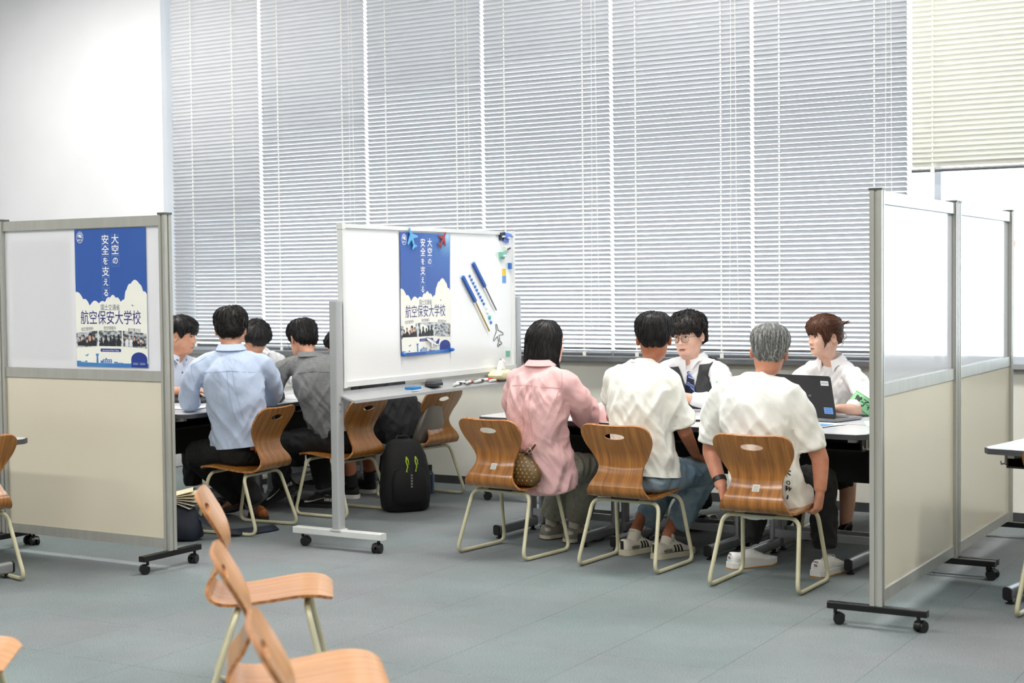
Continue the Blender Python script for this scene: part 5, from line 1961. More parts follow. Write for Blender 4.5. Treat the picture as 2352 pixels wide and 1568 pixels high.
def trousers(t, B, legs, m, seed, waist=.155, amp=.006, rt=.086, rk=.068, ra=.056, name='trousers', pside=None, voxel=.0095):
    mb = MB()
    ps = V(pside).normalized() if pside is not None else B.side
    pf = UP.cross(ps)
    c = B.P + V((0, 0, -.012))
    rings = []
    for z, k in ((-.095, .70), (-.075, .92), (-.03, 1.0), (.04, .97), (.10, .90)):
        rings.append(ring_pts(c + UP * z, ps, pf, waist * k, .112 * k, .116 * k, 2.5))
    mb.loft(rings)
    for sgn, knee, ankle in legs:
        hip = c + ps * sgn * .088 + pf * .03 - UP * .015
        knee = V(knee); ankle = V(ankle)
        limb(mb, [hip, hip.lerp(knee, .5) + UP * .004, knee], [rt, rt * .93, rk], 16, 5)
        limb(mb, [knee, knee.lerp(ankle, .5), ankle], [rk, lerp(rk, ra, .45), ra], 16, 5)
    return garment(t, name, mb, voxel, m, amp, ps, seed, iters=8, fold=15, along=5)

def neck_band(t, B, m, r=.066, tube=.0065, drop=.0, parent=None):
    """Ribbed crew neck."""
    b = MB()
    pts = []
    for k in range(28):
        a = 2 * pi * k / 28
        d = B.side * cos(a) * r * 1.02 + B.fwd * sin(a) * r * .95
        pts.append(B.N + d + B.nup * (.006 - .016 * (0.5 + .5 * sin(a))) )
    b.tube(pts, tube, 8, closed=True, flat_=1.4)
    obj('neck_band', localise(b.mesh('neck_band', m, smooth='all'), t.location), parent or t)

def hem_ring(t, parent, c, axis, r, m, tube=.004, name='sleeve_hem'):
    pass

# ---- woman in the pink shirt -------------------------------------------------
t = make_person('woman with a black bob in an oversized pink shirt, back turned', (-3.93, 7.05))
B = Body((-3.93, 7.03, .485), (-3.925, 7.02, 1.005), (-4.075, 7.03, .935), (-3.765, 7.0, .925), .03)
hp = HeadPose((-3.925, 7.085, 1.125), (-3.925, 7.03, 1.0), (.66, .90), rad(4), 0, B.side, B.nup, .98)
build_body(t, hp, B, SK_LIGHT, [])
mb = MB()
B.torso(mb, 1.08, rows=[(-.30, .172, .115, .125), (-.22, .178, .125, .132)] + TORSO[1:])
B.yoke(mb, .060)
limb(mb, [B.shR, (-3.725, 7.09, .81), (-3.735, 7.22, .715), (-3.62, 7.36, .735), (-3.52, 7.42, .74)], [.064, .074, .080, .062, .042], 16, 5)
limb(mb, [B.shL, (-4.125, 7.08, .81), (-4.15, 7.17, .72), (-4.06, 7.36, .735)], [.062, .068, .068, .045], 16, 5)
sh, bv = garment(t, 'shirt', mb, .0072, PINK, .0105, B.side, 1.0, fold=10, along=2.6, calm=.95)
bb = MB()
back = lambda s, x, y=.2: B.spine(s) + B.side * x - B.fwd * y
seam(bb, bv, [back(.80, -.17), back(.825, 0), back(.80, .17)], .0013, d=B.fwd)
seam(bb, bv, [back(.82, .0), back(.5, -.012), back(.2, -.02)], .0014, d=B.fwd)
seam(bb, bv, [back(.82, .03), back(.55, .03), back(.3, .04)], .001, d=B.fwd)
seam(bb, bv, [B.shR + V((0, -.05, .07)), B.shR + V((.02, -.09, 0)), B.shR + V((-.01, -.09, -.09))], .0012)
obj('yoke_seam', localise(bb.mesh('yoke_seam', M_SEAM['pink']), t.location), sh)
cb = MB(); collar(cb, B.N + B.nup * .004, B.side, B.fwd, B.nup, .064, .034, .03, 16, .030)
obj('collar', localise(cb.mesh('collar', PINK, smooth=50), t.location), sh)
trousers(t, B, [(1, (-3.83, 7.40, .42), (-3.935, 7.44, .12)), (-1, (-3.99, 7.42, .42), (-4.095, 7.45, .12))], KHAKI, 2.2, waist=.150, rt=.088, rk=.082, ra=.072)
# bob: thick shell from crown to jaw, open at the face
hm = MB()
rows_ = []
NZ, NA_ = 30, 52
for i in range(NZ):
    z = lerp(.132, -.150, i / (NZ - 1))
    if z > .02:
        k = sqrt(max(1 - ((z - .02) / .115) ** 2, 0.0))
        w_, b_, f_ = .094 * k, .120 * k, .092 * k
    else:
        q = (.02 - z) / .17
        w_ = .094 + .012 * sin(pi * min(q, 1) * .7) - .020 * sstep(.75, 1.05, q)
        b_ = .120 - .004 * q - .034 * sstep(.7, 1.05, q)
        f_ = .092
    outer, inner = [], []
    az0 = lerp(12, 50, sstep(.10, .02, z)) + lerp(0, 18, sstep(.02, -.10, z))
    for k in range(NA_):
        a = rad(az0 + (360 - 2 * az0) * k / (NA_ - 1))        # azimuth from the face
        rr = 1.0 + .016 * noise.noise(V((a * 9, 3.1, z * 3))) + .012 * noise.noise(V((a * 26, 1.1, z * 2.0)))
        flick = .012 * sstep(-.09, -.15, z)
        ex = V((w_ * sin(a), (f_ if cos(a) > 0 else b_) * cos(a), z + (.012 * noise.noise(V((a * 5, 0, 0))) if i == NZ - 1 else 0)))
        o_ = V((ex.x * rr, ex.y * rr - .004, ex.z))
        outer.append(o_); inner.append(V((ex.x * .80, ex.y * .80 - .004, z * .98 - .002)))
    rows_.append(outer + inner[::-1])
hm.loft(rows_)
tmp = hm.mesh('tmp', M_PAPER); bvl = bvh_of(tmp); bpy.data.meshes.remove(tmp)
out = MB(); out.v = [hp.H + hp.R @ (p * hp.s) for p in hm.v]; out.f = hm.f[:]; out.m = hm.m[:]
class Rigid:
    def __init__(s, h): s.h = h
    def __call__(s, p): return s.h.H + s.h.R @ (V(p) * s.h.s)
hair_locks(out, Rigid(hp), bvl, lambda p: -.14 if p.y < .07 else .05, 700, 5, (.06, .12), .0018, (.0005, .003), crown=V((0, .0, .14)), region=lambda p: p.length > .085)
for k in range(10):      # flicked tips by the cheek
    p0 = V((.086 + .004 * random.random(), .035 - .012 * k * .5, -.09)); 
    out.tube([Rigid(hp)(p0), Rigid(hp)(p0 + V((.006, .004, -.035))), Rigid(hp)(p0 + V((.016 + .002 * k, .022 + .002 * k, -.060 - .002 * (k % 3))))], [.006, .005, .0008], 6)
obj('hair', localise(out.mesh('hair', HAIR_BLACK, smooth='all'), t.location), t, label='glossy black bob')
add_face(t, t.location, hp, HAIR_BLACK, lip=M_LIPF)
for a, tt, nm in (((-3.955, 7.335), (-3.84, 7.56), 1), ((-4.125, 7.38), (-4.03, 7.61), 2)):
    shoe(t, t.location, (*a, 0), (*tt, 0), 'grey', L=.25)
for c in ((-3.935, 7.405), (-4.105, 7.445)):
    b = MB(); b.cyl((c[0], c[1], .06), (c[0] + .0, c[1] + .005, .14), .034, 14)
    obj('sock', localise(b.mesh('sock', SOCK, smooth=True), t.location), t)

# ---- young man in the white T-shirt and jeans --------------------------------
t = make_person('young man in a white T-shirt and washed jeans, hand on his knee', (-3.29, 6.98))
B = Body((-3.29, 6.965, .485), (-3.315, 7.0, 1.035), (-3.475, 7.0, .952), (-3.165, 7.0, .947), .035)
hp = HeadPose((-3.285, 7.075, 1.158), (-3.31, 7.01, 1.03), (-.40, .90), rad(12), 0, B.side, B.nup, 1.0)
arm = MB()
arm_skin(arm, [(-3.13, 7.025, .78), (-3.105, 7.06, .68), (-3.105, 7.19, .555)], [.034, .038, .026])
hand(arm, (-3.105, 7.195, .548), (.16, .62, -.34), (0, -.35, -.95), (-1, .1, .1), (.22, .30, .25), .98, .15)
arm2 = MB()
arm_skin(arm2, [(-3.54, 7.1, .75), (-3.52, 7.2, .70), (-3.42, 7.38, .735)], [.042, .038, .026])
hand(arm2, (-3.41, 7.395, .735), (.5, .85, 0), (0, 0, -1), (.85, -.5, 0), (.2, .3, .2))
build_body(t, hp, B, SK_TAN, [arm, arm2])
mb = MB()
B.torso(mb, 1.07, rows=[(-.20, .166, .118, .126)] + TORSO[1:])
B.yoke(mb, .060)
limb(mb, [B.shR, (-3.14, 7.02, .84), (-3.112, 7.055, .712)], [.062, .068, .070], 16, 5)
limb(mb, [B.shL, (-3.51, 7.06, .83), (-3.515, 7.14, .74)], [.062, .066, .064], 16, 5)
sh, bv = garment(t, 't_shirt', mb, .0072, TEE2, .0120, B.side, 4.0, fold=9, along=2.4, hem=(B.spine(-.03), (B.up + B.side * .12).normalized()), calm=.93)
neck_band(t, B, TEE2, .064, parent=sh)
trousers(t, B, [(1, (-3.115, 7.36, .445), (-3.27, 7.31, .145)), (-1, (-3.35, 7.40, .42), (-3.475, 7.36, .14))], JEANS, 6.0, waist=.156, rt=.090, rk=.078, ra=.068, amp=.007)
for (x, y), (tx, ty) in (((-3.315, 7.125), (-3.205, 7.39)), ((-3.51, 7.145), (-3.435, 7.42))):
    shoe(t, t.location, (x, y, 0), (tx, ty, 0), 'white_stripe', L=.28)
for c in ((-3.285, 7.205), (-3.49, 7.225)):
    b = MB(); b.cyl((c[0], c[1], .06), (c[0] + .005, c[1] + .03, .118), .034, 14)
    obj('sock', localise(b.mesh('sock', mat('sock_cream_rib', (226, 220, 204), .9, var=.08, bump=.4, bscale=200), smooth=True), t.location), t)
for c, d in (((-3.282, 7.215, .10), (-3.272, 7.29, .19)), ((-3.487, 7.24, .10), (-3.478, 7.33, .19))):
    b = MB(); b.cyl(c, d, .031, 14)
    obj('ankle', localise(b.mesh('ankle', SK_TAN, smooth=True), t.location), t)
out, bvl, hl = hair_cap(hp, HL_FRINGE, .030, .022, .008, 3, .003)
hair_locks(out, hp, bvl, hl, 700, 8, (.05, .09), .0021, (.0005, .004), crown=V((.012, -.035, .12)))
obj('hair', localise(out.mesh('hair', HAIR_BLACK, smooth='all'), t.location), t)
b = MB(); b.tube([(-3.245, 7.02, .47), (-3.205, 7.025, .44), (-3.195, 7.03, .40), (-3.185, 7.03, .375)], .0025, 6); b.sphere((-3.195, 7.03, .40), .006, .006, .008)
obj('drawcord', localise(b.mesh('drawcord', BLACKP), t.location), t)

# ---- grey haired man ------------------------------------------------------------
t = make_person('grey haired man in a white T-shirt and black trousers gripping his seat', (-2.57, 6.82))
B = Body((-2.565, 6.825, .485), (-2.635, 6.83, .985), (-2.80, 6.83, .905), (-2.465, 6.815, .915), .045)
hp = HeadPose((-2.60, 6.925, 1.105), (-2.632, 6.85, .982), (-.34, .94), rad(13), rad(5), B.side, B.nup, 1.0)
armR = MB()
arm_skin(armR, [(-2.375, 6.86, .72), (-2.325, 6.865, .60), (-2.318, 6.845, .455)], [.046, .042, .029])
hand(armR, (-2.318, 6.845, .45), (-.10, -.12, -.9), (-1, .1, 0), (.05, 1, 0), (.75, .9, .6), 1.0, .55)
armL = MB()
arm_skin(armL, [(-2.86, 6.85, .72), (-2.885, 6.87, .61), (-2.795, 6.79, .45)], [.045, .042, .029])
hand(armL, (-2.79, 6.785, .445), (.22, -.05, -.8), (1, .0, 0), (-.05, 1, 0), (.75, .9, .6), 1.0, .5)
build_body(t, hp, B, SK_OLD, [armR, armL])
mb = MB()
B.torso(mb, 1.08, rows=[(-.30, .174, .115, .130), (-.22, .182, .126, .136)] + TORSO[1:])
B.yoke(mb, .064)
limb(mb, [B.shR, (-2.40, 6.84, .80), (-2.355, 6.855, .645)], [.068, .072, .072], 16, 5)
limb(mb, [B.shL, (-2.845, 6.84, .80), (-2.87, 6.86, .66)], [.068, .072, .070], 16, 5)
sh, bv = garment(t, 't_shirt', mb, .0072, TEE, .0120, B.side, 8.0, fold=9, along=2.4, calm=.90)
neck_band(t, B, TEE, .066, parent=sh)
b = MB()
w_ = lambda u, v: None
def on_shirt(u, v):
    p = B.spine(.10) + B.side * (.155 + u * .6) - B.fwd * (.10 - (u) * .9) + UP * v
    q = bv.find_nearest(p)
    return q[0] + q[1] * .0015
for ch, dz, sz in (('T', .095, .028), ('V', .06, .03), ('＊', .015, .05), ('O', -.035, .026), ('W', -.068, .026), ('E', -.105, .026)):
    place_text(b, ch, lambda u, v: on_shirt(u, v + dz), sz, .0008, rot=-.25)
obj('shirt_print', localise(b.mesh('shirt_print', flat('print_black', (36, 36, 38), .8)), t.location), sh)
trousers(t, B, [(1, (-2.44, 7.24, .46), (-2.395, 7.14, .13)), (-1, (-2.77, 7.27, .43), (-2.80, 7.15, .13))], BLACKP, 9.0, waist=.150, rt=.090, rk=.076, ra=.060)
shoe(t, t.location, (-2.858, 7.045, 0), (-2.722, 7.30, 0), 'white_gum', L=.295)
shoe(t, t.location, (-2.405, 7.035, 0), (-2.355, 7.32, 0), 'white_gum', L=.295)
out, bvl, hl = hair_cap(hp, HL_CREW, .028, .018, .007, 5, .004)
out.m = [1] * len(out.m)
hair_locks(out, hp, bvl, hl, 1000, 12, (.04, .08), .0021, (.0002, .0025), crown=V((-.012, -.03, .12)), nm=3)
obj('hair', localise(out.mesh('hair', HAIR_GREY, smooth='all'), t.location), t, label='short grey hair')
b = MB(); 
wc = V((-2.812, 6.805, .485)); wd = V((.09, -.08, -.16)).normalized(); ws = wd.orthogonal().normalized(); wf = wd.cross(ws)
b.loft([[wc + wd * z + ws * cos(a) * .034 + wf * sin(a) * .034 for a in [2 * pi * k / 18 for k in range(18)]] for z in (-.011, .011)])
wt = obj('wristwatch', localise(b.mesh('wristwatch', flat('watch_black', (18, 18, 19), .4), smooth=40), t.location), t)

# ---- young man in the waistcoat ---------------------------------------------------
t = make_person('young man with glasses in a charcoal waistcoat and striped tie, facing the visitors', (-3.60, 8.40))
B = Body((-3.56, 8.44, .49), (-3.612, 8.345, .985), (-3.44, 8.33, .915), (-3.80, 8.36, .915), .02)
hp = HeadPose((-3.618, 8.278, 1.128), (-3.614, 8.335, .982), (-.10, -1.0), rad(7), rad(2), B.side, B.nup, 1.02)
arm = MB()
arm_skin(arm, [(-3.40, 8.05, .752), (-3.47, 7.99, .775), (-3.51, 7.955, .79)], [.034, .030, .026])
hand(arm, (-3.50, 7.96, .792), (-.75, -.35, .22), (0.25, 0, -1), (-.1, -.5, .8), (.3, .45, .35), .95)
build_body(t, hp, B, SK_LIGHT, [arm])
mb = MB(); B.torso(mb, 1.0); B.yoke(mb, .060)
limb(mb, [B.shL, (-3.385, 8.25, .82), (-3.33, 8.12, .755), (-3.42, 8.03, .765), (-3.478, 7.985, .782)], [.066, .062, .058, .050, .042], 16, 5)
limb(mb, [B.shR, (-3.84, 8.26, .82), (-3.85, 8.14, .755), (-3.70, 8.00, .755)], [.066, .062, .058, .045], 16, 5)
sh, bv = garment(t, 'shirt', mb, .0075, SHIRTW, .006, B.side, 14.0, fold=16, along=5)
vmb = MB(); B.torso(vmb, 1.0, grow=.007, s0=-.3, s1=.99)
limb(vmb, [B.spine(.93), B.shL.lerp(B.N, .2)], [.066, .071], 14, 4); limb(vmb, [B.spine(.93), B.shR.lerp(B.N, .2)], [.066, .071], 14, 4)
ARM = .148
VS = (B.side - B.nup * B.side.dot(B.nup)).normalized()
vp = B.N + B.nup * -.215
planes_v = [(B.N + VS * sx * ARM, VS) for sx in (-1, 1)] + [(B.N - B.nup * .012, B.nup), (B.N - B.nup * .27, B.nup)]
planes_v += [(vp, (VS * sx * .20 - B.nup * .072).normalized()) for sx in (-1, 1)]
def cutv(c):
    d = c - B.spine(.5)
    x = (c - B.N).dot(VS); z = (c - B.N).dot(B.nup); y = (c - B.spine(.7)).dot(B.fwd)
    if z > -.012: return True
    if abs(x) > ARM: return z > -.27
    if y > .0 and z > -.215 and abs(x) < .072 * (z + .215) / .20: return True
    return False
vs_, bvv = garment(t, 'waistcoat', vmb, .007, VEST, .004, B.side, 3.0, fold=14, along=4, cut=cutv, planes=planes_v)
sm_ = vs_.modifiers.new('thickness', 'SOLIDIFY'); sm_.thickness = .004; sm_.offset = 1
for k in range(3):
    q = bvv.find_nearest(B.N + B.nup * (-.25 - .04 * k) + B.fwd * .2)
    b = MB(); b.sphere(q[0] + q[1] * .004, .006, .006, .006, 10, 6)
    obj('button', localise(b.mesh('button', flat('button_dark', (34, 34, 36), .4)), t.location), vs_)
cb = MB(); collar(cb, B.N + B.nup * .006, B.side, B.fwd, B.nup, .062, .036, .05, 12, .034)
obj('collar', localise(cb.mesh('collar', SHIRTW, smooth=50), t.location), sh)
# striped tie laid on the shirt front
def tie_mat():
    m = bpy.data.materials.new('tie_stripes'); m.use_nodes = True
    n, l = m.node_tree.nodes, m.node_tree.links
    bs = n['Principled BSDF']; bs.inputs['Roughness'].default_value = .45
    uv = n.new('ShaderNodeUVMap'); sp = n.new('ShaderNodeSeparateXYZ'); l.new(uv.outputs['UV'], sp.inputs['Vector'])
    ad = n.new('ShaderNodeMath'); ad.operation = 'ADD'; l.new(sp.outputs['X'], ad.inputs[0]); l.new(sp.outputs['Y'], ad.inputs[1])
    fr = n.new('ShaderNodeMath'); fr.operation = 'FRACT'; l.new(ad.outputs['Value'], fr.inputs[0])
    cr = n.new('ShaderNodeValToRGB'); cr.color_ramp.interpolation = 'CONSTANT'
    e = cr.color_ramp.elements
    e[0].position = 0; e[0].color = rgb(26, 30, 58)
    e[1].position = .50; e[1].color = rgb(208, 206, 226)
    x = e.new(.56); x.color = rgb(64, 98, 178)
    x = e.new(.82); x.color = rgb(208, 206, 226)
    x = e.new(.88); x.color = rgb(26, 30, 58)
    l.new(fr.outputs['Value'], cr.inputs['Fac']); l.new(cr.outputs['Color'], bs.inputs['Base Color'])
    return m
M_TIE = tie_mat()
b = MB(); uvs = []
rows_t = [(-.012, .017), (-.030, .019), (-.048, .013), (-.055, .015), (-.10, .021), (-.15, .027), (-.20, .031), (-.23, .033)]
n_ = 7
for z, w in rows_t:
    for k in range(n_):
        x = -w + 2 * w * k / (n_ - 1)
        p = B.N + B.side * x + B.nup * z + B.fwd * .25
        q = bv.find_nearest(B.N + B.side * x + B.nup * z + B.fwd * .16)
        bulge = .010 + (.008 * (1 - (x / w) ** 2) if z > -.05 else .003 * (1 - (x / w) ** 2))
        b.v.append(q[0] + B.fwd * bulge); uvs.append((x / .075, -z / .085))
for i in range(len(rows_t) - 1):
    for k in range(n_ - 1):
        a = i * n_ + k
        b.f.append((a, a + 1, a + n_ + 1, a + n_)); b.m.append(0)
me = b.mesh('tie', M_TIE, smooth='all', recalc=False)
uvl = me.uv_layers.new(name='UVMap')
for lp in me.loops: uvl.data[lp.index].uv = uvs[lp.vertex_index]
to = obj('tie', localise(me, t.location), t, label='navy tie with blue and white stripes')
sm_ = to.modifiers.new('thickness', 'SOLIDIFY'); sm_.thickness = .004
HL_VEST = [(0, .036), (20, .034), (40, .030), (58, .012), (72, -.010), (86, -.004), (100, .020), (112, -.008), (125, -.045), (145, -.070), (180, -.078)]
out, bvl, hl = hair_cap(hp, HL_VEST, .038, .026, .010, 9, .006, lump=.006, taper=.03)
hair_locks(out, hp, bvl, hl, 900, 15, (.035, .07), .0032, (.0005, .006), crown=V((.0, -.02, .13)), curl=.55)
for k in range(46):
    x = -.062 + .124 * k / 45 + random.uniform(-.003, .003)
    z1 = .022 + random.uniform(-.010, .012)
    xx = x * 1.02 + random.uniform(-.010, .010)
    out.tube([hp(V((x * .75, .05, .125))), hp(V((x * .98, head_y(max(-.07, min(.07, x * .9)), .075) + .030, .085))), hp(V((x * 1.05, head_y(max(-.07, min(.07, x)), .05) + .022, .052))), hp(V((xx, head_y(max(-.07, min(.07, xx)), z1) + .010, z1)))], [.006, .0085, .0065, .0008], 6)
obj('hair', localise(out.mesh('hair', HAIR_SOFT, smooth='all'), t.location), t, label='tousled black hair')
add_face(t, t.location, hp, HAIR_SOFT, gaze=.5, open_=.7)
# wire glasses
b = MB(); lens = MB()
for s in (-1, 1):
    rim = [(s * .033 + .0235 * math.copysign(abs(cos(a)) ** .75, cos(a)), -.006 + .0205 * math.copysign(abs(sin(a)) ** .8, sin(a))) for a in [2 * pi * k / 28 for k in range(28)]]
    yy = .101
    b.tube([hp(V((x, yy - .25 * abs(x) ** 1.6 , z))) for x, z in rim], .0011, 6, closed=True)
    lens.add([hp(V((x * .985, yy - .25 * abs(x) ** 1.6, z))) for x, z in rim], [tuple(range(28))])
    b.tube([hp(V((s * .056, yy - .004, .004))), hp(V((s * .076, .07, .006))), hp(V((s * .083, -.01, .004))), hp(V((s * .080, -.03, -.012)))], .0012, 6)
b.tube([hp(V((-.0105, .1005, -.002))), hp(V((0, .104, .001))), hp(V((.0105, .1005, -.002)))], .0011, 6)
gl = obj('glasses', localise(b.mesh('glasses', mat('glasses_wire', (70, 64, 58), .3, .7), smooth='all'), t.location), t, label='thin metal framed glasses')
obj('lens', localise(lens.mesh('lens', glass_mat()), t.location), gl)
# black trousers and a polished shoe under the desk
trousers(t, B, [(1, (-3.72, 8.02, .46), (-3.78, 8.10, .12)), (-1, (-3.50, 8.02, .46), (-3.475, 8.16, .13))], BLACKP, 11, waist=.17, rt=.085, rk=.068, ra=.058, voxel=.012)
shoe(t, t.location, (-3.43, 8.24, 0), (-3.52, 7.98, 0), 'black_leather', L=.28)
shoe(t, t.location, (-3.77, 8.22, 0), (-3.79, 7.95, 0), 'black_leather', L=.28)

def armband(t, c, axis, out_dir, r, h=.06, span=150, text=None, name='armband', tilt=0.0, rx=None):
    """Clear vinyl sleeve band wrapped half round the upper arm."""
    c = V(c); ax = V(axis).normalized(); o = V(out_dir); o = (o - ax * o.dot(ax)).normalized(); s = ax.cross(o).normalized()
    b = MB(); n = 16
    vs_, fs_ = [], []
    for k in range(n + 1):
        a = rad(-span / 2 + span * k / n)
        d = o * cos(a) + s * sin(a)
        for z in (-h / 2, h / 2):
            vs_.append(c + d * r + ax * z)
    b.add(vs_, [(2 * k, 2 * k + 2, 2 * k + 3, 2 * k + 1) for k in range(n)])
    bo = obj(name, localise(b.mesh(name, GREENBAND), t.location), t, label='clear green vinyl armband')
    sm = bo.modifiers.new('thickness', 'SOLIDIFY'); sm.thickness = .0015
    b = MB()
    for z in (-h / 2, h / 2):
        b.tube([c + (o * cos(a) + s * sin(a)) * (r + .001) + ax * z for a in [rad(-span / 2 + span * k / n) for k in range(n + 1)]], .0022, 5)
    obj('band_edge', localise(b.mesh('band_edge', BANDEDGE), t.location), bo)
    if text:
        b = MB()
        place_text(b, text, lambda u, v: c + (o * cos(u / r) + s * sin(u / r)) * (r + .003) + ax * v, .046, .0008, .95)
        obj('lettering', localise(b.mesh('lettering', flat('armband_ink', (30, 40, 34), .6)), t.location), bo)
    return bo
armband(t, (-3.372, 8.215, .80), (.04, -.10, -.09), (1, -.6, .3), .069, .05)

# ---- woman in the white blouse -----------------------------------------------------
t = make_person('woman with brown hair in a claw clip and a white blouse, behind the laptop', (-2.76, 8.42))
B = Body((-2.72, 8.46, .49), (-2.757, 8.335, .985), (-2.625, 8.315, .918), (-2.895, 8.34, .925), .02)
hp = HeadPose((-2.782, 8.28, 1.133), (-2.76, 8.325, .985), (-.62, -.79), rad(4), 0, B.side, B.nup, .95)
arm = MB()
arm_skin(arm, [(-2.51, 8.06, .742), (-2.575, 7.98, .748), (-2.60, 7.955, .75)], [.034, .027, .024])
hand(arm, (-2.602, 7.95, .752), (-.8, -.25, .02), (0, 0, -1), (-.1, .9, 0), (.25, .35, .3), .88)
build_body(t, hp, B, SK_LIGHT, [arm])
mb = MB(); B.torso(mb, 1.04, k_sh=.90); B.yoke(mb, .054)
limb(mb, [B.shL, (-2.55, 8.26, .83), (-2.49, 8.16, .752), (-2.55, 8.035, .752)], [.056, .062, .062, .038], 16, 5)
limb(mb, [B.shR, (-2.95, 8.25, .82), (-2.965, 8.15, .75), (-2.86, 8.0, .75)], [.056, .060, .058, .042], 16, 5)
sh, bv = garment(t, 'blouse', mb, .0078, BLOUSE, .0075, B.side, 21.0, fold=11, along=3)
cb = MB(); collar(cb, B.N + B.nup * .004, B.side, B.fwd, B.nup, .064, .034, .062, 24, .034)
obj('collar', localise(cb.mesh('collar', BLOUSE, smooth=50), t.location), sh)
bb = MB(); fr_ = lambda s, x: B.spine(s) + B.side * x + B.fwd * .25
seam(bb, bv, [fr_(.92, .012), fr_(.5, .014), fr_(.2, .014)], .0010); seam(bb, bv, [fr_(.92, -.012), fr_(.5, -.014), fr_(.2, -.014)], .0010)
obj('placket', localise(bb.mesh('placket', M_SEAM['white']), t.location), sh)
armband(t, (-2.510, 8.125, .768), (.50, .29, .80), (.42, -.90, .05), .072, .075, 150, '電子科')
HL_W = [(0, .046), (18, .040), (34, .030), (48, .012), (60, -.012), (72, -.040), (84, -.030), (96, .008), (108, .0), (125, -.030), (145, -.062), (180, -.075)]
out, bvl, hl = hair_cap(hp, HL_W, .022, .018, .012, 13, .003, taper=.025)
hair_locks(out, hp, bvl, hl, 700, 31, (.06, .10), .0018, (.0005, .003), flow=lambda p: V((0, -.12, -.015)) - p * .35 + V((0, -.4, 0)) if p.y < .03 else V((p.x * .4, -.25, -.9)) , nm=1)
hair_locks(out, hp, bvl, hl, 110, 33, (.06, .10), .0015, (.001, .004), flow=lambda p: V((0, -.12, -.015)) - p * .35 + V((0, -.4, 0)) if p.y < .03 else V((p.x * .4, -.25, -.9)), mi0=1)
for k in range(40):        # blunt fringe
    x = -.050 + .1 * k / 39 + random.uniform(-.002, .002)
    z1 = .012 + .004 * math.cos(x * 40) + random.uniform(-.004, .003)
    out.tube([hp(V((x * .7, .055, .118))), hp(V((x * .92, head_y(x * .9, .075) + .018, .078))), hp(V((x, head_y(x, .045) + .013, .045))), hp(V((x * 1.03, head_y(x, z1) + .006, z1)))], [.004, .0055, .005, .001], 6)
for s in (-1, 1):          # face framing strands
    for k in range(7):
        x = s * (.052 + .004 * k)
        out.tube([hp(V((x * .8, .05, .10))), hp(V((x * 1.06, .062, .05))), hp(V((s * (.070 + .001 * k), .052 - .003 * k, 0))), hp(V((s * .073, .040 - .004 * k, -.045 + .004 * k))), hp(V((s * .066, .046 - .005 * k, -.075 + .006 * k)))], [.004, .0045, .004, .003, .0006], 6)
# gathered twist at the back with loose ends
for k in range(46):
    a = 2 * pi * k / 46; r1 = .012 + .020 * random.random()
    p0 = V((r1 * cos(a), -.095, -.035 + r1 * sin(a)))
    out.tube([hp(p0 + V((0, .03, .0))), hp(p0 + V((.0, -.012, .012))), hp(p0 + V((.0, -.022, .04))), hp(V((p0.x * .6, -.112 - .008 * random.random(), .055)))], [.007, .010, .008, .003], 6)
for k in range(18):
    a = random.uniform(-1, 1)
    out.tube([hp(V((a * .018, -.108, .035))), hp(V((a * .03, -.135, .062 + .01 * random.random()))), hp(V((a * .045, -.165 - .012 * random.random(), .068 + .016 * random.random())))], [.006, .0045, .0006], 6, mi=random.randrange(2))
obj('hair', localise(out.mesh('hair', [HAIR_BROWN, HAIR_BROWN2], smooth='all'), t.location), t, label='brown hair twisted up behind')
b = MB()
for s in (-1, 1):
    pts = []
    for k in range(25):
        u = k / 24
        pts.append(hp(V((s * (.034 + .010 * sin(u * 5 * pi)), -.118 + .018 * cos(u * 2 * pi), -.070 + .11 * u))))
    b.tube(pts, .0028, 6)
cl_pts = [hp(V((.0 + .03 * cos(a), -.142, -.01 + .022 * sin(a)))) for a in [2 * pi * k / 16 for k in range(16)]]
b.tube(cl_pts, .0025, 6, closed=True)
obj('claw_clip', localise(b.mesh('claw_clip', flat('clip_ivory', (222, 212, 196), .3), smooth='all'), t.location), t, label='ivory wire claw clip')
add_face(t, t.location, hp, HAIR_BROWN, gaze=.2, lip=M_LIPF)
b = MB(); b.tube([hp(V((-.082 + .006 * cos(a), -.012 + .0 , -.050 + .007 * sin(a)))) for a in [2 * pi * k / 14 for k in range(14)]], .0010, 5, closed=True)
obj('earring', localise(b.mesh('earring', mat('earring_gold', (214, 186, 130), .25, .9)), t.location), t)
trousers(t, B, [(1, (-2.90, 8.05, .44), (-2.93, 8.22, .26)), (-1, (-2.68, 8.06, .44), (-2.60, 8.16, .30))], BLACKP, 12, waist=.165, rt=.08, rk=.066, ra=.055, name='skirt', voxel=.012)
for pts_ in ([(-2.60, 8.15, .33), (-2.595, 8.12, .2), (-2.60, 8.10, .09)], [(-2.93, 8.22, .29), (-2.95, 8.28, .18), (-2.97, 8.31, .10)]):
    b = MB(); limb(b, pts_, [.047, .043, .031], 14, 4)
    obj('stockinged_leg', localise(b.mesh('stockinged_leg', mat('stocking_beige', (206, 158, 138), .5, var=.06), smooth='all'), t.location), t)
pump(t, t.location, (-2.578, 8.125, 0), (-2.69, 7.94, 0)); pump(t, t.location, (-2.935, 8.34, .0), (-3.08, 8.17, 0))
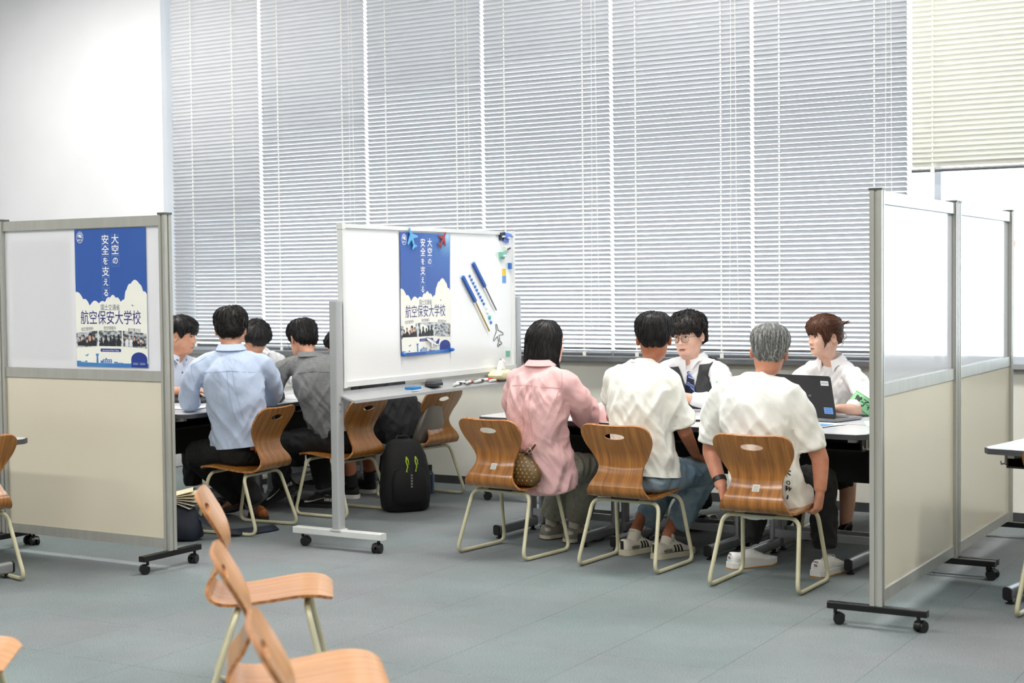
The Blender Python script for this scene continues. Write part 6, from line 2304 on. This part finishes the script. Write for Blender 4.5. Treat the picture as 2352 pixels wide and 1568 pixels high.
# ---- left group: man in the light blue shirt, back turned -----------------------------
t = make_person('man in a light blue shirt and black trousers, elbow on the desk, back turned', (-5.82, 6.84))
B = Body((-5.93, 6.93, .49), (-5.965, 6.885, 1.062), (-6.12, 6.80, .985), (-5.81, 6.985, .985), .045)
hp = HeadPose((-6.035, 6.965, 1.19), (-5.975, 6.90, 1.06), (-.60, .80), rad(14), 0, B.side, B.nup, 1.02)
build_body(t, hp, B, SK_MID, [])
mb = MB()
B.torso(mb, 1.08, rows=[(-.14, .176, .126, .132), (.08, .172, .126, .132)] + TORSO[3:]); B.yoke(mb, .060)
limb(mb, [B.shL, (-6.175, 6.76, .87), (-6.20, 6.77, .758), (-6.34, 6.93, .745), (-6.43, 7.04, .738)], [.064, .064, .062, .052, .04], 16, 5)
limb(mb, [B.shR, (-5.83, 7.09, .87), (-5.92, 7.20, .768), (-6.16, 7.26, .745), (-6.28, 7.26, .738)], [.064, .064, .058, .048, .04], 16, 5)
sh, bv = garment(t, 'shirt', mb, .0085, BLUE, .0095, B.side, 31.0, fold=10, along=2.6, hem=(B.spine(.02), B.up), calm=1.0)
bb = MB(); back = lambda s, x: B.spine(s) + B.side * x - B.fwd * .25
seam(bb, bv, [back(.79, -.17), back(.82, 0), back(.79, .17)], .0013, d=B.fwd)
seam(bb, bv, [back(.82, -.014), back(.55, -.01), back(.32, .01)], .0014, d=B.fwd); seam(bb, bv, [back(.82, .02), back(.55, .035), back(.32, .055)], .0011, d=B.fwd)
seam(bb, bv, [B.shL + V((.05, -.03, .05)), B.shL + V((-.02, -.08, .0)), B.shL + V((.0, -.07, -.10))], .0012)
obj('yoke_seam', localise(bb.mesh('yoke_seam', M_SEAM['blue']), t.location), sh)
cb = MB(); collar(cb, B.N + B.nup * .006, B.side, B.fwd, B.nup, .066, .042, .03, 16, .036)
obj('collar', localise(cb.mesh('collar', BLUE, smooth=50), t.location), sh)
trousers(t, B, [(-1, (-6.26, 6.86, .435), (-6.20, 7.22, .11)), (1, (-6.20, 7.09, .44), (-6.05, 7.19, .11))], BLACKP, 32, waist=.162, rt=.092, rk=.074, ra=.058, pside=(.35, .94, 0))
shoe(t, t.location, (-5.985, 7.185, 0), (-6.20, 7.345, 0), 'brown', L=.27)
shoe(t, t.location, (-6.15, 7.17, .0), (-6.40, 7.28, 0), 'brown', L=.27, tilt=.25)
out, bvl, hl = hair_cap(hp, HL_SHORT, .028, .020, .010, 19, .005, lump=.004)
hair_locks(out, hp, bvl, hl, 720, 41, (.03, .06), .0024, (.001, .007), curl=.7)
obj('hair', localise(out.mesh('hair', HAIR_SOFT, smooth='all'), t.location), t)
b = MB(); b.tube([hp(V((-.078, -.02, -.005))), hp(V((-.072, -.01, -.05))), hp(V((-.055, .03, -.085)))], .0016, 5)
obj('mask_strap', localise(b.mesh('mask_strap', flat('strap_white', (236, 236, 236))), t.location), t)

# ---- man in the grey shirt, back turned ---------------------------------------------------
t = make_person('man in a grey shirt leaning over the desk, partly behind the whiteboard post', (-5.72, 7.62))
B = Body((-5.81, 7.73, .49), (-5.965, 7.655, .985), (-6.11, 7.545, .925), (-5.81, 7.735, .94), .06)
hp = HeadPose((-6.07, 7.70, 1.10), (-5.97, 7.67, .985), (-.85, .42), rad(24), rad(4), B.side, B.nup, 1.0)
build_body(t, hp, B, SK_MID, [])
mb = MB()
B.torso(mb, 1.08, rows=[(-.14, .178, .128, .134), (.08, .176, .128, .134)] + TORSO[3:]); B.yoke(mb, .062)
limb(mb, [B.shL, (-6.16, 7.52, .82), (-6.17, 7.54, .745), (-6.31, 7.68, .745), (-6.39, 7.76, .738)], [.064, .066, .060, .050, .04], 16, 5)
limb(mb, [B.shR, (-5.83, 7.89, .83), (-5.99, 7.98, .755), (-6.24, 8.0, .738)], [.074, .072, .064, .045], 16, 5)
sh, bv = garment(t, 'shirt', mb, .0085, GREYS, .0095, B.side, 35.0, fold=10, along=2.6, hem=(B.spine(.03), B.up), calm=.95)
bb = MB(); back = lambda s, x: B.spine(s) + B.side * x - B.fwd * .25
seam(bb, bv, [back(.80, -.17), back(.83, 0), back(.80, .17)], .0013, d=B.fwd)
seam(bb, bv, [B.shL + V((.06, -.02, .05)), B.shL + V((.03, -.09, .0)), B.shL + V((.06, -.07, -.12))], .0012)
obj('yoke_seam', localise(bb.mesh('yoke_seam', M_SEAM['grey']), t.location), sh)
cb = MB(); collar(cb, B.N + B.nup * .006, B.side, B.fwd, B.nup, .066, .042, .03, 16, .034)
obj('collar', localise(cb.mesh('collar', GREYS, smooth=50), t.location), sh)
trousers(t, B, [(-1, (-6.12, 7.50, .44), (-6.19, 7.62, .16)), (1, (-6.05, 7.78, .44), (-5.98, 7.80, .13))], BLACKP, 36, waist=.164, rt=.092, rk=.074, ra=.060, pside=(.1, 1, 0))
shoe(t, t.location, (-6.06, 7.66, .0), (-6.30, 7.58, 0), 'black_swoosh', L=.27, tilt=.5)
shoe(t, t.location, (-5.93, 7.83, .0), (-6.19, 7.80, 0), 'black_swoosh', L=.27)
out, bvl, hl = hair_cap(hp, HL_SHORT, .026, .017, .008, 23, .004)
hair_locks(out, hp, bvl, hl, 650, 45, (.04, .07), .0021, (.0005, .006))
obj('hair', localise(out.mesh('hair', HAIR_BLACK, smooth='all'), t.location), t)
b = MB()
for s in (-1, 1):
    b.tube([hp(V((s * .083, -.02, .004))), hp(V((s * .080, .06, .004))), hp(V((s * .062, .096, .002)))], .0016, 6)
    b.tube([hp(V((s * .033 + .024 * cos(a), .100 - .2 * abs(s * .033 + .024 * cos(a)) ** 1.6, -.006 + .019 * sin(a)))) for a in [2 * pi * k / 20 for k in range(20)]], .0016, 6, closed=True)
obj('glasses', localise(b.mesh('glasses', flat('glasses_black', (22, 22, 24), .3), smooth='all'), t.location), t)

# ---- sitter in dark grey behind the whiteboard --------------------------------------------------
t = make_person('sitter in charcoal top and shorts bent over the desk behind the whiteboard', (-5.76, 8.40))
B = Body((-5.79, 8.42, .50), (-6.02, 8.20, .92), (-6.08, 8.05, .86), (-5.93, 8.38, .86), .06)
hp = HeadPose((-6.15, 8.23, 1.02), (-6.04, 8.21, .90), (-.9, -.1), rad(28), 0, B.side, B.nup, 1.0)
arm = MB(); arm_skin(arm, [(-6.02, 7.98, .74), (-6.06, 7.98, .69), (-6.22, 8.05, .735)], [.042, .038, .026]); hand(arm, (-6.23, 8.055, .735), (-.9, .3, 0), (0, 0, -1), (0, 1, 0))
build_body(t, hp, B, SK_MID, [arm])
mb = MB(); B.torso(mb, 1.1, s0=-.12); B.yoke(mb, .060)
limb(mb, [B.shL, (-6.05, 7.98, .80), (-6.03, 7.98, .735)], [.074, .072, .066], 14, 4); limb(mb, [B.shR, (-5.95, 8.48, .78), (-6.05, 8.50, .73)], [.074, .072, .066], 14, 4)
garment(t, 'top', mb, .010, DARKT, .009, B.side, 51.0, fold=10, along=3)
trousers(t, B, [(-1, (-6.12, 8.20, .43), (-6.13, 8.20, .36)), (1, (-6.10, 8.48, .43), (-6.11, 8.48, .36))], BLACKP, 52, rt=.095, rk=.085, ra=.085, name='shorts', pside=(.1, 1, 0))
for pts_, c, d in (([(-6.13, 8.20, .44), (-6.10, 8.22, .25), (-6.09, 8.24, .10)], (-6.09, 8.24, .08), (-6.095, 8.23, .19)), ([(-6.11, 8.48, .44), (-6.12, 8.48, .25), (-6.13, 8.50, .10)], (-6.13, 8.50, .08), (-6.125, 8.49, .19))):
    b = MB(); limb(b, pts_, [.052, .050, .034], 14, 4)
    obj('shin', localise(b.mesh('shin', SK_TAN, smooth='all'), t.location), t)
    b = MB(); b.cyl(c, d, .042, 14)
    obj('sock', localise(b.mesh('sock', BLACKP, smooth=True), t.location), t)
shoe(t, t.location, (-6.05, 8.26, .0), (-6.30, 8.18, 0), 'black_plain', L=.27); shoe(t, t.location, (-6.10, 8.52, 0), (-6.36, 8.48, 0), 'black_plain', L=.27)
out, bvl, hl = hair_cap(hp, HL_SHORT, .030, .022, .010, 29, .005)
hair_locks(out, hp, bvl, hl, 200, 47, (.04, .07), .0036, (.001, .006))
obj('hair', localise(out.mesh('hair', HAIR_BLACK, smooth='all'), t.location), t)

# ---- man in profile beside the left partition ----------------------------------------------------
t = make_person('young man in a pale blue shirt seen in profile beside the left partition', (-7.22, 7.68))
B = Body((-7.28, 7.68, .49), (-7.155, 7.675, .97), (-7.14, 7.86, .895), (-7.15, 7.50, .895), .02)
hp = HeadPose((-7.095, 7.685, 1.118), (-7.145, 7.68, .968), (.93, .36), rad(8), 0, B.side, B.nup, 1.0)
arm = MB(); arm_skin(arm, [(-7.0, 7.40, .755), (-6.93, 7.42, .758), (-6.86, 7.47, .762)], [.040, .036, .027]); hand(arm, (-6.85, 7.475, .765), (.7, .55, -.05), (0, 0, -1), (-.5, .8, 0), (.3, .4, .3))
build_body(t, hp, B, SK_MID, [arm])
mb = MB(); B.torso(mb, 1.04); B.yoke(mb, .060)
limb(mb, [B.shR, (-7.12, 7.42, .82), (-7.04, 7.38, .76), (-6.985, 7.405, .76)], [.068, .068, .062, .052], 14, 4)
limb(mb, [B.shL, (-7.12, 7.96, .80), (-7.02, 7.97, .755), (-6.85, 7.85, .75)], [.068, .068, .060, .042], 14, 4)
sh, bv = garment(t, 'shirt', mb, .008, BLUEP, .007, B.side, 61.0, fold=12, along=3.5)
cb = MB(); collar(cb, B.N + B.nup * .006, B.side, B.fwd, B.nup, .064, .036, .055, 20, .034)
co_ = obj('collar', localise(cb.mesh('collar', BLUEP, smooth=50), t.location), sh)
cb = MB(); collar(cb, B.N + B.nup * .002, B.side, B.fwd, B.nup, .059, .034, .02, 26, .022)
obj('collar_lining', localise(cb.mesh('collar_lining', flat('lining_navy', (44, 46, 74), .7), smooth=50), t.location), co_)
for s in (.90, .80, .66, .50):
    q = bv.find_nearest(B.spine(s) + B.fwd * .25)
    b = MB(); b.sphere(q[0] + q[1] * .002, .0055, .0055, .0055, 10, 6)
    obj('button', localise(b.mesh('button', flat('button_navy', (40, 42, 64), .4)), t.location), sh)
armband(t, (-7.115, 7.945, .80), (.05, .02, -.2), (.6, .8, 0), .072, .06)
out, bvl, hl = hair_cap(hp, HL_FRINGE, .028, .022, .010, 37, .004)
hair_locks(out, hp, bvl, hl, 600, 49, (.045, .08), .0022, (.0005, .005))
for k in range(26):
    x = -.05 + .1 * k / 25
    z1 = .018 + random.uniform(-.008, .006)
    out.tube([hp(V((x * .7, .055, .12))), hp(V((x * .95, head_y(x * .9, .075) + .022, .08))), hp(V((x, head_y(x, .045) + .016, .045))), hp(V((x * 1.1, head_y(x, z1) + .008, z1)))], [.005, .0065, .0055, .0008], 6)
obj('hair', localise(out.mesh('hair', HAIR_BLACK, smooth='all'), t.location), t)
add_face(t, t.location, hp, HAIR_BLACK)
trousers(t, B, [(-1, (-6.92, 7.80, .44), (-6.93, 7.80, .12)), (1, (-6.92, 7.55, .44), (-6.90, 7.56, .12))], BLACKP, 62, rt=.088, rk=.07, ra=.058, voxel=.013)
shoe(t, t.location, (-6.97, 7.80, 0), (-6.72, 7.82, 0), 'black_leather', L=.27); shoe(t, t.location, (-6.94, 7.55, 0), (-6.68, 7.57, 0), 'black_leather', L=.27)

# ---- man in white, head bowed, facing the camera ------------------------------------------------------
t = make_person('man in a white shirt with bowed head, half hidden by the blue-shirted man', (-7.24, 8.55))
B = Body((-7.28, 8.58, .49), (-7.10, 8.50, .965), (-7.12, 8.70, .90), (-7.09, 8.32, .90), .05)
hp = HeadPose((-7.015, 8.365, 1.072), (-7.085, 8.47, .955), (.80, -.62), rad(44), rad(-5), B.side, B.nup, 1.0)
build_body(t, hp, B, SK_MID, [])
mb = MB(); B.torso(mb, 1.05); B.yoke(mb, .062)
limb(mb, [B.shL, (-7.08, 8.78, .81), (-6.98, 8.78, .76), (-6.84, 8.62, .745)], [.068, .068, .06, .042], 14, 4)
limb(mb, [B.shR, (-7.05, 8.24, .81), (-6.96, 8.22, .76), (-6.84, 8.34, .745)], [.068, .068, .06, .042], 14, 4)
sh, bv = garment(t, 'shirt', mb, .009, SHIRTW, .006, B.side, 71.0)
cb = MB(); collar(cb, B.N + B.nup * .006, B.side, B.fwd, B.nup, .064, .036, .05, 14, .034)
obj('collar', localise(cb.mesh('collar', SHIRTW, smooth=50), t.location), sh)
armband(t, (-7.055, 8.785, .81), (.05, .02, -.2), (.7, .6, 0), .072, .06)
out, bvl, hl = hair_cap(hp, HL_FRINGE, .026, .020, .010, 43, .004)
hair_locks(out, hp, bvl, hl, 450, 53, (.045, .08), .0022, (.0005, .005))
for k in range(22):
    x = -.05 + .1 * k / 21
    z1 = .022 + random.uniform(-.008, .006)
    out.tube([hp(V((x * .7, .055, .12))), hp(V((x * .95, head_y(x * .9, .075) + .02, .08))), hp(V((x, head_y(x, .045) + .014, .045))), hp(V((x * 1.1, head_y(x, z1) + .007, z1)))], [.005, .0065, .0055, .0008], 6)
obj('hair', localise(out.mesh('hair', HAIR_BLACK, smooth='all'), t.location), t)
add_face(t, t.location, hp, HAIR_BLACK, closed=.7)
trousers(t, B, [(-1, (-6.92, 8.70, .44), (-6.93, 8.70, .12)), (1, (-6.92, 8.42, .44), (-6.90, 8.42, .12))], BLACKP, 72, rt=.088, rk=.07, ra=.058, voxel=.014)
shoe(t, t.location, (-6.97, 8.70, 0), (-6.72, 8.72, 0), 'black_leather', L=.27); shoe(t, t.location, (-6.94, 8.42, 0), (-6.68, 8.43, 0), 'black_leather', L=.27)
# ------------------------------------------------------------------ things on and around the desks
for lb, loc, rz in (('chair of the young man in the waistcoat, behind the desks', (-3.56, 8.50, 0), pi), ('chair of the woman in the white blouse, behind the desks', (-2.72, 8.52, 0), pi + .1),
                    ('chair of the man in profile beside the partition', (-7.33, 7.68, 0), rad(-90)), ('chair of the man with bowed head', (-7.33, 8.58, 0), rad(-90))):
    make_chair(lb, loc, rz, group=GC)

# laptop seen from behind
t = thing('laptop', 'open black laptop seen from behind on the desk of the woman', 'laptop', (-2.69, 7.725, .701), rad(-16.6))
M_LAP = mat('laptop_black', (30, 30, 32), .45, var=.1, vscale=80)
M_LAPS = mat('laptop_silver_side', (150, 154, 160), .35, .5, var=.1)
b = MB(); b.loft([[(u, .125 + v, z) for u, v in rrect(.372 * k, .25 * k, .012)] for z, k in ((.001, .97), (.004, 1), (.017, 1))])
base = obj('base', b.mesh('base', M_LAPS, smooth=30), t)
b = MB(); b.box((-.165, .04, .0172), (.165, .15, .0185)); obj('keyboard', b.mesh('keyboard', M_LAP), base)
lean = rad(-14)
def lid(u, v, k):
    # u across, v up the lid; k=0 outer face (towards -Y)
    y = sin(lean) * v + (0.0 if k == 0 else .008); z = .018 + cos(lean) * v
    return (u, y, z)
b = MB(); b.prism([(u, .118 + v) for u, v in rrect(.372, .236, .012)], lid)
ld = obj('lid', b.mesh('lid', M_LAP, smooth=30), t)
def lid_out(u, v, e=.0012):
    p = V(lid(u, v, 0)); return p + V((0, -e, 0))
b = MB(); pp = [(u + .148, .196 + v) for u, v in rrect(.050, .026, .003)]; b.add([lid_out(u, v) for u, v in pp], [tuple(range(len(pp)))])
st = obj('white_sticker', b.mesh('white_sticker', M_PAPER), ld)
b = MB(); place_text(b, 'EADKO5K', lambda u, v: lid_out(.148 + u, .196 + v, .002), .0105, .0, .9); obj('lettering', b.mesh('lettering', flat('sticker_ink', (90, 90, 96))), st)
b = MB(); pp = [(u + .148, .045 + v) for u, v in rrect(.056, .036, .003)]; b.add([lid_out(u, v) for u, v in pp], [tuple(range(len(pp)))])
st = obj('blue_sticker', b.mesh('blue_sticker', flat('sticker_blue', (112, 160, 226), .5)), ld)
b = MB()
for k in range(3): b.add([lid_out(.148 + x, .035 + .010 * k + y, .002) for x, y in ((-.02, 0), (.02, 0), (.02, .002), (-.02, .002))], [(0, 1, 2, 3)])
obj('sticker_lines', b.mesh('sticker_lines', flat('sticker_blue_ink', (60, 90, 160))), st)
b = MB(); place_text(b, 'ok', lambda u, v: lid_out(.042 + u, .125 + v), .018, .0002); obj('lettering', b.mesh('lettering', flat('logo_silver', (150, 152, 156), .4)), ld)

def paper(name, label, c, w, h, rz, m=None, thick=.0012, cat='paper', extra=None, z=.7012):
    t = thing(name, label, cat, (c[0], c[1], z), rz)
    b = MB()
    n = 6
    for lay in range(2):
        b.add([(-w / 2 + w * i / n, -h / 2 + h * j / n, lay * thick + .0015 * (1 + sin(i * 1.1 + j * .7)) * (i / n)) for j in range(n + 1) for i in range(n + 1)], [(j * (n + 1) + i, j * (n + 1) + i + 1, (j + 1) * (n + 1) + i + 1, (j + 1) * (n + 1) + i) for j in range(n) for i in range(n)])
    s = obj('sheet', b.mesh('sheet', m or M_PAPER, smooth='all'), t)
    if extra:
        b = MB(); b.box((-w * .4, -h * .4, thick + .0035), (w * .4, h * .15, thick + .0042)); obj('print', b.mesh('print', extra), t)
    return t
paper('paper_sheet', 'white sheet on the desk between the waistcoat man and the young man', (-3.36, 7.52), .21, .297, .4)
paper('paper_sheet', 'white sheet curling up beside the forearm of the waistcoat man', (-3.22, 7.66), .21, .297, -.5, z=.7045)
paper('leaflet', 'blue and white leaflet in front of the laptop', (-2.56, 7.50), .21, .26, -.25, extra=flat('leaflet_blue', (120, 176, 226), .4), cat='leaflet')
paper('paper_sheet', 'white paper on the desk beside the right partition post', (-2.27, 7.80), .16, .21, .2)
paper('paper_sheet', 'pale green sheet under the white paper by the partition post', (-2.26, 7.72), .21, .297, .35, m=flat('paper_green', (206, 228, 220), .7), z=.7002)
paper('paper_sheet', 'open document in front of the man in profile', (-6.45, 6.98), .30, .21, .3)
t = thing('clipboard', 'black clipboard lying under the white sheet on the middle desk', 'clipboard', (-3.26, 7.56, .7002), .3)
b = MB(); b.prism(rrect(.23, .31, .01), lambda u, v, k: (u, v, .0008 * k)); obj('board', b.mesh('board', M_BLACKSTEEL), t)
b = MB(); b.box((-.05, .13, .0008), (.05, .15, .0012)); obj('clamp', b.mesh('clamp', M_SILL), t)
t = thing('laptop', 'dark laptop under the hand of the man in profile', 'laptop', (-6.72, 7.44, .701), rad(-80))
b = MB(); b.loft([[(u, v, z) for u, v in rrect(.33, .23, .012)] for z in (.001, .018)]); obj('base', b.mesh('base', M_LAP), t)
b = MB(); b.prism([(u, .10 + v) for u, v in rrect(.33, .2, .01)], lambda u, v, k: (u, -.115 - .012 * k - v * .55, .018 + v * .10)); obj('lid', b.mesh('lid', M_LAP), t)

# monogrammed handbag tucked behind the woman in pink
def monogram_mat():
    m = bpy.data.materials.new('monogram_canvas'); m.use_nodes = True
    n, l = m.node_tree.nodes, m.node_tree.links
    bs = n['Principled BSDF']; bs.inputs['Roughness'].default_value = .42
    tc = n.new('ShaderNodeTexCoord'); nz = n.new('ShaderNodeTexNoise'); nz.inputs['Scale'].default_value = 40
    l.new(tc.outputs['Object'], nz.inputs['Vector'])
    cr = n.new('ShaderNodeValToRGB'); cr.color_ramp.elements[0].color = rgb(88, 66, 34); cr.color_ramp.elements[1].color = rgb(112, 86, 48)
    l.new(nz.outputs['Fac'], cr.inputs['Fac']); l.new(cr.outputs['Color'], bs.inputs['Base Color'])
    return m
t = thing('handbag', 'brown monogram handbag squeezed between pink shirt and chair back', 'bag', (-3.985, 6.865, .385), rad(-8))
b = MB(); rings = []
prof = [(.0, .11, .030), (.025, .145, .045), (.06, .15, .048), (.11, .125, .038), (.15, .085, .024), (.17, .05, .010)]
for z, a, d in prof:
    rings.append([(x * (1 + .03 * noise.noise(V((x * 20, y * 20, z * 20)))), y, z + .010 * noise.noise(V((x * 14, y * 14, 3)))) for x, y in [(a * math.copysign(abs(cos(q)) ** .8, cos(q)), d * math.copysign(abs(sin(q)) ** .8, sin(q))) for q in [2 * pi * k / 28 for k in range(28)]]])
b.loft(rings)
me = b.mesh('pouch', monogram_mat(), smooth='all')
bvb = bvh_of(me)
pouch = obj('pouch', me, t)
b = MB()
for i in range(-6, 7):
    for j in range(9):
        x = i * .026 + (j % 2) * .013; z = .012 + j * .019
        for fwd_ in (-1, 1):
            q = bvb.ray_cast(V((x, fwd_ * .2, z)), V((0, -fwd_, 0)))
            if q[0] is None: continue
            c, nn = q[0], q[1]
            if nn.dot(V((0, fwd_, 0))) < .3: continue
            if nn.dot(V((0, fwd_, 0))) < 0: nn = -nn
            s1 = nn.orthogonal().normalized(); s2 = nn.cross(s1)
            s1 = (V((1, 0, 0)) - nn * nn.x).normalized(); s2 = nn.cross(s1)
            pts = []
            for k in range(8):
                a = 2 * pi * k / 8 + (pi / 4 if (i + j) % 2 else 0); r = .0062 if k % 2 == 0 else .0022
                pts.append(c + nn * .0012 + s1 * r * cos(a) + s2 * r * sin(a))
            b.add(pts, [tuple(range(8))])
fl = obj('monogram_print', b.mesh('monogram_print', flat('monogram_gold', (196, 166, 104), .45)), pouch); fl['kind'] = 'stuff'
b = MB()
b.tube(fillet_path([(.02, .0, .150), (.07, -.005, .17), (.105, -.01, .195), (.12, .0, .22)], .03, 5), [.012] * len(fillet_path([(.02, .0, .150), (.07, -.005, .17), (.105, -.01, .195), (.12, .0, .22)], .03, 5)), 8, flat_=.25)
b.tube([(-.06, .0, .17), (.02, .0, .188), (.09, .0, .168)], .011, 8, flat_=.35)
stp = obj('strap', b.mesh('strap', mat('leather_brown', (112, 62, 34), .4, var=.15), smooth='all'), t, label='brown leather strap')
b = MB(); b.tube([(.092 + .013 * cos(a), -.018, .188 + .015 * sin(a)) for a in [2 * pi * k / 14 for k in range(14)]], .003, 6, closed=True); obj('buckle', b.mesh('buckle', mat('buckle_metal', (190, 184, 170), .25, .9), smooth='all'), stp)

# silver tote standing on the chair behind the whiteboard
t = thing('tote_bag', 'pewter coloured tote bag leaning in the chair behind the whiteboard', 'bag', (-5.62, 8.46, .385), rad(84))
b = MB(); rings = []
for z, a, d in ((0, .13, .045), (.03, .15, .055), (.12, .13, .045), (.22, .09, .03), (.28, .05, .016), (.30, .03, .010)):
    rings.append([(a * math.copysign(abs(cos(q)) ** .8, cos(q)), d * math.copysign(abs(sin(q)) ** .8, sin(q)) - z * .25, z) for q in [2 * pi * k / 24 for k in range(24)]])
b.loft(rings)
obj('pouch', b.mesh('pouch', mat('pewter_leather', (122, 116, 108), .32, .35, var=.15, vscale=6), smooth='all'), t)
b = MB(); b.tube([(-.03, -.07, .29), (-.02, -.09, .37), (.02, -.09, .37), (.03, -.07, .29)], .006, 8); obj('handle', b.mesh('handle', MATS['pewter_leather'], smooth='all'), t)

# black rucksack on the floor
t = thing('rucksack', 'black rucksack with neon zip pulls on the floor beside the chair', 'bag', (-5.45, 7.945, 0), rad(-128))
M_RUCK = mat('rucksack_nylon', (15, 15, 16), .75, var=.25, vscale=20, bump=.3, bscale=120)
b = MB(); rings = []
for z, a, d, y in ((0.0, .12, .075, 0), (.02, .15, .10, 0), (.12, .165, .115, .005), (.25, .16, .105, .0), (.36, .14, .085, -.015), (.43, .11, .055, -.03), (.455, .06, .025, -.04)):
    ring = []
    for k in range(30):
        q = 2 * pi * k / 30
        x, yy = a * math.copysign(abs(cos(q)) ** .7, cos(q)), d * math.copysign(abs(sin(q)) ** .75, sin(q))
        w = 1 + .05 * noise.noise(V((x * 18, yy * 18, z * 14)))
        ring.append((x * w, yy * w + y, z + (.012 * noise.noise(V((x * 12, yy * 12, 5))) if z > .05 else 0)))
    rings.append(ring)
b.loft(rings)
me = b.mesh('main_pack', M_RUCK, smooth='all'); bvr = bvh_of(me)
mp_ = obj('main_pack', me, t)
b = MB(); rings = []
for z, a, d in ((.05, .09, .02), (.08, .12, .04), (.20, .12, .045), (.27, .10, .03), (.29, .06, .01)):
    rings.append([(a * math.copysign(abs(cos(q)) ** .7, cos(q)), .095 + d * math.copysign(abs(sin(q)) ** .8, sin(q)), z) for q in [2 * pi * k / 22 for k in range(22)]])
b.loft(rings); obj('front_pocket', b.mesh('front_pocket', M_RUCK, smooth='all'), t)
MNEON = flat('zip_pull_neon', (190, 220, 50), .5)
for x in (-.03, .03):
    b = MB(); b.tube([(x, .125, .36), (x + .006, .14, .33), (x - .003, .145, .30), (x + .004, .145, .275)], .0035, 6); b.tube([(x, .125, .36), (x - .008, .14, .34), (x - .010, .145, .31)], .003, 6); b.sphere((x + .004, .145, .270), .005, .005, .007)
    obj('zip_pull', b.mesh('zip_pull', MNEON, smooth='all'), t, label='neon yellow zip pull')
for s in (-1, 1):
    b = MB(); b.tube([(s * .08, -.07, .40), (s * .10, -.15, .34), (s * .11, -.17, .20), (s * .10, -.13, .07), (s * .09, -.09, .03)], .022, 8, flat_=.3)
    obj('shoulder_strap', b.mesh('shoulder_strap', M_RUCK, smooth='all'), t)
b = MB(); b.tube([(-.05, -.04, .44), (-.03, -.06, .475), (.03, -.06, .475), (.05, -.04, .44)], .010, 8, flat_=.5); obj('grab_loop', b.mesh('grab_loop', M_RUCK, smooth='all'), t)
b = MB()
for k in range(5): b.box((-.006, .1405, .165 + .018 * k), (.006, .1425, .176 + .018 * k))
obj('embroidered_mark', b.mesh('embroidered_mark', flat('mark_grey', (150, 140, 132), .8)), t)
b = MB(); b.loft([[(-.165 + .032 * cos(q) * k, .0 + .032 * sin(q) * k, z) for q in [2 * pi * j / 16 for j in range(16)]] for z, k in ((.10, .95), (.22, 1), (.245, .7), (.25, .5))])
bt = thing('water_bottle', 'dark blue water bottle in the side pocket of the rucksack', 'bottle', t.location, t.rotation_euler[2])
obj('body', b.mesh('body', mat('bottle_blue', (26, 44, 66), .25, var=.1), smooth=40), bt)
b = MB(); b.cyl((-.165, 0, .248), (-.165, 0, .285), .019, 14); obj('cap', b.mesh('cap', M_CASTER, smooth=40), bt)

# navy shoulder bag with papers, by the left partition foot
t = thing('shoulder_bag', 'navy shoulder bag slumped on the floor behind the left partition', 'bag', (-6.02, 6.40, 0), rad(30))
M_NAVYB = mat('bag_navy_nylon', (26, 32, 48), .7, var=.2, vscale=14, bump=.3, bscale=100)
b = MB(); rings = []
for z, a, d in ((0, .15, .06), (.02, .18, .085), (.09, .17, .08), (.17, .15, .06), (.21, .12, .04)):
    rings.append([(a * math.copysign(abs(cos(q)) ** .7, cos(q)) * (1 + .05 * sin(5 * q + z * 20)), d * math.copysign(abs(sin(q)) ** .75, sin(q)), z + .012 * sin(3 * q)) for q in [2 * pi * k / 28 for k in range(28)]])
b.loft(rings); obj('pouch', b.mesh('pouch', M_NAVYB, smooth='all'), t)
b = MB(); sp_ = [(.12, .03, .16), (.20, .0, .10), (.30, .05, .035), (.42, .16, .022), (.52, .26, .02), (.55, .33, .018)]
b.tube(fillet_path(sp_, .08, 5), .028, 8, flat_=.14); obj('strap', b.mesh('strap', M_NAVYB, smooth='all'), t, label='wide navy webbing strap')
t = thing('paper_bundle', 'bundle of cream booklets sticking out of the navy bag', 'papers', (-6.03, 6.43, .215), rad(25))
for k in range(6):
    b = MB(); b.box((-.12 + .008 * k, -.09, .004 * k + .02), (.13 + .006 * ((k * 7) % 5), .09, .004 * k + .0232))
    o = obj('booklet', b.mesh('booklet', flat('booklet_cream', (240, 228, 196), .7) if k > 2 else flat('booklet_grey', (206, 200, 186), .7)), t, rot=(0, rad(14 - 7 * k + 8), .06 * k))
